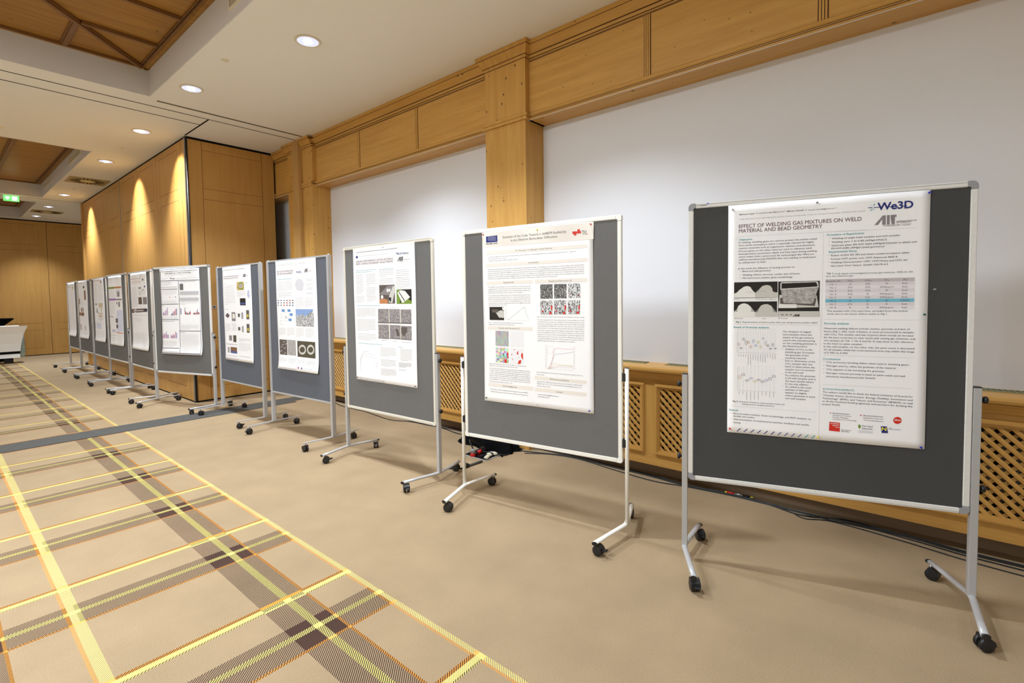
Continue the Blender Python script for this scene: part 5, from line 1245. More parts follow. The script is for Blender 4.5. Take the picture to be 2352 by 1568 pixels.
('Q','logo',[(656.5,52.5),(666.7,52.5),(666.7,90.4),(656.5,90.4)],'g'),
('Q','logo',[(669.8,52.5),(690.2,52.5),(690.2,61.6),(684.7,61.6),(684.7,90.4),(673.7,90.4),(673.7,61.6),(669.8,61.6)],'g'),
('D','text_column',63.0,107.5,341.8,439.3,16,5,'p2'),
('D','text_column',461.7,118.2,731.4,417.9,14,5,'p2'),
('Q','picture',[(87.8,470.3),(292.8,470.3),(292.8,502.6),(87.8,502.6)],'l'),
('Q','picture',[(222.4,566.6),(274.6,566.6),(274.6,646.1),(222.4,646.1)],'g'),
('Q','picture',[(266.0,622.2),(316.2,622.2),(316.2,647.3),(266.0,647.3)],'k'),
('Q','picture',[(405.5,463.2),(689.9,463.2),(689.9,549.2),(405.5,549.2)],'sand2'),
('Q','picture',[(554.8,557.4),(621.6,557.4),(621.6,619.4),(554.8,619.4)],'sand2'),
('Q','heading',[(344.3,645.4),(664.1,645.4),(664.1,668.8),(344.3,668.8)],'sand2'),
('Q','picture',[(377.0,684.7),(649.6,684.7),(649.6,735.8),(377.0,735.8)],'sand2'),
('D','text_column',359.4,764.3,677.7,758.6,1,10,'n'),
('D','text_column',369.7,779.9,667.0,808.6,2,9,'lav'),
('Q','picture',[(4.3,835.6),(36.3,835.6),(36.3,948.6),(4.3,948.6)],'p2'),
('Q','picture',[(146.4,840.5),(536.5,840.5),(536.5,949.5),(146.4,949.5)],'lav2'),
('D','text_column',3.3,998.4,762.4,1128.3,7,5,'l')],
2: [('D','title',34.0,33.8,524.5,40.9,2,8,'o'),
('Q','logo',[(547.4,110.4),(693.9,110.4),(693.9,154.9),(547.4,154.9)],'b'),
('Q','picture',[(628.1,201.4),(768.7,201.4),(768.7,394.4),(628.1,394.4)],'br'),
('Q','picture',[(35.4,364.2),(131.3,364.2),(131.3,483.6),(35.4,483.6)],'br'),
('D','text_column',33.9,101.2,436.9,336.5,8,5,'p2'),
('D','text_column',201.0,369.2,526.3,527.4,6,5,'p2'),
('Q','picture',[(203.6,559.5),(314.3,559.5),(314.3,641.5),(203.6,641.5)],'br'),
('Q','picture',[(400.3,553.7),(491.3,553.7),(491.3,640.1),(400.3,640.1)],'br'),
('Q','picture',[(4.5,656.6),(180.0,656.6),(180.0,722.2),(4.5,722.2)],'br'),
('Q','picture',[(213.1,654.7),(549.9,654.7),(549.9,726.0),(213.1,726.0)],'br'),
('D','text_column',47.0,756.1,491.1,839.7,4,5,'l'),
('D','text_column',553.7,743.3,795.6,867.5,5,5,'lav'),
('Q','picture',[(52.7,902.3),(246.4,902.3),(246.4,1021.2),(52.7,1021.2)],'p2'),
('Q','picture',[(549.7,925.0),(720.9,925.0),(720.9,1023.5),(549.7,1023.5)],'e2'),
('D','text_column',71.5,1062.4,808.4,1140.1,5,5,'l')],
1: [('D','title',-0.5,94.4,461.5,95.8,2,9,'o'),
('Q','logo',[(582.5,89.4),(686.4,89.4),(686.4,137.9),(582.5,137.9)],'y'),
('D','text_column',-6.9,151.7,233.0,715.1,22,5,'p2'),
('D','text_column',465.4,151.8,661.9,709.8,22,5,'p2'),
('D','text_column',85.0,764.8,316.6,1130.2,14,5,'p2'),
('D','text_column',491.6,758.6,737.1,1133.4,14,5,'l')],
}

# ================================================================== THE ROOM
XW, YN, YF, XL = 3.96, -4.2, 19.40, -7.2
def carpet():
    M, T, N, L, B = mat('tartan_carpet')
    B.inputs['Roughness'].default_value = .97; B.inputs['Specular IOR Level'].default_value = .05
    tc = N.new('ShaderNodeTexCoord'); sx = N.new('ShaderNodeSeparateXYZ'); L.new(tc.outputs['Object'], sx.inputs[0])
    def mth(op, a, b=None, c=None, clamp=False):
        n = N.new('ShaderNodeMath'); n.operation = op; n.use_clamp = clamp
        for i, v in enumerate((a, b, c)):
            if v is None: continue
            if isinstance(v, (int, float)): n.inputs[i].default_value = v
            else: L.new(v, n.inputs[i])
        return n.outputs[0]
    def between(v, a, b): return mth('COMPARE', v, (a+b)/2, (b-a)/2)
    def mix(f, a, b):
        n = N.new('ShaderNodeMix'); n.data_type = 'RGBA'
        if isinstance(f, (int, float)): n.inputs[0].default_value = f
        else: L.new(f, n.inputs[0])
        for i, v in ((6, a), (7, b)):
            if isinstance(v, tuple): n.inputs[i].default_value = v
            else: L.new(v, n.inputs[i])
        return n.outputs[2]
    X, Y = sx.outputs[0], sx.outputs[1]
    # pattern repeats west of x = 0.16
    xr = mth('ADD', mth('FLOORED_MODULO', mth('SUBTRACT', X, .160), 1.018), .160)
    x = mth('ADD', mth('MULTIPLY', xr, mth('LESS_THAN', X, .160)), mth('MULTIPLY', X, mth('GREATER_THAN', X, .160)))
    t = mth('FLOORED_MODULO', mth('SUBTRACT', Y, 1.955), .9944)
    beige = srgb(160, 139, 109); brown = srgb(76, 57, 49); yel = srgb(210, 199, 118); org = srgb(212, 144, 62); pale = srgb(190, 178, 118)
    tw = mth('LESS_THAN', mth('FRACT', mth('MULTIPLY', mth('SUBTRACT', X, Y), 1/.0118)), .5)
    # warp colour by x
    warp = beige
    warp = mix(between(x, .967, 1.166), warp, brown)
    warp = mix(between(x, 1.068, 1.103), warp, yel)
    warp = mix(mth('ADD', between(x, 1.1661, 1.179), mth('ADD', between(x, .356, .371), between(x, 1.386, 1.3989)), clamp=True), warp, org)
    ys = mth('ADD', between(x, .3711, .415), between(x, 1.399, 1.426), clamp=True)
    warp = mix(ys, warp, yel)
    warp = mix(mth('MULTIPLY', mth('ADD', between(t, .112, .145), between(t, 0, .015), clamp=True), mth('SUBTRACT', 1, mth('ADD', ys, mth('ADD', between(x, 1.068, 1.103), mth('ADD', between(x, 1.1661, 1.179), mth('ADD', between(x, .356, .371), between(x, 1.386, 1.3989)))), clamp=True))), warp, brown)
    inp = mth('LESS_THAN', X, 1.4262)
    # weft colour by t
    nsup = mth('SUBTRACT', 1, mth('ADD', between(x, .3711, .398), between(x, 1.399, 1.424), clamp=True))
    weft = mix(mth('ADD', between(x, 1.068, 1.103), between(x, 1.1661, 1.179), clamp=True), beige, brown)
    weft = mix(mth('MULTIPLY', between(t, .015, .207), nsup), weft, brown)
    weft = mix(between(t, .112, .145), weft, yel)
    weft = mix(between(t, 0, .015), weft, org)
    wb = between(x, .967, 1.166)
    top = between(t, .438, .458); mid = between(t, .408, .438); bot = between(t, .398, .408)
    weft = mix(top, weft, org); weft = mix(mth('ADD', mid, bot), weft, yel)
    # ground under the thin line: brown at its rims, pale in the middle
    g_out = mth('MULTIPLY', mth('ADD', top, bot), mth('SUBTRACT', 1, mth('ADD', wb, ys, clamp=True)), clamp=True)
    warp = mix(g_out, warp, brown)
    warp = mix(mth('MULTIPLY', mid, mth('SUBTRACT', 1, wb, clamp=True)), warp, pale)
    warp = mix(mth('MULTIPLY', mth('MULTIPLY', top, wb), 1), warp, org)
    warp = mix(mth('MULTIPLY', mth('MULTIPLY', bot, wb), 1), warp, yel)
    warp = mix(mth('MULTIPLY', ys, mth('ADD', mth('ADD', top, mid), bot)), warp, yel)
    warp = mix(mth('MULTIPLY', between(t, .112, .145), ys), warp, yel)
    col = mix(tw, warp, weft)
    col = mix(inp, beige, col)
    n1 = N.new('ShaderNodeTexNoise'); n1.inputs['Scale'].default_value = 210; n1.inputs['Detail'].default_value = 4; n1.inputs['Roughness'].default_value = .7; L.new(tc.outputs['Object'], n1.inputs['Vector'])
    n2 = N.new('ShaderNodeTexNoise'); n2.inputs['Scale'].default_value = 3.2; n2.inputs['Detail'].default_value = 5; L.new(tc.outputs['Object'], n2.inputs['Vector'])
    f = mth('ADD', mth('MULTIPLY', n1.outputs['Fac'], .95), mth('MULTIPLY', n2.outputs['Fac'], .34))
    f = mth('ADD', f, .355)
    vm = N.new('ShaderNodeVectorMath'); vm.operation = 'SCALE'; L.new(col, vm.inputs[0]); L.new(f, vm.inputs['Scale'])
    L.new(vm.outputs[0], B.inputs['Base Color'])
    bp = N.new('ShaderNodeBump'); bp.inputs['Strength'].default_value = .35; bp.inputs['Distance'].default_value = .003
    L.new(n1.outputs['Fac'], bp.inputs['Height']); L.new(bp.outputs[0], B.inputs['Normal'])
    return M
b = MB(); b.box(XL, XW+.2, YN, YF+.2, -.1, 0, carpet()); struct(b.build('floor'))
b = MB(); b.box(XL, 3.40, 6.955, 7.335, 0, .006, M_rubber); b.box(3.40, 3.82, 7.06, 7.335, 0, .005, M_rubber); struct(b.build('trim_1'))

# ceiling with three coffers
HX0, HX1 = -4.2, 1.765
HOLES = [(1.75, 6.85), (9.97, 15.05), (15.83, 18.97)]
b = MB()
b.box(HX1, XW+.2, YN, YF+.2, CEIL, CEIL+.35, M_ceil); b.box(XL, HX0, YN, YF+.2, CEIL, CEIL+.35, M_ceil)
ys = [YN]+[v for h in HOLES for v in h]+[YF+.2]
for i in range(0, len(ys), 2): b.box(HX0, HX1, ys[i], ys[i+1], CEIL, CEIL+.35, M_ceil)
struct(b.build('ceiling'))
WZ = 4.11
for hi, (y0, y1) in enumerate(HOLES):
    b = MB()   # white upstand lining the coffer
    t_ = .012
    b.box(HX0, HX1, y1-t_, y1, CEIL-.004, WZ+.02, M_fasc); b.box(HX0, HX1, y0, y0+t_, CEIL-.004, WZ+.02, M_fasc)
    b.box(HX1-t_, HX1, y0+t_, y1-t_, CEIL-.004, WZ+.02, M_fasc); b.box(HX0, HX0+t_, y0+t_, y1-t_, CEIL-.004, WZ+.02, M_fasc)
    # thin bead at the lower rim
    b.box(HX1-.004, HX1+.018, y0-.018, y1+.018, CEIL-.008, CEIL+.001, M_ceil)
    struct(b.build('trim_%d' % (2+hi*2)))
    b = MB()   # pine boarding with flat ribs
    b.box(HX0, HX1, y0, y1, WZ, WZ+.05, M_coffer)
    def rib(p, q, wd, th, m_=M_trimdark):
        p = Vector(p); q = Vector(q); d = (q-p).normalized(); n = Vector((-d.y, d.x))
        for (w_, z_) in ((wd, th*.55), (wd*.55, th)):
            a = [p-n*w_/2, q-n*w_/2, q+n*w_/2, p+n*w_/2]
            b.hexa([(v.x, v.y, WZ-z_) for v in a]+[(v.x, v.y, WZ+.001) for v in a], m_)
    e = .03
    x0, x1 = HX0+t_, HX1-t_
    for p, q in (((x1-e, y0+t_), (x1-e, y1-t_)), ((x0+e, y0+t_), (x0+e, y1-t_)), ((x0, y1-t_-e), (x1, y1-t_-e)), ((x0, y0+t_+e), (x1, y0+t_+e))):
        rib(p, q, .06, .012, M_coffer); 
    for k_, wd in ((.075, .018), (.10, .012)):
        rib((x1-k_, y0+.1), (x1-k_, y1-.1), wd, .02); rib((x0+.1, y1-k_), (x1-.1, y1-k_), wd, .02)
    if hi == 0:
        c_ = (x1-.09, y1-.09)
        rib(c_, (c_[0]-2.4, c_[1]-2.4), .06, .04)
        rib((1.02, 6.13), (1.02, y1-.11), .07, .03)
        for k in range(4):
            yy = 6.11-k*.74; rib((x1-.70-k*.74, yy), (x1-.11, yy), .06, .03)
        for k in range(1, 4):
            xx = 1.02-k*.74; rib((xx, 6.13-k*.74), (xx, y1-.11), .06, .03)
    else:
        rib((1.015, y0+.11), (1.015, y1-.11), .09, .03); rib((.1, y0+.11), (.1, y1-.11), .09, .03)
    struct(b.build('trim_%d' % (3+hi*2)))

# ceiling joints: partition tracks and expansion seams
b = MB()
for y in (7.168, 7.463): b.box(XL, 3.61 if y < 7.3 else 2.47, y-.006, y+.006, CEIL-.003, CEIL+.001, M_gap)
b.box(2.462, 2.478, 7.17, 8.08, CEIL-.004, CEIL+.001, M_gap)
b.box(XL, 2.47, 15.262, 15.272, CEIL-.003, CEIL+.001, M_groove)
struct(b.build('trim_8'))
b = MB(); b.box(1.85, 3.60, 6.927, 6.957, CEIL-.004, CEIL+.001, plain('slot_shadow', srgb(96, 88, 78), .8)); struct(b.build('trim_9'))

# walls
b = MB(); b.box(XW, XW+.2, YN, YF+.2, 0, CEIL+.3, M_white); struct(b.build('wall_right'))
b = MB(); b.box(XL-.2, XL, YN, YF+.2, 0, CEIL+.3, M_white); struct(b.build('wall_left'))
b = MB(); b.box(XL, XW, YF, YF+.2, 0, CEIL+.3, M_white); struct(b.build('wall_far'))
b = MB(); b.box(XL, XW, YN-.2, YN, 0, CEIL+.3, M_white); struct(b.build('wall_near'))

# pine entablature, pilasters and jambs along the right wall
LV = [(3.119, .026), (3.133, .026), (3.137, .018), (3.149, .018), (3.153, .024), (3.162, .030), (3.174, .029), (3.183, .020), (3.188, .004), (3.189, 0), (3.685, 0), (3.689, .010), (3.712, .013), (3.716, .028), (3.74, .032), (3.745, .036), (3.78, .058), (3.786, .066), (3.8185, .070)]
def loft(b, f, m_, z0=None):   # f(z, proj) -> x0, x1, y0, y1
    for (za, pa), (zb, pb) in zip(LV, LV[1:]):
        if za < (z0 or 0): continue
        a = f(pa); c = f(pb)
        mm_ = m_
        b.hexa([(a[0], a[2], za), (a[1], a[2], za), (a[1], a[3], za), (a[0], a[3], za), (c[0], c[2], zb), (c[1], c[2], zb), (c[1], c[3], zb), (c[0], c[3], zb)], mm_)
PIL = [(-1.13, -.63), (2.904, 3.41), (6.827, 7.108), (7.285, 7.56), (10.9, 11.4)]
BAYS = [(-.63, 2.904), (3.41, 6.827), (7.56, 10.9), (YN, -1.13)]
DIV = {0: (.55, 1.728), 1: (4.553, 5.733), 2: (8.7, 9.8), 3: (-2.2, -3.3)}
for i, (y0, y1) in enumerate(PIL):
    b = MB()
    b.box(3.68, XW, y0, y1, .9, 3.119, M_pine['z'])
    loft(b, lambda p: (3.685-p, XW, y0-p*(i not in (2,)), y1+p*(i not in (2,)) if i != 3 else y1+p), M_pine['z'])
    b.box(3.68, XW, y0+.005, y1-.005, 0, .9, M_pine['z'])
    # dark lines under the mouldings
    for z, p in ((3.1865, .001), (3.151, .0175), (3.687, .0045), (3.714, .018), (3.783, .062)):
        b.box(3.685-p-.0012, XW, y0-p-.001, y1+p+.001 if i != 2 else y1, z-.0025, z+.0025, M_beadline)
    struct(b.build('trim_%d' % (10+i)))
for i, (y0, y1) in enumerate(BAYS):
    b = MB()
    loft(b, lambda p: (3.745-p, XW, y0, y1), M_pine['y'])
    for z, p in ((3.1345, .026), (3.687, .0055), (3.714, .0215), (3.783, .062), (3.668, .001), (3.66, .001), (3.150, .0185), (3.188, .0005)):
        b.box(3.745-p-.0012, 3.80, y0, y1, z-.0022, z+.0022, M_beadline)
    b.box(3.722, 3.73, y0, y1, 3.1165, 3.1195, M_rail)
    for yd in DIV[i]:
        for k in (-1, 0, 1): b.box(3.738, 3.75, yd-.006+k*.017, yd+.006+k*.017, 3.188, 3.655, M_pine['z'])
        b.box(3.7438, 3.75, yd-.03, yd+.03, 3.188, 3.655, M_beadline)
    struct(b.build('trim_%d' % (15+i)))
b = MB(); b.box(3.617, XW, 7.11, 7.282, 0, CEIL, wood('jamb_post', srgb(200, 160, 100), srgb(182, 140, 82), 2, knots=False)); struct(b.build('trim_19'))

# kick space below the radiator covers
b = MB(); b.box(3.84, XW, YN, 6.83, 0, .11, M_plinth); b.box(3.84, XW, 7.28, 11, 0, .11, M_plinth); struct(b.build('baseboard_right'))

# radiator covers, one per bay, with three lattice doors each
def radiator_cover(y0, y1, divs, label):
    T = thing('radiator_cover', label, 'radiator cover', (3.72, (y0+y1)/2, .107), 0, 'pine radiator covers')
    ox, oy, oz = 3.72, (y0+y1)/2, .107
    def fin_(b, n, par=T): o = b.build(n, par); o.matrix_parent_inverse = Matrix.Translation((-ox, -oy, -oz)); return o
    b = MB()
    b.prism([(3.72, .862), (3.672, .862), (3.662, .868), (3.659, .882), (3.664, .897), (3.672, .903), (XW, .903), (XW, .862)], 'y', y0, y1, M_pine['y'])
    b.prism([(3.722, .862), (3.678, .862), (3.682, .850), (3.695, .842), (3.705, .825), (3.709, .806), (3.72, .80)], 'y', y0, y1, M_pine['y'])
    b.box(3.675, 3.7, y0, y1, .8595, .863, M_beadline)
    fin_(b, 'sill')
    cuts = [y0]+list(divs)+[y1]
    b = MB()
    b.box(3.72, 3.742, y0, y1, .107, .200, M_pine['y']); b.box(3.72, 3.742, y0, y1, .766, .862, M_pine['y'])
    st_ = [(y0, y0+.07)]+[(d-.045, d+.045) for d in divs]+[(y1-.07, y1)]
    for a, c in st_: b.box(3.7195, 3.742, a, c, .200, .766, M_pine['z'])
    b.box(3.742, 3.80, y0, y1, .107, .13, M_pine['y'])
    fin_(b, 'face_frame')
    for k in range(len(cuts)-1):
        a = cuts[k]+(.043 if k else .07); c = cuts[k+1]-(.043 if k < len(cuts)-2 else .07)
        b = MB(); z0, z1 = .197, .769
        for (p, pr) in ((0, .010), (.010, .016), (.022, .010), (.030, .004)):
            q = p+.012
            b.box(3.72-pr, 3.735, a+p, c-p, z0+p, z0+q, M_pine['y']); b.box(3.72-pr, 3.735, a+p, c-p, z1-q, z1-p, M_pine['y'])
            b.box(3.72-pr, 3.735, a+p, a+q, z0+q, z1-q, M_pine['z']); b.box(3.72-pr, 3.735, c-q, c-p, z0+q, z1-q, M_pine['z'])
        D = fin_(b, 'lattice_frame')
        # diagonal slats
        for sgn, xs, w_ in ((1, 3.724, .0125), (-1, 3.744, .010)):
            b = MB(); ya, yc, za, zc = a+.036, c-.036, z0+.036, z1-.036
            H_ = zc-za; s_ = -(H_)
            while s_ < (yc-ya):
                # line in (y', z): y' = s + t, z = t (sgn flips y)
                t0 = max(0, -s_); t1 = min(H_, (yc-ya)-s_)
                if t1-t0 > .01:
                    P = [(s_+t0, t0), (s_+t1, t1)]
                    P = [((yc-u) if sgn < 0 else (ya+u), za+v) for u, v in P]
                    (u0, v0), (u1, v1) = P; d = Vector((u1-u0, v1-v0)).normalized(); n = Vector((-d.y, d.x))*w_
                    hw = [(xs, -1), (xs-.004, -.8), (xs-.006, 0), (xs-.004, .8), (xs, 1)] if sgn > 0 else [(xs, -1), (xs-.004, -1), (xs-.004, 1), (xs, 1)]
                    A = [b.bm.verts.new((x_, u0+n.x*k_, v0+n.y*k_)) for x_, k_ in hw]; B_ = [b.bm.verts.new((x_, u1+n.x*k_, v1+n.y*k_)) for x_, k_ in hw]
                    mi_ = b.mi(M_pine['z'])
                    for j in range(len(hw)-1):
                        f = b.bm.faces.new([A[j], A[j+1], B_[j+1], B_[j]]); f.material_index = mi_
                    b.bm.faces.new([A[0], B_[0], B_[-1], A[-1]]).material_index = mi_
                s_ += .0585
            o = b.build('lattice_slats', D)
    for k in range(len(cuts)-1):
        b = MB(); a, c = cuts[k]+.10, cuts[k+1]-.07
        b.box(3.845, 3.925, a, c, .9, .9045, M_gap)
        yy = a+.008
        while yy < c-.02:
            b.hexa([(3.847, yy, .9), (3.923, yy+.012, .9), (3.923, yy+.018, .9), (3.847, yy+.006, .9), (3.847, yy, .908), (3.923, yy+.012, .908), (3.923, yy+.018, .908), (3.847, yy+.006, .908)], M_grille); yy += .024
        b.box(3.842, 3.848, a, c, .9, .909, M_grille); b.box(3.922, 3.928, a, c, .9, .909, M_grille); b.box(3.883, 3.887, a, c, .9, .908, M_grille)
        fin_(b, 'vent_grille')
    b = MB(); b.box(3.925, 3.955, y0+.01, y1-.01, .12, .86, M_dark); b.box(3.75, 3.955, y0+.01, y1-.01, .132, .14, M_dark); fin_(b, 'inner_lining')
    # radiator standing inside
    Q = thing('radiator', 'grey ribbed radiator behind the lattice of '+label.split(' of ')[-1] if ' of ' in label else 'grey ribbed radiator glimpsed behind the lattice', 'radiator', (3.85, (y0+y1)/2, .145), 0, 'radiators behind the lattice')
    b = MB(); yy = y0+.25
    while yy < y1-.25:
        b.tube([(3.82, yy, .16), (3.82, yy, .74)], .017, M_rad, 6); b.tube([(3.875, yy, .16), (3.875, yy, .74)], .017, M_rad, 6); yy += .06
    o = b.build('ribs', Q); o.matrix_parent_inverse = Matrix.Translation((-3.85, -(y0+y1)/2, -.145))
    b = MB(); b.tube([(3.85, y0+.22, .18), (3.85, y1-.22, .18)], .02, M_rad, 8); b.tube([(3.85, y0+.22, .72), (3.85, y1-.22, .72)], .02, M_rad, 8)
    o = b.build('header_pipes', Q); o.matrix_parent_inverse = Matrix.Translation((-3.85, -(y0+y1)/2, -.145))
    return T
for y0, y1, dv, lb, rl in ((-.63, 3.157, (.55, 1.70), 'pine radiator cover with lattice doors behind the two nearest boards', 'grey ribbed radiator inside the lattice cover nearest the camera'),
                       (3.157, 6.82, (4.55, 5.735), 'pine radiator cover with lattice doors beyond the wide pilaster', 'grey ribbed radiator inside the lattice cover beyond the wide pilaster')):
    radiator_cover(y0, y1, dv, lb)
    for o in C.objects:
        if o.name.startswith('radiator') and not o.name.startswith('radiator_cover') and abs(o.location.y-(y0+y1)/2) < .01: o['label'] = rl

# folding partitions of veneered leaves
def leaf(par, W_, Hh, inv, mL=.17, mR=.17, zoff=0):
    # local: x 0..W, front at y=0 looking to -y, thickness .08
    b = MB(); b.box(.004, W_-.004, 0, .08, 0, Hh, M_veneer)
    g = .0028
    zs = [.19, .70, .90, 2.94, 3.10, 3.67] if W_ > .4 else []
    for z in zs: b.box(mL, W_-mR, -.0008, .001, z-g, z+g, M_groove)
    for a, c in ((0, 1), (2, 3), (4, 5)) if zs else ():
        for x in (mL, W_-mR): b.box(x-g*.3, x+g*.3, -.0008, .001, zs[a], zs[c], M_groove)
    b.box(0, .004, .002, .078, 0, Hh, M_gap); b.box(W_-.004, W_, .002, .078, 0, Hh, M_gap)
    return b.build('partition_leaf', par)
def partition(name_label, p0, ang, widths, extra=None):
    T = thing('folding_partition', name_label, 'partition', p0, ang, 'folding partitions')
    x = 0
    for w_ in widths:
        l_ = leaf(T, w_, 3.765, None); l_.location = (x, 0, .022); x += w_
    b = MB(); b.box(0, x, .01, .07, 3.785, 3.818, M_gap); b.build('top_seal', T)
    b = MB(); b.box(0, x, .008, .07, 0, .022, M_gap); b.build('bottom_seal', T)
    return T
# long run, face at x = 2.47 looking to -x; local x runs to -y
widths = [1.08, 1.08, 1.19, 1.23, 1.05, 1.18, 1.01-.80+.0]
LR = [15.13-8.135]
T1 = partition('long run of pale veneered leaves lit by wall washers behind the far boards', (2.47, 15.13, 0), -PI/2, [1.08, 1.08, 1.19, 1.16, 1.13, 1.20, .155])
b = MB(); b.box(2.44, 2.57, 15.135, 15.25, 0, 3.80, M_veneer); struct(b.build('trim_20'))
b = MB(); b.box(2.473, 2.50, 8.098, 8.13, .02, 3.80, M_black); b.tube([(2.487, 8.096, .02), (2.487, 8.096, 3.80)], .012, M_black, 8); b.box(2.462, 2.474, 8.105, 8.132, .02, 3.79, M_steel)
b2 = MB(); b2.box(2.462, 2.4705, 11.775, 11.79, .02, 3.79, M_steel)
o = b2.build('edge_profile', T1); o.matrix_parent_inverse = (Matrix.Translation((2.47, 15.13, 0)) @ Matrix.Rotation(-PI/2, 4, 'Z')).inverted()
o = b.build('corner_seal', T1); o.matrix_parent_inverse = (Matrix.Translation((2.47, 15.13, 0)) @ Matrix.Rotation(-PI/2, 4, 'Z')).inverted()
# return leaf, face at y = 8.105 looking to -y
T2 = thing('folding_partition', 'single dark veneered leaf closing the corner beside the pine jamb post', 'partition', (2.50, 8.105, 0), 0, 'folding partitions')
b = MB(); W2 = 3.715-2.50
b.box(0, W2, 0, .08, .022, 3.787, M_veneer)
g = .003
for x in (.18, W2-.19): b.box(x-g, x+g, -.0008, .001, .022, 3.787, M_groove)
for z in (.21, .72, .925, 2.955, 3.11, 3.66): b.box(.18, W2-.19, -.0008, .001, z-g*.8, z+g*.8, M_groove)
b.box(W2, W2+.012, .005, .075, .022, 3.787, M_gap); b.build('partition_leaf', T2)
b = MB(); b.box(0, W2, .0, .07, 3.787, 3.818, M_gap); b.build('top_seal', T2)
b = MB(); b.box(0, W2, .006, .07, 0, .022, M_gap); b.build('bottom_seal', T2)
b = MB(); kx = 2.765-2.50
b.tube([(kx, -.008, 1.385), (kx, .001, 1.385)], .026, M_steel, 20); b.tube([(kx, -.0095, 1.385), (kx, -.007, 1.385)], .012, M_gap, 16); b.build('lock_rosette', T2)
# far run across the room, face at y = 19.35
T3 = partition('dark veneered partition closing the far end of the hall', (2.31-1.13*8, 19.31, 0), 0, [1.13]*8+[1.62])

# ---- ceiling fittings
def downlight(x, y, label, first=[None]):
    if first[0] is None:
        T = thing('downlight', label, 'ceiling light', (x, y, CEIL), 0, 'recessed round downlights')
        b = MB(); b.lathe([(.092, -.001), (.112, -.001), (.114, -.005), (.108, -.009), (.094, -.008), (.092, -.001)], M_lring, n=40); b.build('ring', T)
        b = MB(); b.lathe([(.0935, -.002), (.0935, -.006)], M_reflector, n=40); b.build('reflector', T)
        b = MB(); b.tube([(-.035, 0, -.009), (.035, 0, -.009)], .014, M_lens, 10); b.tube([(0, -.03, -.010), (0, .045, -.010)], .012, M_lens, 10); b.build('lamp', T)
        first[0] = T; return T
    return dup(first[0], loc=(x, y, CEIL), label=label)
DL = ['large downlight nearest the camera, before the ceiling slot', 'downlight just short of the folding partition corner', 'downlight over the first leaf of the long partition', 'downlight between the partition corner and the near square air diffuser',
      'downlight just before the seam at the far end of the long partition', 'downlight just short of the farther square air diffuser', 'farthest downlight, by the dark end partition']
for i, (x, y, t) in enumerate(SPOTS[:7]): downlight(x, y, DL[i])
def fill_lamp(x, y, lb):  # made-up housing and glowing panel for an unseen fill lamp
    T = thing('fill_lamp', lb, 'ceiling light', (x, y, WZ))
    b = MB(); b.box(-.98, .98, -1.43, 1.43, -.06, 0, M_lring); b.build('housing', T)
    b = MB(); b.box(-.95, .95, -1.4, 1.4, -.068, -.06, plain('fill_panel_glow', (1, .95, .86, 1), .5, emit=1.5)); b.build('diffuser', T)
for i, (x, y, e) in enumerate(FILLS):
    if i != 1: fill_lamp(x, y, ['added fill lamp, out of view, in the near coffer', '', 'added fill lamp, out of view, in the middle coffer', 'added fill lamp, out of view, in the far coffer'][i])
    else:
        for o in C.objects:
            if o.type == 'LIGHT' and abs(o.location.y-y) < .01 and abs(o.location.x-x) < .01: o.location.z = CEIL-.03
def diffuser(x0, x1, y0, y1, lb):
    T = thing('air_diffuser', lb, 'air diffuser', ((x0+x1)/2, (y0+y1)/2, CEIL), 0, 'square swirl air diffusers in the ceiling')
    hx, hy = (x1-x0)/2, (y1-y0)/2
    b = MB(); b.box(-hx, hx, -hy, hy, -.006, 0, M_diff); b.build('plate', T)
    b = MB()
    for k in range(24):
        a = 2*PI*k/24; r0, r1 = hx*.42, hx*.86
        def P(r, da): return (r*math.cos(a+da)*1.0, r*math.sin(a+da)*hy/hx)
        q = [P(r0, -.03), P(r1, .10), P(r1, .18), P(r0, .10)]
        b.hexa([(x, y, -.0085) for x, y in q]+[(x, y, -.005) for x, y in q], M_gap if k % 3 else M_beadline)
    b.build('swirl_slots', T)
    b = MB(); b.lathe([(0, -.012), (hx*.3, -.012), (hx*.38, -.006)], plain('diffuser_centre', srgb(232, 214, 150), .4), n=24); b.build('centre_disc', T)
diffuser(1.82, 2.42, 12.15, 12.76, 'beige square swirl air diffuser, the nearer one, in the ceiling by the long partition')
diffuser(1.81, 2.41, 17.10, 17.58, 'beige square swirl air diffuser between the two farthest downlights')
for x, y, lb in ((1.993, 5.298, 'small round ceiling cap in front of the nearest downlight'), (2.024, 9.42, 'small round ceiling cap above the long partition'), (2.063, 13.465, 'small round ceiling cap beyond the nearer air diffuser'), (.74, 9.462, 'small round ceiling cap at the left edge of the photo')):
    b = MB(); b.lathe([(.034, 0), (.034, -.003), (.024, -.005), (.016, -.014), (.006, -.018), (0, -.018)], M_lring, n=24); tag(b.build('ceiling_cap', loc=(x, y, CEIL)), lb, 'ceiling cap', 'small round ceiling caps')
def vent(y0, y1, z0, z1, lb):
    T = thing('air_vent', lb, 'air vent', (HX1-.012, (y0+y1)/2, (z0+z1)/2), 0, 'air vents in the coffer sides'); h_, d_ = (z1-z0)/2, (y1-y0)/2
    b = MB()
    for a in ((-d_, d_, -h_, -h_+.018), (-d_, d_, h_-.018, h_), (-d_, -d_+.03, -h_+.018, h_-.018), (d_-.03, d_, -h_+.018, h_-.018)): b.box(-.012, 0, a[0], a[1], a[2], a[3], M_lring)
    b.build('frame', T)
    b = MB(); b.box(-.003, 0, -d_+.03, d_-.03, -h_+.018, h_-.018, M_ventg)
    y = -d_+.04
    while y < d_-.035: b.box(-.009, -.003, y, y+.006, -h_+.018, h_-.018, M_lring); y += .02
    b.build('louvres', T)
vent(3.5, 4.53, 3.895, 4.03, 'white framed air vent in the near coffer side, cut by the top edge')
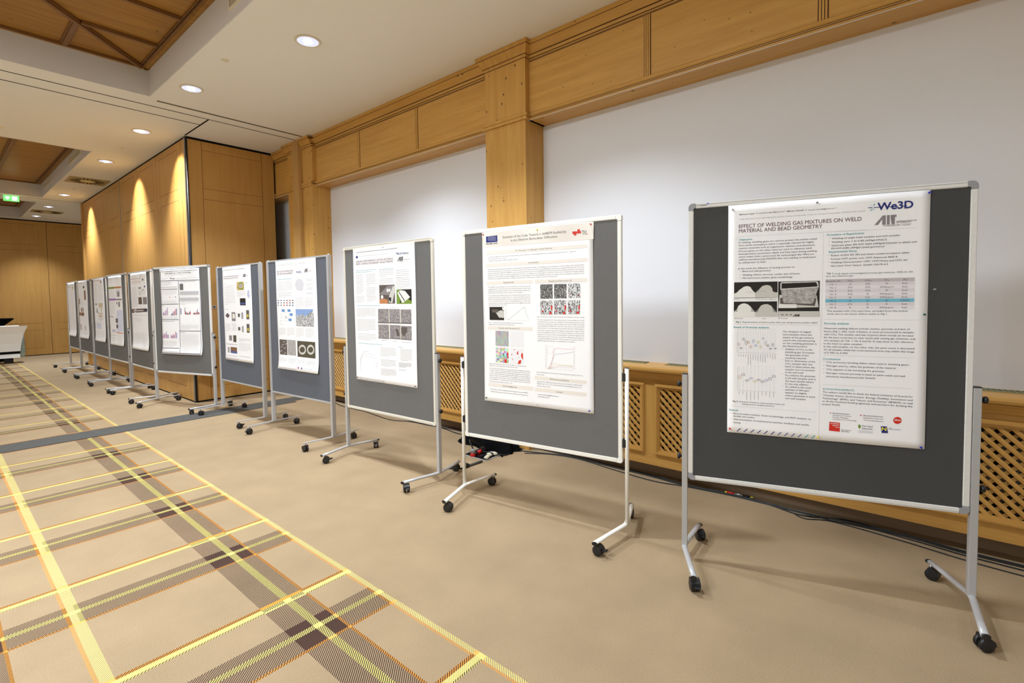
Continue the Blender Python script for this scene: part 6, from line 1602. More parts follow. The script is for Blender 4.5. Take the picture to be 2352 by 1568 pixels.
vent(10.66, 11.70, 3.908, 4.05, 'grey air vent in the far coffer side, the nearer of two')
vent(13.49, 14.58, 3.935, 4.06, 'grey air vent in the far coffer side, the farther of two')
T = thing('exit_sign', 'green lit exit sign hanging from the ceiling at the left edge', 'exit sign', (1.29, 15.2, 3.755))
b = MB(); b.box(-.122, .122, -.012, .02, -.065, .055, M_green); b.build('green_panel', T)
b = MB(); b.prism([(-.06, -.038), (-.095, .005), (-.088, .028), (-.07, .033), (-.06, .02), (-.05, .033), (-.032, .028), (-.025, .005)], 'y', -.014, -.0122, M_exitw); b.build('arrow_mark', T)
b = MB(); b.box(.012, .092, -.014, -.0122, -.045, .04, M_exitw); b.build('door_mark', T)
b = MB(); b.box(-.13, .13, .0, .012, .055, .065, M_lring); b.build('mount', T)

# ---- display counter and high table at the left edge
T = thing('display_counter', 'white counter with a slanted front panel at the left edge of the floor', 'counter', (1.55, 17.25, 0))
wh = plain('white_lacquer', srgb(252, 253, 252), .3)
b = MB(); b.prism([(-.02, .30), (-.035, .50), (-.10, .74), (-.20, .93), (-.185, .945), (-.08, .745), (-.012, .50), (.005, .30)], 'x', -1.9, -.1, wh)
# flared right edge of the front panel
for za, zb, xa, xb, ya, yb in ((.30, .50, -.085, -.058, -.02, -.035), (.50, .74, -.058, -.01, -.035, -.10), (.74, .93, -.01, .055, -.10, -.20)):
    b.hexa([(-.1, ya, za), (xa, ya, za), (xa, ya+.02, za), (-.1, ya+.02, za), (-.1, yb, zb), (xb, yb, zb), (xb, yb+.02, zb), (-.1, yb+.02, zb)], wh)
b.build('front_panel', T)
b = MB(); b.box(-1.9, -.085, .0, .06, .235, .30, M_gap); b.build('shadow_gap', T)
b = MB(); b.box(-1.9, -.09, -.02, .04, .14, .235, wh); b.build('lower_rail', T)
b = MB(); b.prism([(.06, .17), (.42, .12), (.42, .62), (.40, .73), (.06, .70)], 'x', -1.9, .005, plain('counter_side', srgb(138, 150, 138), .4, noise=.35, scale=9)); b.build('body', T)
b = MB(); b.prism([(.12, .25), (.34, .22), (.34, .55), (.12, .6)], 'x', .005, .015, plain('counter_side_print', srgb(110, 104, 98), .4, noise=.7, scale=14)); b.build('side_print', T)
b = MB(); b.box(-1.0, -.93, -.148, -.143, .83, .845, ink('i')); b.build('small_blue_mark', T)
for xx in (-.48, -1.7):
    b = MB(); b.tube([(xx, .05, 0), (xx, .05, .16)], .012, M_steel, 10); b.build('leg', T)
b = MB(); b.box(-.36, -.2, .18, .34, 0, .16, M_black); b.build('foot_box', T)
T = thing('cocktail_table', 'round high table under a black stretch cover behind the white counter', 'table', (1.13, 18.3, 0))
b = MB(); b.lathe([(.30, 0), (.20, .12), (.10, .5), (.10, .70), (.16, .92), (.33, 1.065), (.345, 1.09), (.34, 1.10), (0, 1.104)], M_fabric, n=36); b.build('stretch_cover', T)
b = MB(); b.lathe([(0, 0), (.05, 0), (.09, .012), (.085, .014), (.05, .004), (0, .004)], M_wht, n=24); tag(b.build('saucer', loc=(1.08, 18.25, 1.106)), 'small white saucer on the black high table', 'saucer')

# ================================================================== PINBOARDS
BW, BH = 1.203, 1.498
BD = {11: (2.842, .423, -1.2777, .456), 10: (2.612, 2.003, -1.4413, .453), 9: (2.560, 3.582, -1.5292, .451), 8: (2.562, 5.158, -1.5069, .418), 7: (2.524, 6.599, -1.5316, .419), 6: (2.280, 7.911, -1.2742, .461),
      5: (2.141, 9.353, -1.5599, .452), 4: (2.115, 10.675, -1.5494, .457), 3: (2.122, 12.030, -1.5679, .446), 2: (2.120, 13.356, -1.5615, .444), 1: (2.121, 14.684, -1.5729, .451)}
BL = {11: 'large silver framed board with charcoal felt, nearest the camera on the right', 10: 'white framed board with white round posts, second from the right', 9: 'cream framed board on grey posts, left of the white framed one',
      8: 'grey framed board with full-height posts, just short of the grey floor strip', 7: 'grey framed board with full-height posts in front of the partition leaf with the lock', 6: 'silver framed board turned to face the camera, at the partition corner',
      5: 'silver framed board next to the turned board at the partition corner', 4: 'silver framed board holding the poster with the green and orange bars', 3: 'silver framed board third from the far end of the row',
      2: 'silver framed board second from the far end of the row', 1: 'silver framed board at the far end of the row'}
FELT = {11: 'charcoal', 10: 'grey', 9: 'grey', 8: 'bluegrey', 7: 'bluegrey'}
def caster(par, x, y, rz, brake, zt, first={}):
    key = (brake, round(zt, 3))
    if key not in first:
        b = MB()
        for s_ in (-1, 1):
            b.lathe([(0, 0), (.024, 0), (.029, .003), (.029, .013), (.024, .0165), (0, .0165)], M_black, n=24)
            vs = b.bm.verts[-6*24:]
            for v in vs:
                z = v.co.z; v.co = Vector((v.co.x, s_*(.006+z), v.co.y+.029))
        o = b.build('wheel_pair', None)
        b = MB(); b.prism([(-.03, .030), (-.026, .048), (-.010, .060), (.014, .062), (.016, .048), (.004, .034)], 'y', -.0235, .0235, M_black)
        b.cyl((.008, 0, .055), (.008, 0, zt), .006, M_steel, 10)
        if brake: b.prism([(-.028, .042), (-.052, .046), (-.058, .040), (-.046, .034), (-.029, .030)], 'y', -.011, .011, M_black)
        c = b.build('caster', par); o.parent = c; first[key] = c
        c.location = (x-.008*math.cos(rz), y-.008*math.sin(rz), 0); c.rotation_euler = (0, 0, rz); return c
    c = dup(first[key], par); c.location = (x-.008*math.cos(rz), y-.008*math.sin(rz), 0); c.rotation_euler = (0, 0, rz); return c
def pinboard(k):
    cx, cy, a, z0 = BD[k]
    T = thing('pinboard', BL[k], 'pinboard', (cx, cy, 0), a, 'wheeled pinboards in a row')
    kind = 'white' if k == 10 else 'full' if k in (7, 8) else 'std'
    fm = {'white': M_wht, 'full': M_alu}.get(kind, M_railb if k == 9 else M_rail)
    pm = M_wht if k == 10 else M_alu
    h = BW/2; z1 = z0+BH; fw = .026 if kind != 'full' else .018
    # felt
    b = MB(); b.box(-h+fw-.004, h-fw+.004, .004, .018, z0+fw-.004, z1-fw+.004, M_felt[FELT.get(k, 'mid')]); b.build('felt_panel', T)
    if kind == 'full':
        for nm, za, zb in (('top_rail', z1-.018, z1), ('bottom_rail', z0, z0+.018)):
            b = MB(); b.bbox(-h+.03, h-.03, .0, .022, za, zb, fm, .002); b.build(nm, T)
        for s_ in (-1, 1):
            b = MB(); x = s_*(h-.0165)
            b.bbox(x-.0165, x+.0165, -.008, .034, .088, z1-.001, pm, .003); o = b.build('post', T)
            b = MB(); b.tube([(x, .013, z1-.001), (x, .013, z1+.006)], .009, M_wht, 12); b.build('post_cap', o)
    else:
        c = .035
        b = MB()
        xs_, zs_ = h-c, None
        prof = lambda w0, w1: None
        for za, zb in ((z1-fw, z1), (z0, z0+fw)):
            b.bbox(-h+c, h-c, 0, .022, za, zb, fm, .003); 
            if kind == 'std': b.box(-h+c, h-c, -.0006, .001, (za+zb)/2-.0008+(.006 if za > 1 else -.006), (za+zb)/2+.0008+(.006 if za > 1 else -.006), M_corner)
        for s_ in (-1, 1): b.bbox(min(s_*h, s_*(h-fw)), max(s_*h, s_*(h-fw)), 0, .022, z0+c, z1-c, fm, .003)
        F = b.build('frame', T)
        for sx_ in (-1, 1):
            for sz_ in (-1, 1):
                # rounded corner piece
                b = MB(); X_, Z_ = sx_*h, (z1 if sz_ > 0 else z0); n_ = 8; rr = .022 if kind != 'white' else .012
                pts = []
                for t_ in range(n_+1):
                    an = PI/2*t_/n_; pts.append((X_-sx_*(rr-rr*math.sin(an)), Z_-sz_*(rr-rr*math.cos(an))))
                # from top edge going round to the side edge
                poly = [(X_-sx_*c, Z_)]+pts+[(X_, Z_-sz_*c), (X_-sx_*fw, Z_-sz_*c), (X_-sx_*fw, Z_-sz_*fw), (X_-sx_*c, Z_-sz_*fw)]
                b.prism(poly, 'y', -.0012, .0232, M_corner if kind == 'std' and k != 9 else fm); b.build('corner_cap', F)
        zt = z1-.918
        for s_ in (-1, 1):
            b = MB(); x = s_*(h+.0165) if kind == 'std' else s_*(h+.026)
            if kind == 'std':
                b.bbox(x-.0145, x+.0145, -.004, .028, .08, zt, pm, .002)
            else: b.tube([(x, .012, .075), (x, .012, zt)], .0125, pm, 20)
            P_ = b.build('post', T)
            b = MB()
            if kind == 'std': b.bbox(x-.015, x+.015, -.0045, .0285, zt, zt+.004, M_black, .001)
            else: b.tube([(x, .012, zt), (x, .012, zt+.004)], .0127, M_black, 20)
            b.build('post_cap', P_)
            for td in (.973, 1.375):
                zk = z1-td; b = MB()
                if kind == 'std':
                    xa = x+s_*.0145
                    b.tube([(xa, .012, zk), (xa+s_*.008, .012, zk)], .007, M_black, 12)
                    b.tube([(xa+s_*.008, .012, zk), (xa+s_*.012, .012, zk), (xa+s_*.020, .012, zk), (xa+s_*.024, .012, zk)], .016, M_black, 16, rs=[.013, .0165, .0165, .013])
                    b.build('knob', P_)
                else:
                    b.bbox(min(x-s_*.028, x+s_*.003), max(x-s_*.028, x+s_*.003), .0, .024, zk-.026, zk+.026, M_black, .003); b.build('clamp', P_)
    # feet
    for s_ in (-1, 1):
        xp = s_*(h+.017) if kind != 'full' else s_*(h-.016)
        xe = s_*.552; zf = .078
        b = MB()
        if kind == 'full':
            for sy in (-1, 1):
                A = Vector((xp, .012, 0)); E_ = Vector((xe, .005+sy*.31, 0)); d = (E_-A).normalized(); n = Vector((-d.y, d.x, 0))*.014
                q = [A-n, E_-n, E_+n, A+n]
                if sy < 0: q = q
                b.hexa([(v.x, v.y, .082) for v in q]+[(v.x, v.y, .09) for v in q], pm)
        else:
            pts = []
            for y_ in (-.31, -.2, -.1, -.045, -.015, .012, .04, .07, .12, .2, .30):
                u_ = abs(y_-.012)/.31
                pts.append((xp+(xe-xp)*max(0, (u_-.05)/.95), y_, zf))
            b.tube(pts, .015, pm, 14, ry=.010)
        Ft = b.build('foot', T)
        if kind != 'full':
            for y_, dd in ((-.31, -1), (.30, 1)):
                b = MB(); b.tube([(xe, y_, zf), (xe+.001*s_, y_+dd*.006, zf)], .0155, M_black, 14, ry=.0105); b.build('end_cap', Ft)
        for j, y_ in enumerate((-.277, .277)):
            rz = random.Random(k*10+j+s_*3).uniform(-PI, PI)
            rz = {(11, -1, 0): 1.9, (11, 1, 0): 3.4, (11, -1, 1): 2.0, (11, 1, 1): 2.6, (10, -1, 0): 3.3, (10, 1, 0): 3.0, (10, -1, 1): .2, (10, 1, 1): 1.7}.get((k, s_, j), rz)
            caster(T, s_*.553, y_, rz, (k*7+j*3+s_) % 3 != 0, .073 if kind != 'full' else .083)
    return T
BT = {k: pinboard(k) for k in range(11, 0, -1)}

# ---- text helper: characters become flat meshes
_fc = {}
def text_mesh(s, bold, res=2):
    cu = bpy.data.curves.new('t', 'FONT'); cu.body = s; cu.size = 1; cu.resolution_u = res; cu.fill_mode = 'BOTH'
    if bold: cu.offset = .012*bold
    ob = bpy.data.objects.new('t', cu); me = bpy.data.meshes.new_from_object(ob)
    vs = [(v.co.x, v.co.y) for v in me.vertices]; fs = [tuple(p.vertices) for p in me.polygons]
    bpy.data.objects.remove(ob); bpy.data.curves.remove(cu); bpy.data.meshes.remove(me)
    return vs, fs
def word_dashes(rng, x0, x1, y, h):
    out = []; x = x0
    while x < x1-3:
        wl = min(rng.uniform(6, 26)*h/5, x1-x); out.append([(x, y-h*.32), (x+wl, y-h*.32), (x+wl, y+h*.32), (x, y+h*.32)]); x += wl+h*.55
    return out
def curl(k, s, t, W_, H_):   # how far the sheet stands off the felt
    d = .0022
    rr = random.Random(k); a1 = rr.uniform(.6, 1.4); a2 = rr.uniform(.3, 1)
    d += .006*a1*max(0, 1-t/.10)*(math.sin(s/W_*2*PI)**2)
    d += .0020*(1+math.sin(t*5.5*a1+s*3))
    amp = {8: .030, 6: .034, 5: .030, 4: .018, 3: .024, 2: .034, 1: .03, 7: .008, 10: .008, 9: .006}.get(k, .004)
    e = max(0, (t-(H_-.16))/.16); d += amp*.55*e*e*(1 if k not in (10, 11, 9) else math.sin(s/W_*2*PI)**2)
    if k <= 6: d += .012*math.sin(min(1, s/W_)*PI*.9+.25)*(.35+.65*t)
    return d
def flat_mesh(k, name, parent, polys, W_, H_, lift, pos):
    # polys: list of (pts_mm, ink) or (verts, faces, ink) in poster mm (x right, y down)
    bm = bmesh.new(); mats = []
    def mi(c):
        M_ = ink(c)
        if M_ not in mats: mats.append(M_)
        return mats.index(M_)
    geo = []; boxes = []; lay = []
    for p in polys:
        xs = [v[0] for v in p[0]]; ys_ = [v[1] for v in p[0]]; B_ = (min(xs), min(ys_), max(xs), max(ys_)); l_ = 0
        if len(p) == 2 and len(polys) < 400:
            for q, m_ in zip(boxes, lay):
                if q[0] < B_[2] and B_[0] < q[2] and q[1] < B_[3] and B_[1] < q[3]: l_ = max(l_, m_+1)
        elif len(p) == 3: l_ = 3
        boxes.append(B_); lay.append(l_)
    zl = {}
    for layer, p in zip(lay, polys):
        if len(p) == 2:
            try:
                f = bm.faces.new([bm.verts.new((x, y, layer*.0001)) for x, y in p[0]]); f.material_index = mi(p[1]); geo.append(f)
            except ValueError: pass
    if geo:
        r_ = bmesh.ops.triangulate(bm, faces=geo)
        for _ in range(5):
            ed = [e for e in bm.edges if e.calc_length() > 38]
            if not ed: break
            bmesh.ops.subdivide_edges(bm, edges=ed, cuts=1); bmesh.ops.triangulate(bm, faces=bm.faces[:])
    for layer, p in zip(lay, polys):
        if len(p) == 3:
            vs = [bm.verts.new((x, y, layer*.0001)) for x, y in p[0]]; j = mi(p[2])
            for f in p[1]:
                try: g_ = bm.faces.new([vs[q] for q in f]); g_.material_index = j
                except ValueError: pass
    for v in bm.verts:
        s, t = v.co.x/1000, v.co.y/1000
        v.co = (s, -curl(k, s, t, W_, H_)-lift-v.co.z, -t)
    for f in bm.faces:
        f.normal_update()
        if f.normal.y > 0: f.normal_flip()
    me = bpy.data.meshes.new(name); bm.to_mesh(me); bm.free()
    for M_ in mats: me.materials.append(M_)
    o = bpy.data.objects.new(name, me); C.objects.link(o); o.parent = parent; return o
PLB = {11: 'white poster headed EFFECT OF WELDING GAS MIXTURES pinned to the charcoal board', 10: 'white poster headed Evolution of the Cube Texture on the white framed board', 9: 'white poster headed DERIVING PERFORMANCE CASTING MATERIALS on the cream framed board',
       8: 'poster headed RECYCLING TECHNOLOGIES with a silver ring photograph near its foot', 7: 'poster with a green loop diagram and a lavender arrow on a bluish board', 6: 'poster ruled into dark framed boxes with red and blue bar charts',
       5: 'poster with a dark banner strip across its middle', 4: 'poster with green, orange and purple heading bars', 3: 'pale poster with sand coloured diagrams, third from the far end', 2: 'poster with brown photographs, second from the far end', 1: 'pale narrow-looking text poster at the far end of the row'}
GN = {'heading': 'heading', 'title': 'title', 'logo': 'logo', 'text_column': 'text_column', 'picture': 'picture', 'chart': 'chart', 'table': 'table', 'rule': 'ruled_line', 'border': 'box_border'}
for k in range(11, 0, -1):
    x0, y0, W_, H_ = PW[k]; W_ = .838 if k not in (7, 8) else .79; x0 = PW[k][0]+(PW[k][2]-W_)/2; H_ = 1.19
    cx, cy, a, z0 = BD[k]; u = Vector((math.cos(a), math.sin(a), 0)); v_ = Vector((-math.sin(a), math.cos(a), 0))
    org_ = Vector((cx, cy, z0+BH-y0))+u*(x0-BW/2)+v_*.004
    # paper
    bm = bmesh.new(); NX, NY = 24, 36; g_ = [[bm.verts.new((W_*i/NX, -curl(k, W_*i/NX, H_*j/NY, W_, H_), -H_*j/NY)) for i in range(NX+1)] for j in range(NY+1)]
    for j in range(NY):
        for i in range(NX): bm.faces.new([g_[j][i], g_[j+1][i], g_[j+1][i+1], g_[j][i+1]]).smooth = True
    me = bpy.data.meshes.new('poster'); bm.to_mesh(me); bm.free(); me.materials.append(M_paper)
    P_ = bpy.data.objects.new('poster', me); C.objects.link(P_); P_.location = org_; P_.rotation_euler = (0, 0, a)
    md = P_.modifiers.new('thickness', 'SOLIDIFY'); md.thickness = .0003; md.offset = -1
    tag(P_, PLB[k], 'poster', 'posters pinned to the boards')
    sx_ = W_/PW[k][2]; rng = random.Random(k); groups = {}
    for e in PT[k]:
        L_ = []; groups.setdefault(e[1], []).append(L_)
        if e[0] == 'T':
            _, g, s, x, y, w_, size, col, bold = e
            vs, fs = text_mesh(s, bold, 5 if size > 18 and k > 8 else 2)
            if not vs: continue
            if s == '\u2022':
                L_.append(([(x*sx_+1.3*math.cos(q*PI/4), y-3.4+1.3*math.sin(q*PI/4)) for q in range(8)], col)); continue
            xa = min(v[0] for v in vs); xb = max(v[0] for v in vs); kx = w_/(xb-xa)
            ky = size*1.02
            L_.append(([(x*sx_+(v[0]-xa)*kx, y-v[1]*ky) for v in vs], fs, col))
        elif e[0] == 'Q': L_.append(([(px_*sx_, py_) for px_, py_ in e[2]], e[3]))
        elif e[0] == 'L':
            pts, w_, col = e[2], e[3], e[4]
            for (xa, ya), (xb, yb) in zip(pts, pts[1:]):
                d = Vector((xb-xa, yb-ya))
                if d.length < .01: continue
                n = Vector((-d.y, d.x)).normalized()*w_/2
                L_.append(([(xa*sx_+n.x, ya+n.y), (xb*sx_+n.x, yb+n.y), (xb*sx_-n.x, yb-n.y), (xa*sx_-n.x, ya-n.y)], col))
        elif e[0] == 'D':
            _, g, xa, ya, xb, yb, n, h_, col = e
            if k <= 8: col = {'g': 'l2', 'k': 'g', 'm': 'm3', 'l': 'l3'}.get(col, col); h_ *= .8
            elif k == 9: col = {'g': 'G'}.get(col, col); h_ *= .85
            for i in range(n):
                y = ya+(yb-ya)*i/max(1, n-1) if n > 1 else (ya+yb)/2
                xe = xb if (i < n-1 or n < 3) else xa+(xb-xa)*rng.uniform(.3, .8)
                for q in word_dashes(rng, xa, xe*1.0-rng.uniform(0, .05)*(xb-xa), y, h_): L_.append(([(px_*sx_, py_) for px_, py_ in q], col))
    for g, units in groups.items():
        units = [u_ for u_ in units if u_]
        gap = {'picture': 3, 'logo': 13, 'chart': 11, 'text_column': 9, 'heading': 7, 'table': 9, 'title': 12, 'rule': .5, 'border': 40}[g]
        bb = []
        for u_ in units:
            xs = [v[0] for p in u_ for v in p[0]]; ys_ = [v[1] for p in u_ for v in p[0]]; bb.append((min(xs)-gap, min(ys_)-gap, max(xs)+gap, max(ys_)+gap))
        par = list(range(len(units)))
        def find(i):
            while par[i] != i: i = par[i]
            return i
        for i in range(len(units)):
            for j in range(i):
                A_, B_ = bb[i], bb[j]
                if A_[0] < B_[2] and B_[0] < A_[2] and A_[1] < B_[3] and B_[1] < A_[3]: par[find(i)] = find(j)
        cl = {}
        for i in range(len(units)): cl.setdefault(find(i), []).extend(units[i])
        for L_ in cl.values(): flat_mesh(k, GN[g], P_, L_, W_, H_, .0006 if g in ('heading', 'picture', 'table') and k != 6 else .0009, None)

# maker's mark on the frame of the nearest board
def text_obj(s, wd, size, M_, parent, loc, bold=0):
    vs, fs = text_mesh(s, bold); xa = min(v[0] for v in vs); xb = max(v[0] for v in vs); kx = wd/(xb-xa)
    b = MB(); V_ = [b.bm.verts.new(((v[0]-xa)*kx, 0, v[1]*size)) for v in vs]; i = b.mi(M_)
    for f in fs: b.bm.faces.new([V_[q] for q in f]).material_index = i
    o = b.build('maker_mark', parent); o.location = loc; return o
fr = [c for c in BT[11].children if c.name.startswith('frame')][0]
text_obj('Lega', .021, .009, ink('l'), fr, (-.6015+.041, -.0016, .456+BH-.0155)); text_obj('master', .030, .009, ink('k'), fr, (-.6015+.062, -.0016, .456+BH-.0155), 1)
b = MB(); b.prism([(-.6015+.088, .456+BH-.006), (-.6015+.093, .456+BH-.0025), (-.6015+.1, .456+BH-.003), (-.6015+.104, .456+BH-.0055), (-.6015+.099, .456+BH-.009), (-.6015+.092, .456+BH-.009)], 'y', -.0018, -.0008, ink('u')); b.build('maker_emblem', fr)

# push pins
PC = {'grey': (150, 150, 148), 'blue': (40, 50, 190), 'green': (20, 90, 70), 'red': (215, 40, 40), 'yellow': (232, 214, 60), 'white': (235, 235, 230), 'black': (40, 40, 40)}
PINS = [(11, .216, .048, 'grey', 'grey push pin at the top left of the EFFECT OF WELDING poster'), (11, .592, .045, 'grey', 'grey push pin at the top middle of the EFFECT OF WELDING poster'), (11, 1.029, .038, 'blue', 'blue push pin at the top right of the EFFECT OF WELDING poster'),
        (11, 1.022, .591, 'green', 'green push pin on the right edge of the EFFECT OF WELDING poster'), (11, .209, 1.196, 'red', 'red push pin at the bottom left of the EFFECT OF WELDING poster'), (11, .609, 1.201, 'yellow', 'yellow push pin at the bottom of the EFFECT OF WELDING poster'),
        (11, 1.02, 1.208, 'blue', 'blue push pin at the bottom right of the EFFECT OF WELDING poster'), (11, 1.057, .476, 'grey', 'grey push pin stuck in bare charcoal felt right of the poster'),
        (10, .194, .041, 'red', 'red push pin at the top left of the Cube Texture poster'), (10, .632, .045, 'yellow', 'yellow push pin at the top middle of the Cube Texture poster'), (10, 1.009, .042, 'red', 'red push pin at the top right of the Cube Texture poster'),
        (10, .2, 1.195, 'green', 'green push pin at the bottom left of the Cube Texture poster'), (10, .611, 1.199, 'white', 'white push pin at the bottom middle of the Cube Texture poster'), (10, .992, 1.2, 'blue', 'blue push pin at the bottom right of the Cube Texture poster'),
        (9, .183, .036, 'yellow', 'yellow push pin at the top left of the CASTING MATERIALS poster'), (9, .598, .039, 'green', 'green push pin at the top middle of the CASTING MATERIALS poster'), (9, .969, .039, 'yellow', 'yellow push pin at the top right of the CASTING MATERIALS poster'),
        (9, .179, 1.196, 'black', 'black push pin at the bottom left of the CASTING MATERIALS poster'), (9, .972, 1.2, 'black', 'black push pin at the bottom right of the CASTING MATERIALS poster'), (6, .615, .038, 'yellow', 'yellow push pin at the top of the boxed bar chart poster')]
_pm = {}
for k, s, t, c, lb in PINS:
    cx, cy, a, z0 = BD[k]; u = Vector((math.cos(a), math.sin(a), 0)); v_ = Vector((-math.sin(a), math.cos(a), 0))
    x0, y0 = PW[k][0], PW[k][1]
    on = s < 1.05
    dep = curl(k, max(0, s-x0), max(0, t-y0), .838, 1.19)+.0004 if on else 0
    loc = Vector((cx, cy, z0+BH-t))+u*(s-BW/2)+v_*(.004-dep)
    if c not in _pm: _pm[c] = plain('pin_'+c, srgb(*PC[c]), .35)
    b = MB(); b.tube([(0, 0, 0), (0, -.0015, 0)], .0042, _pm[c], 12); b.tube([(0, -.0015, 0), (0, -.004, 0), (0, -.009, 0), (0, -.0115, 0)], .003, _pm[c], 12, rs=[.0026, .0022, .0026, .0040])
    o = b.build('push_pin', loc=loc); o.rotation_euler = (0, 0, a); tag(o, lb, 'push pin', 'push pins holding the posters')

# ================================================================== CABLES, FLOOR BOX
def cable(pts, r, label, sag=0, group='black cables along the radiator wall'):
    P_ = [Vector(p) for p in pts]; out = []
    for i in range(len(P_)-1):
        p0 = P_[max(0, i-1)]; p1 = P_[i]; p2 = P_[i+1]; p3 = P_[min(len(P_)-1, i+2)]
        for s_ in range(6):
            t = s_/6; out.append(.5*((2*p1)+(-p0+p2)*t+(2*p0-5*p1+4*p2-p3)*t*t+(-p0+3*p1-3*p2+p3)*t**3))
    out.append(P_[-1])
    b = MB(); b.tube([(p.x, p.y, r+.0003+p.z) for p in out], r, M_cable, 8); return tag(b.build('cable'), label, 'cable', group)
A1 = [(3.76, 3.0), (3.80, 2.41), (3.77, 2.05), (3.768, 1.69), (3.74, 1.42), (3.765, 1.05), (3.752, .87), (3.735, .62), (3.75, .32), (3.738, .05), (3.70, -.19), (3.70, -.6)]
A2 = [(3.58, 2.88), (3.70, 2.66), (3.745, 2.38), (3.69, 2.0), (3.655, 1.64), (3.70, 1.41), (3.735, 1.08), (3.73, .79), (3.715, .5), (3.73, .25), (3.70, 0), (3.665, -.2), (3.65, -.6)]
A3 = [(3.60, 3.0), (3.66, 2.8), (3.76, 2.5), (3.745, 2.1), (3.74, 1.7), (3.72, 1.42), (3.752, 1.06), (3.74, .85), (3.68, .62), (3.775, .40), (3.76, .2), (3.75, 0), (3.72, -.2), (3.715, -.6)]
A4 = [(3.745, .9), (3.70, .70), (3.64, .60), (3.70, .45), (3.66, .1), (3.60, -.2), (3.57, -.6)]
for i, (A_, r_, lb) in enumerate(((A1, .0045, 'black cable running closest to the wall behind the nearest boards'), (A2, .004, 'black cable bulging away from the bundle between the two nearest boards'), (A3, .005, 'thick black cable in the bundle along the near radiator cover'), (A4, .0035, 'thin black cable leaving the bundle under the nearest board and running outermost'))):
    cable([(x, y, 0) for x, y in A_], r_, lb)
B1 = [(3.78, 6.6), (3.73, 6.49), (3.665, 6.28), (3.638, 5.97), (3.651, 5.63), (3.613, 5.32), (3.583, 4.95), (3.674, 4.69), (3.695, 4.39), (3.724, 4.22), (3.745, 3.92), (3.72, 3.7)]
B2 = [(3.80, 6.55), (3.79, 6.1), (3.77, 5.5), (3.72, 5.0), (3.70, 4.7), (3.73, 4.4), (3.70, 4.1), (3.66, 3.87), (3.70, 3.68)]
B3 = [(3.70, 4.6), (3.74, 4.35), (3.78, 4.1), (3.77, 3.8), (3.74, 3.66)]
for A_, r_, lb in ((B1, .0045, 'black cable snaking across the carpet below the cream framed board'), (B2, .005, 'black cable lying straight along the kick board beyond the pilaster'), (B3, .0035, 'short black cable looping into the black cloth heap')):
    cable([(x, y, 0) for x, y in A_], r_, lb)
T = thing('cable_connector', 'red and silver cable connector joining the cables under the nearest board', 'connector', (3.762, 1.03, .013), math.atan2(-.10, .012)-0.05)
for nm, a_, c_, r_, M_ in (('yellow_band', -.10, -.085, .0055, _pm['yellow']), ('red_sleeve', -.085, -.035, .008, M_red), ('metal_body', -.035, .022, .009, M_steel), ('black_sleeve', .022, .07, .008, M_black), ('yellow_band', .07, .09, .0055, _pm['yellow'])):
    b = MB(); b.tube([(a_, 0, 0), (c_, 0, 0)], r_, M_, 12); b.build(nm, T)

T = thing('floor_box', 'open metal floor socket box in the carpet behind the white framed board', 'floor socket box', (3.30, 3.17, 0))
b = MB()
for a in ((-.11, .11, -.15, -.138), (-.11, .11, .138, .15), (-.11, -.098, -.138, .138), (.098, .11, -.138, .138)): b.box(a[0], a[1], a[2], a[3], 0, .006, M_alu)
b.build('rim', T)
b = MB(); b.box(-.098, .098, -.138, .138, .0005, .002, M_dark); b.build('well', T)
b = MB(); b.box(-.07, .07, -.05, .02, .002, .012, M_black); b.build('socket_plate', T)
def plug(x, y, col, lb, body, cap):
    T = thing('power_plug', lb, 'power plug', (x, y, .012)); return T
T = thing('power_plug', 'red and grey round power plug standing in the floor box', 'power plug', (3.215, 3.20, .002), 0, 'plugs in the floor box')
b = MB(); b.lathe([(.022, 0), (.026, .006), (.026, .03), (.022, .034)], M_red, n=20); b.build('red_body', T)
b = MB(); b.lathe([(.022, .034), (.022, .062), (.014, .07), (0, .07)], M_corner, n=20); b.build('grey_collar', T)
T = thing('power_plug', 'red power plug lying in the floor box beside the black adapter', 'power plug', (3.29, 3.18, .012), 0, 'plugs in the floor box')
b = MB(); b.tube([(-.04, 0, .018), (.03, .01, .02)], .018, M_red, 14); b.build('red_body', T)
b = MB(); b.tube([(-.075, .0, .02), (-.04, 0, .018)], .013, M_black, 12); b.build('black_sleeve', T)
wp = plain('ivory_plastic', srgb(226, 220, 196), .45)
for x, y, lb, rz in ((3.235, 3.045, 'ivory flat power plug at the near corner of the floor box', .4), (3.30, 3.075, 'white power plug in the middle of the floor box', 1.0), (3.355, 3.06, 'white power plug at the wall side of the floor box', 1.3)):
    b = MB(); b.bbox(-.03, .03, -.02, .02, 0, .02, wp, .006); b.tube([(.028, 0, .01), (.05, .004, .012)], .007, wp, 10)
    o = b.build('power_plug', loc=(x, y, .0125)); o.rotation_euler = (0, 0, rz); tag(o, lb, 'power plug', 'plugs in the floor box')
b = MB(); b.bbox(-.05, .05, -.03, .03, 0, .045, M_black, .012); o = b.build('power_adapter', loc=(3.34, 3.20, .012)); o.rotation_euler = (0, 0, .5); tag(o, 'black power adapter lying in the floor box', 'adapter')
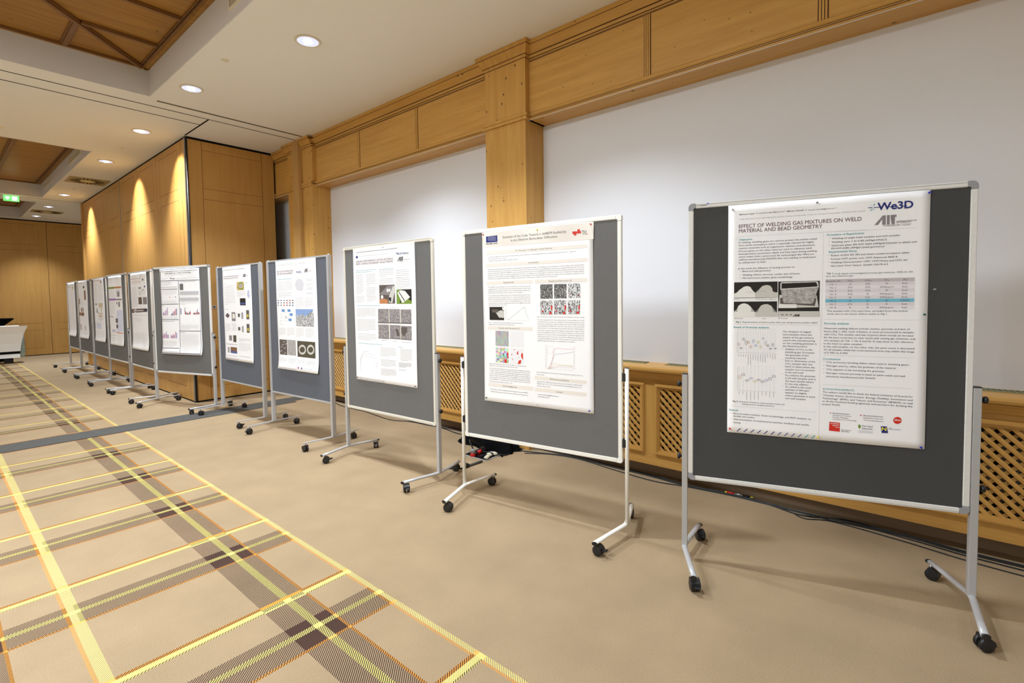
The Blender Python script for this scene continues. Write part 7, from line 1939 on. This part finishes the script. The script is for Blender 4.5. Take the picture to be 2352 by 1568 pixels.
cable([(3.215, 3.20, .07), (3.23, 3.26, .13), (3.32, 3.30, .10), (3.42, 3.26, .03), (3.5, 3.2, .02)], .006, 'black cable arching out of the floor box into the cloth heap', group='cables at the floor box')
cable([(3.30, 3.15, .03), (3.34, 3.06, .02), (3.42, 2.98, .0), (3.52, 3.0, .0), (3.56, 3.08, .01)], .006, 'grey-black cable looping over the wall side of the floor box', group='cables at the floor box')
# heap of black cloth
def heap():
    bm = bmesh.new(); n1, n2 = 40, 22; rr = random.Random(3)
    ph = [(rr.uniform(2, 9), rr.uniform(2, 9), rr.uniform(0, 6)) for _ in range(8)]
    g_ = []
    for j in range(n2+1):
        row = []
        for i in range(n1+1):
            u_, v_ = i/n1*2-1, j/n2*2-1
            e_ = max(0, 1-(abs(u_)**2.6+abs(v_)**2.6)); hgt = .13*e_**.45
            hgt *= 1+.35*sum(math.sin(u_*a+v_*b_*1.3+c)*.35 for a, b_, c in ph)
            row.append(bm.verts.new((u_*.155+.02*math.sin(v_*7), v_*.36+.02*math.sin(u_*8), max(0, hgt)+.001)))
        g_.append(row)
    for j in range(n2):
        for i in range(n1): bm.faces.new([g_[j][i], g_[j][i+1], g_[j+1][i+1], g_[j+1][i]]).smooth = True
    me = bpy.data.meshes.new('cloth_heap'); bm.to_mesh(me); bm.free(); me.materials.append(M_fabric)
    o = bpy.data.objects.new('cloth_heap', me); C.objects.link(o); o.location = (3.575, 3.33, 0); o.rotation_euler = (0, 0, -.12); return o
tag(heap(), 'crumpled heap of black cloth on the carpet by the floor box', 'cloth')
T = thing('stand_foot', 'dark bent metal stand foot lying on the carpet beside the white post', 'stand foot', (2.97, 3.04, 0))
b = MB(); b.tube([(-.13, .10, .008), (-.06, -.0, .008), (0, -.005, .012)], .007, M_cable, 8); b.build('thin_bar', T)
b = MB(); b.tube([(0, 0, .012), (.10, -.01, .012), (.18, -.014, .010)], .011, M_rubber, 8); b.build('thick_bar', T)
b = MB(); b.tube([(-.03, .0, .012), (0, 0, .022), (.03, .0, .014)], .018, M_black, 10, rs=[.010, .022, .011]); b.build('joint', T)
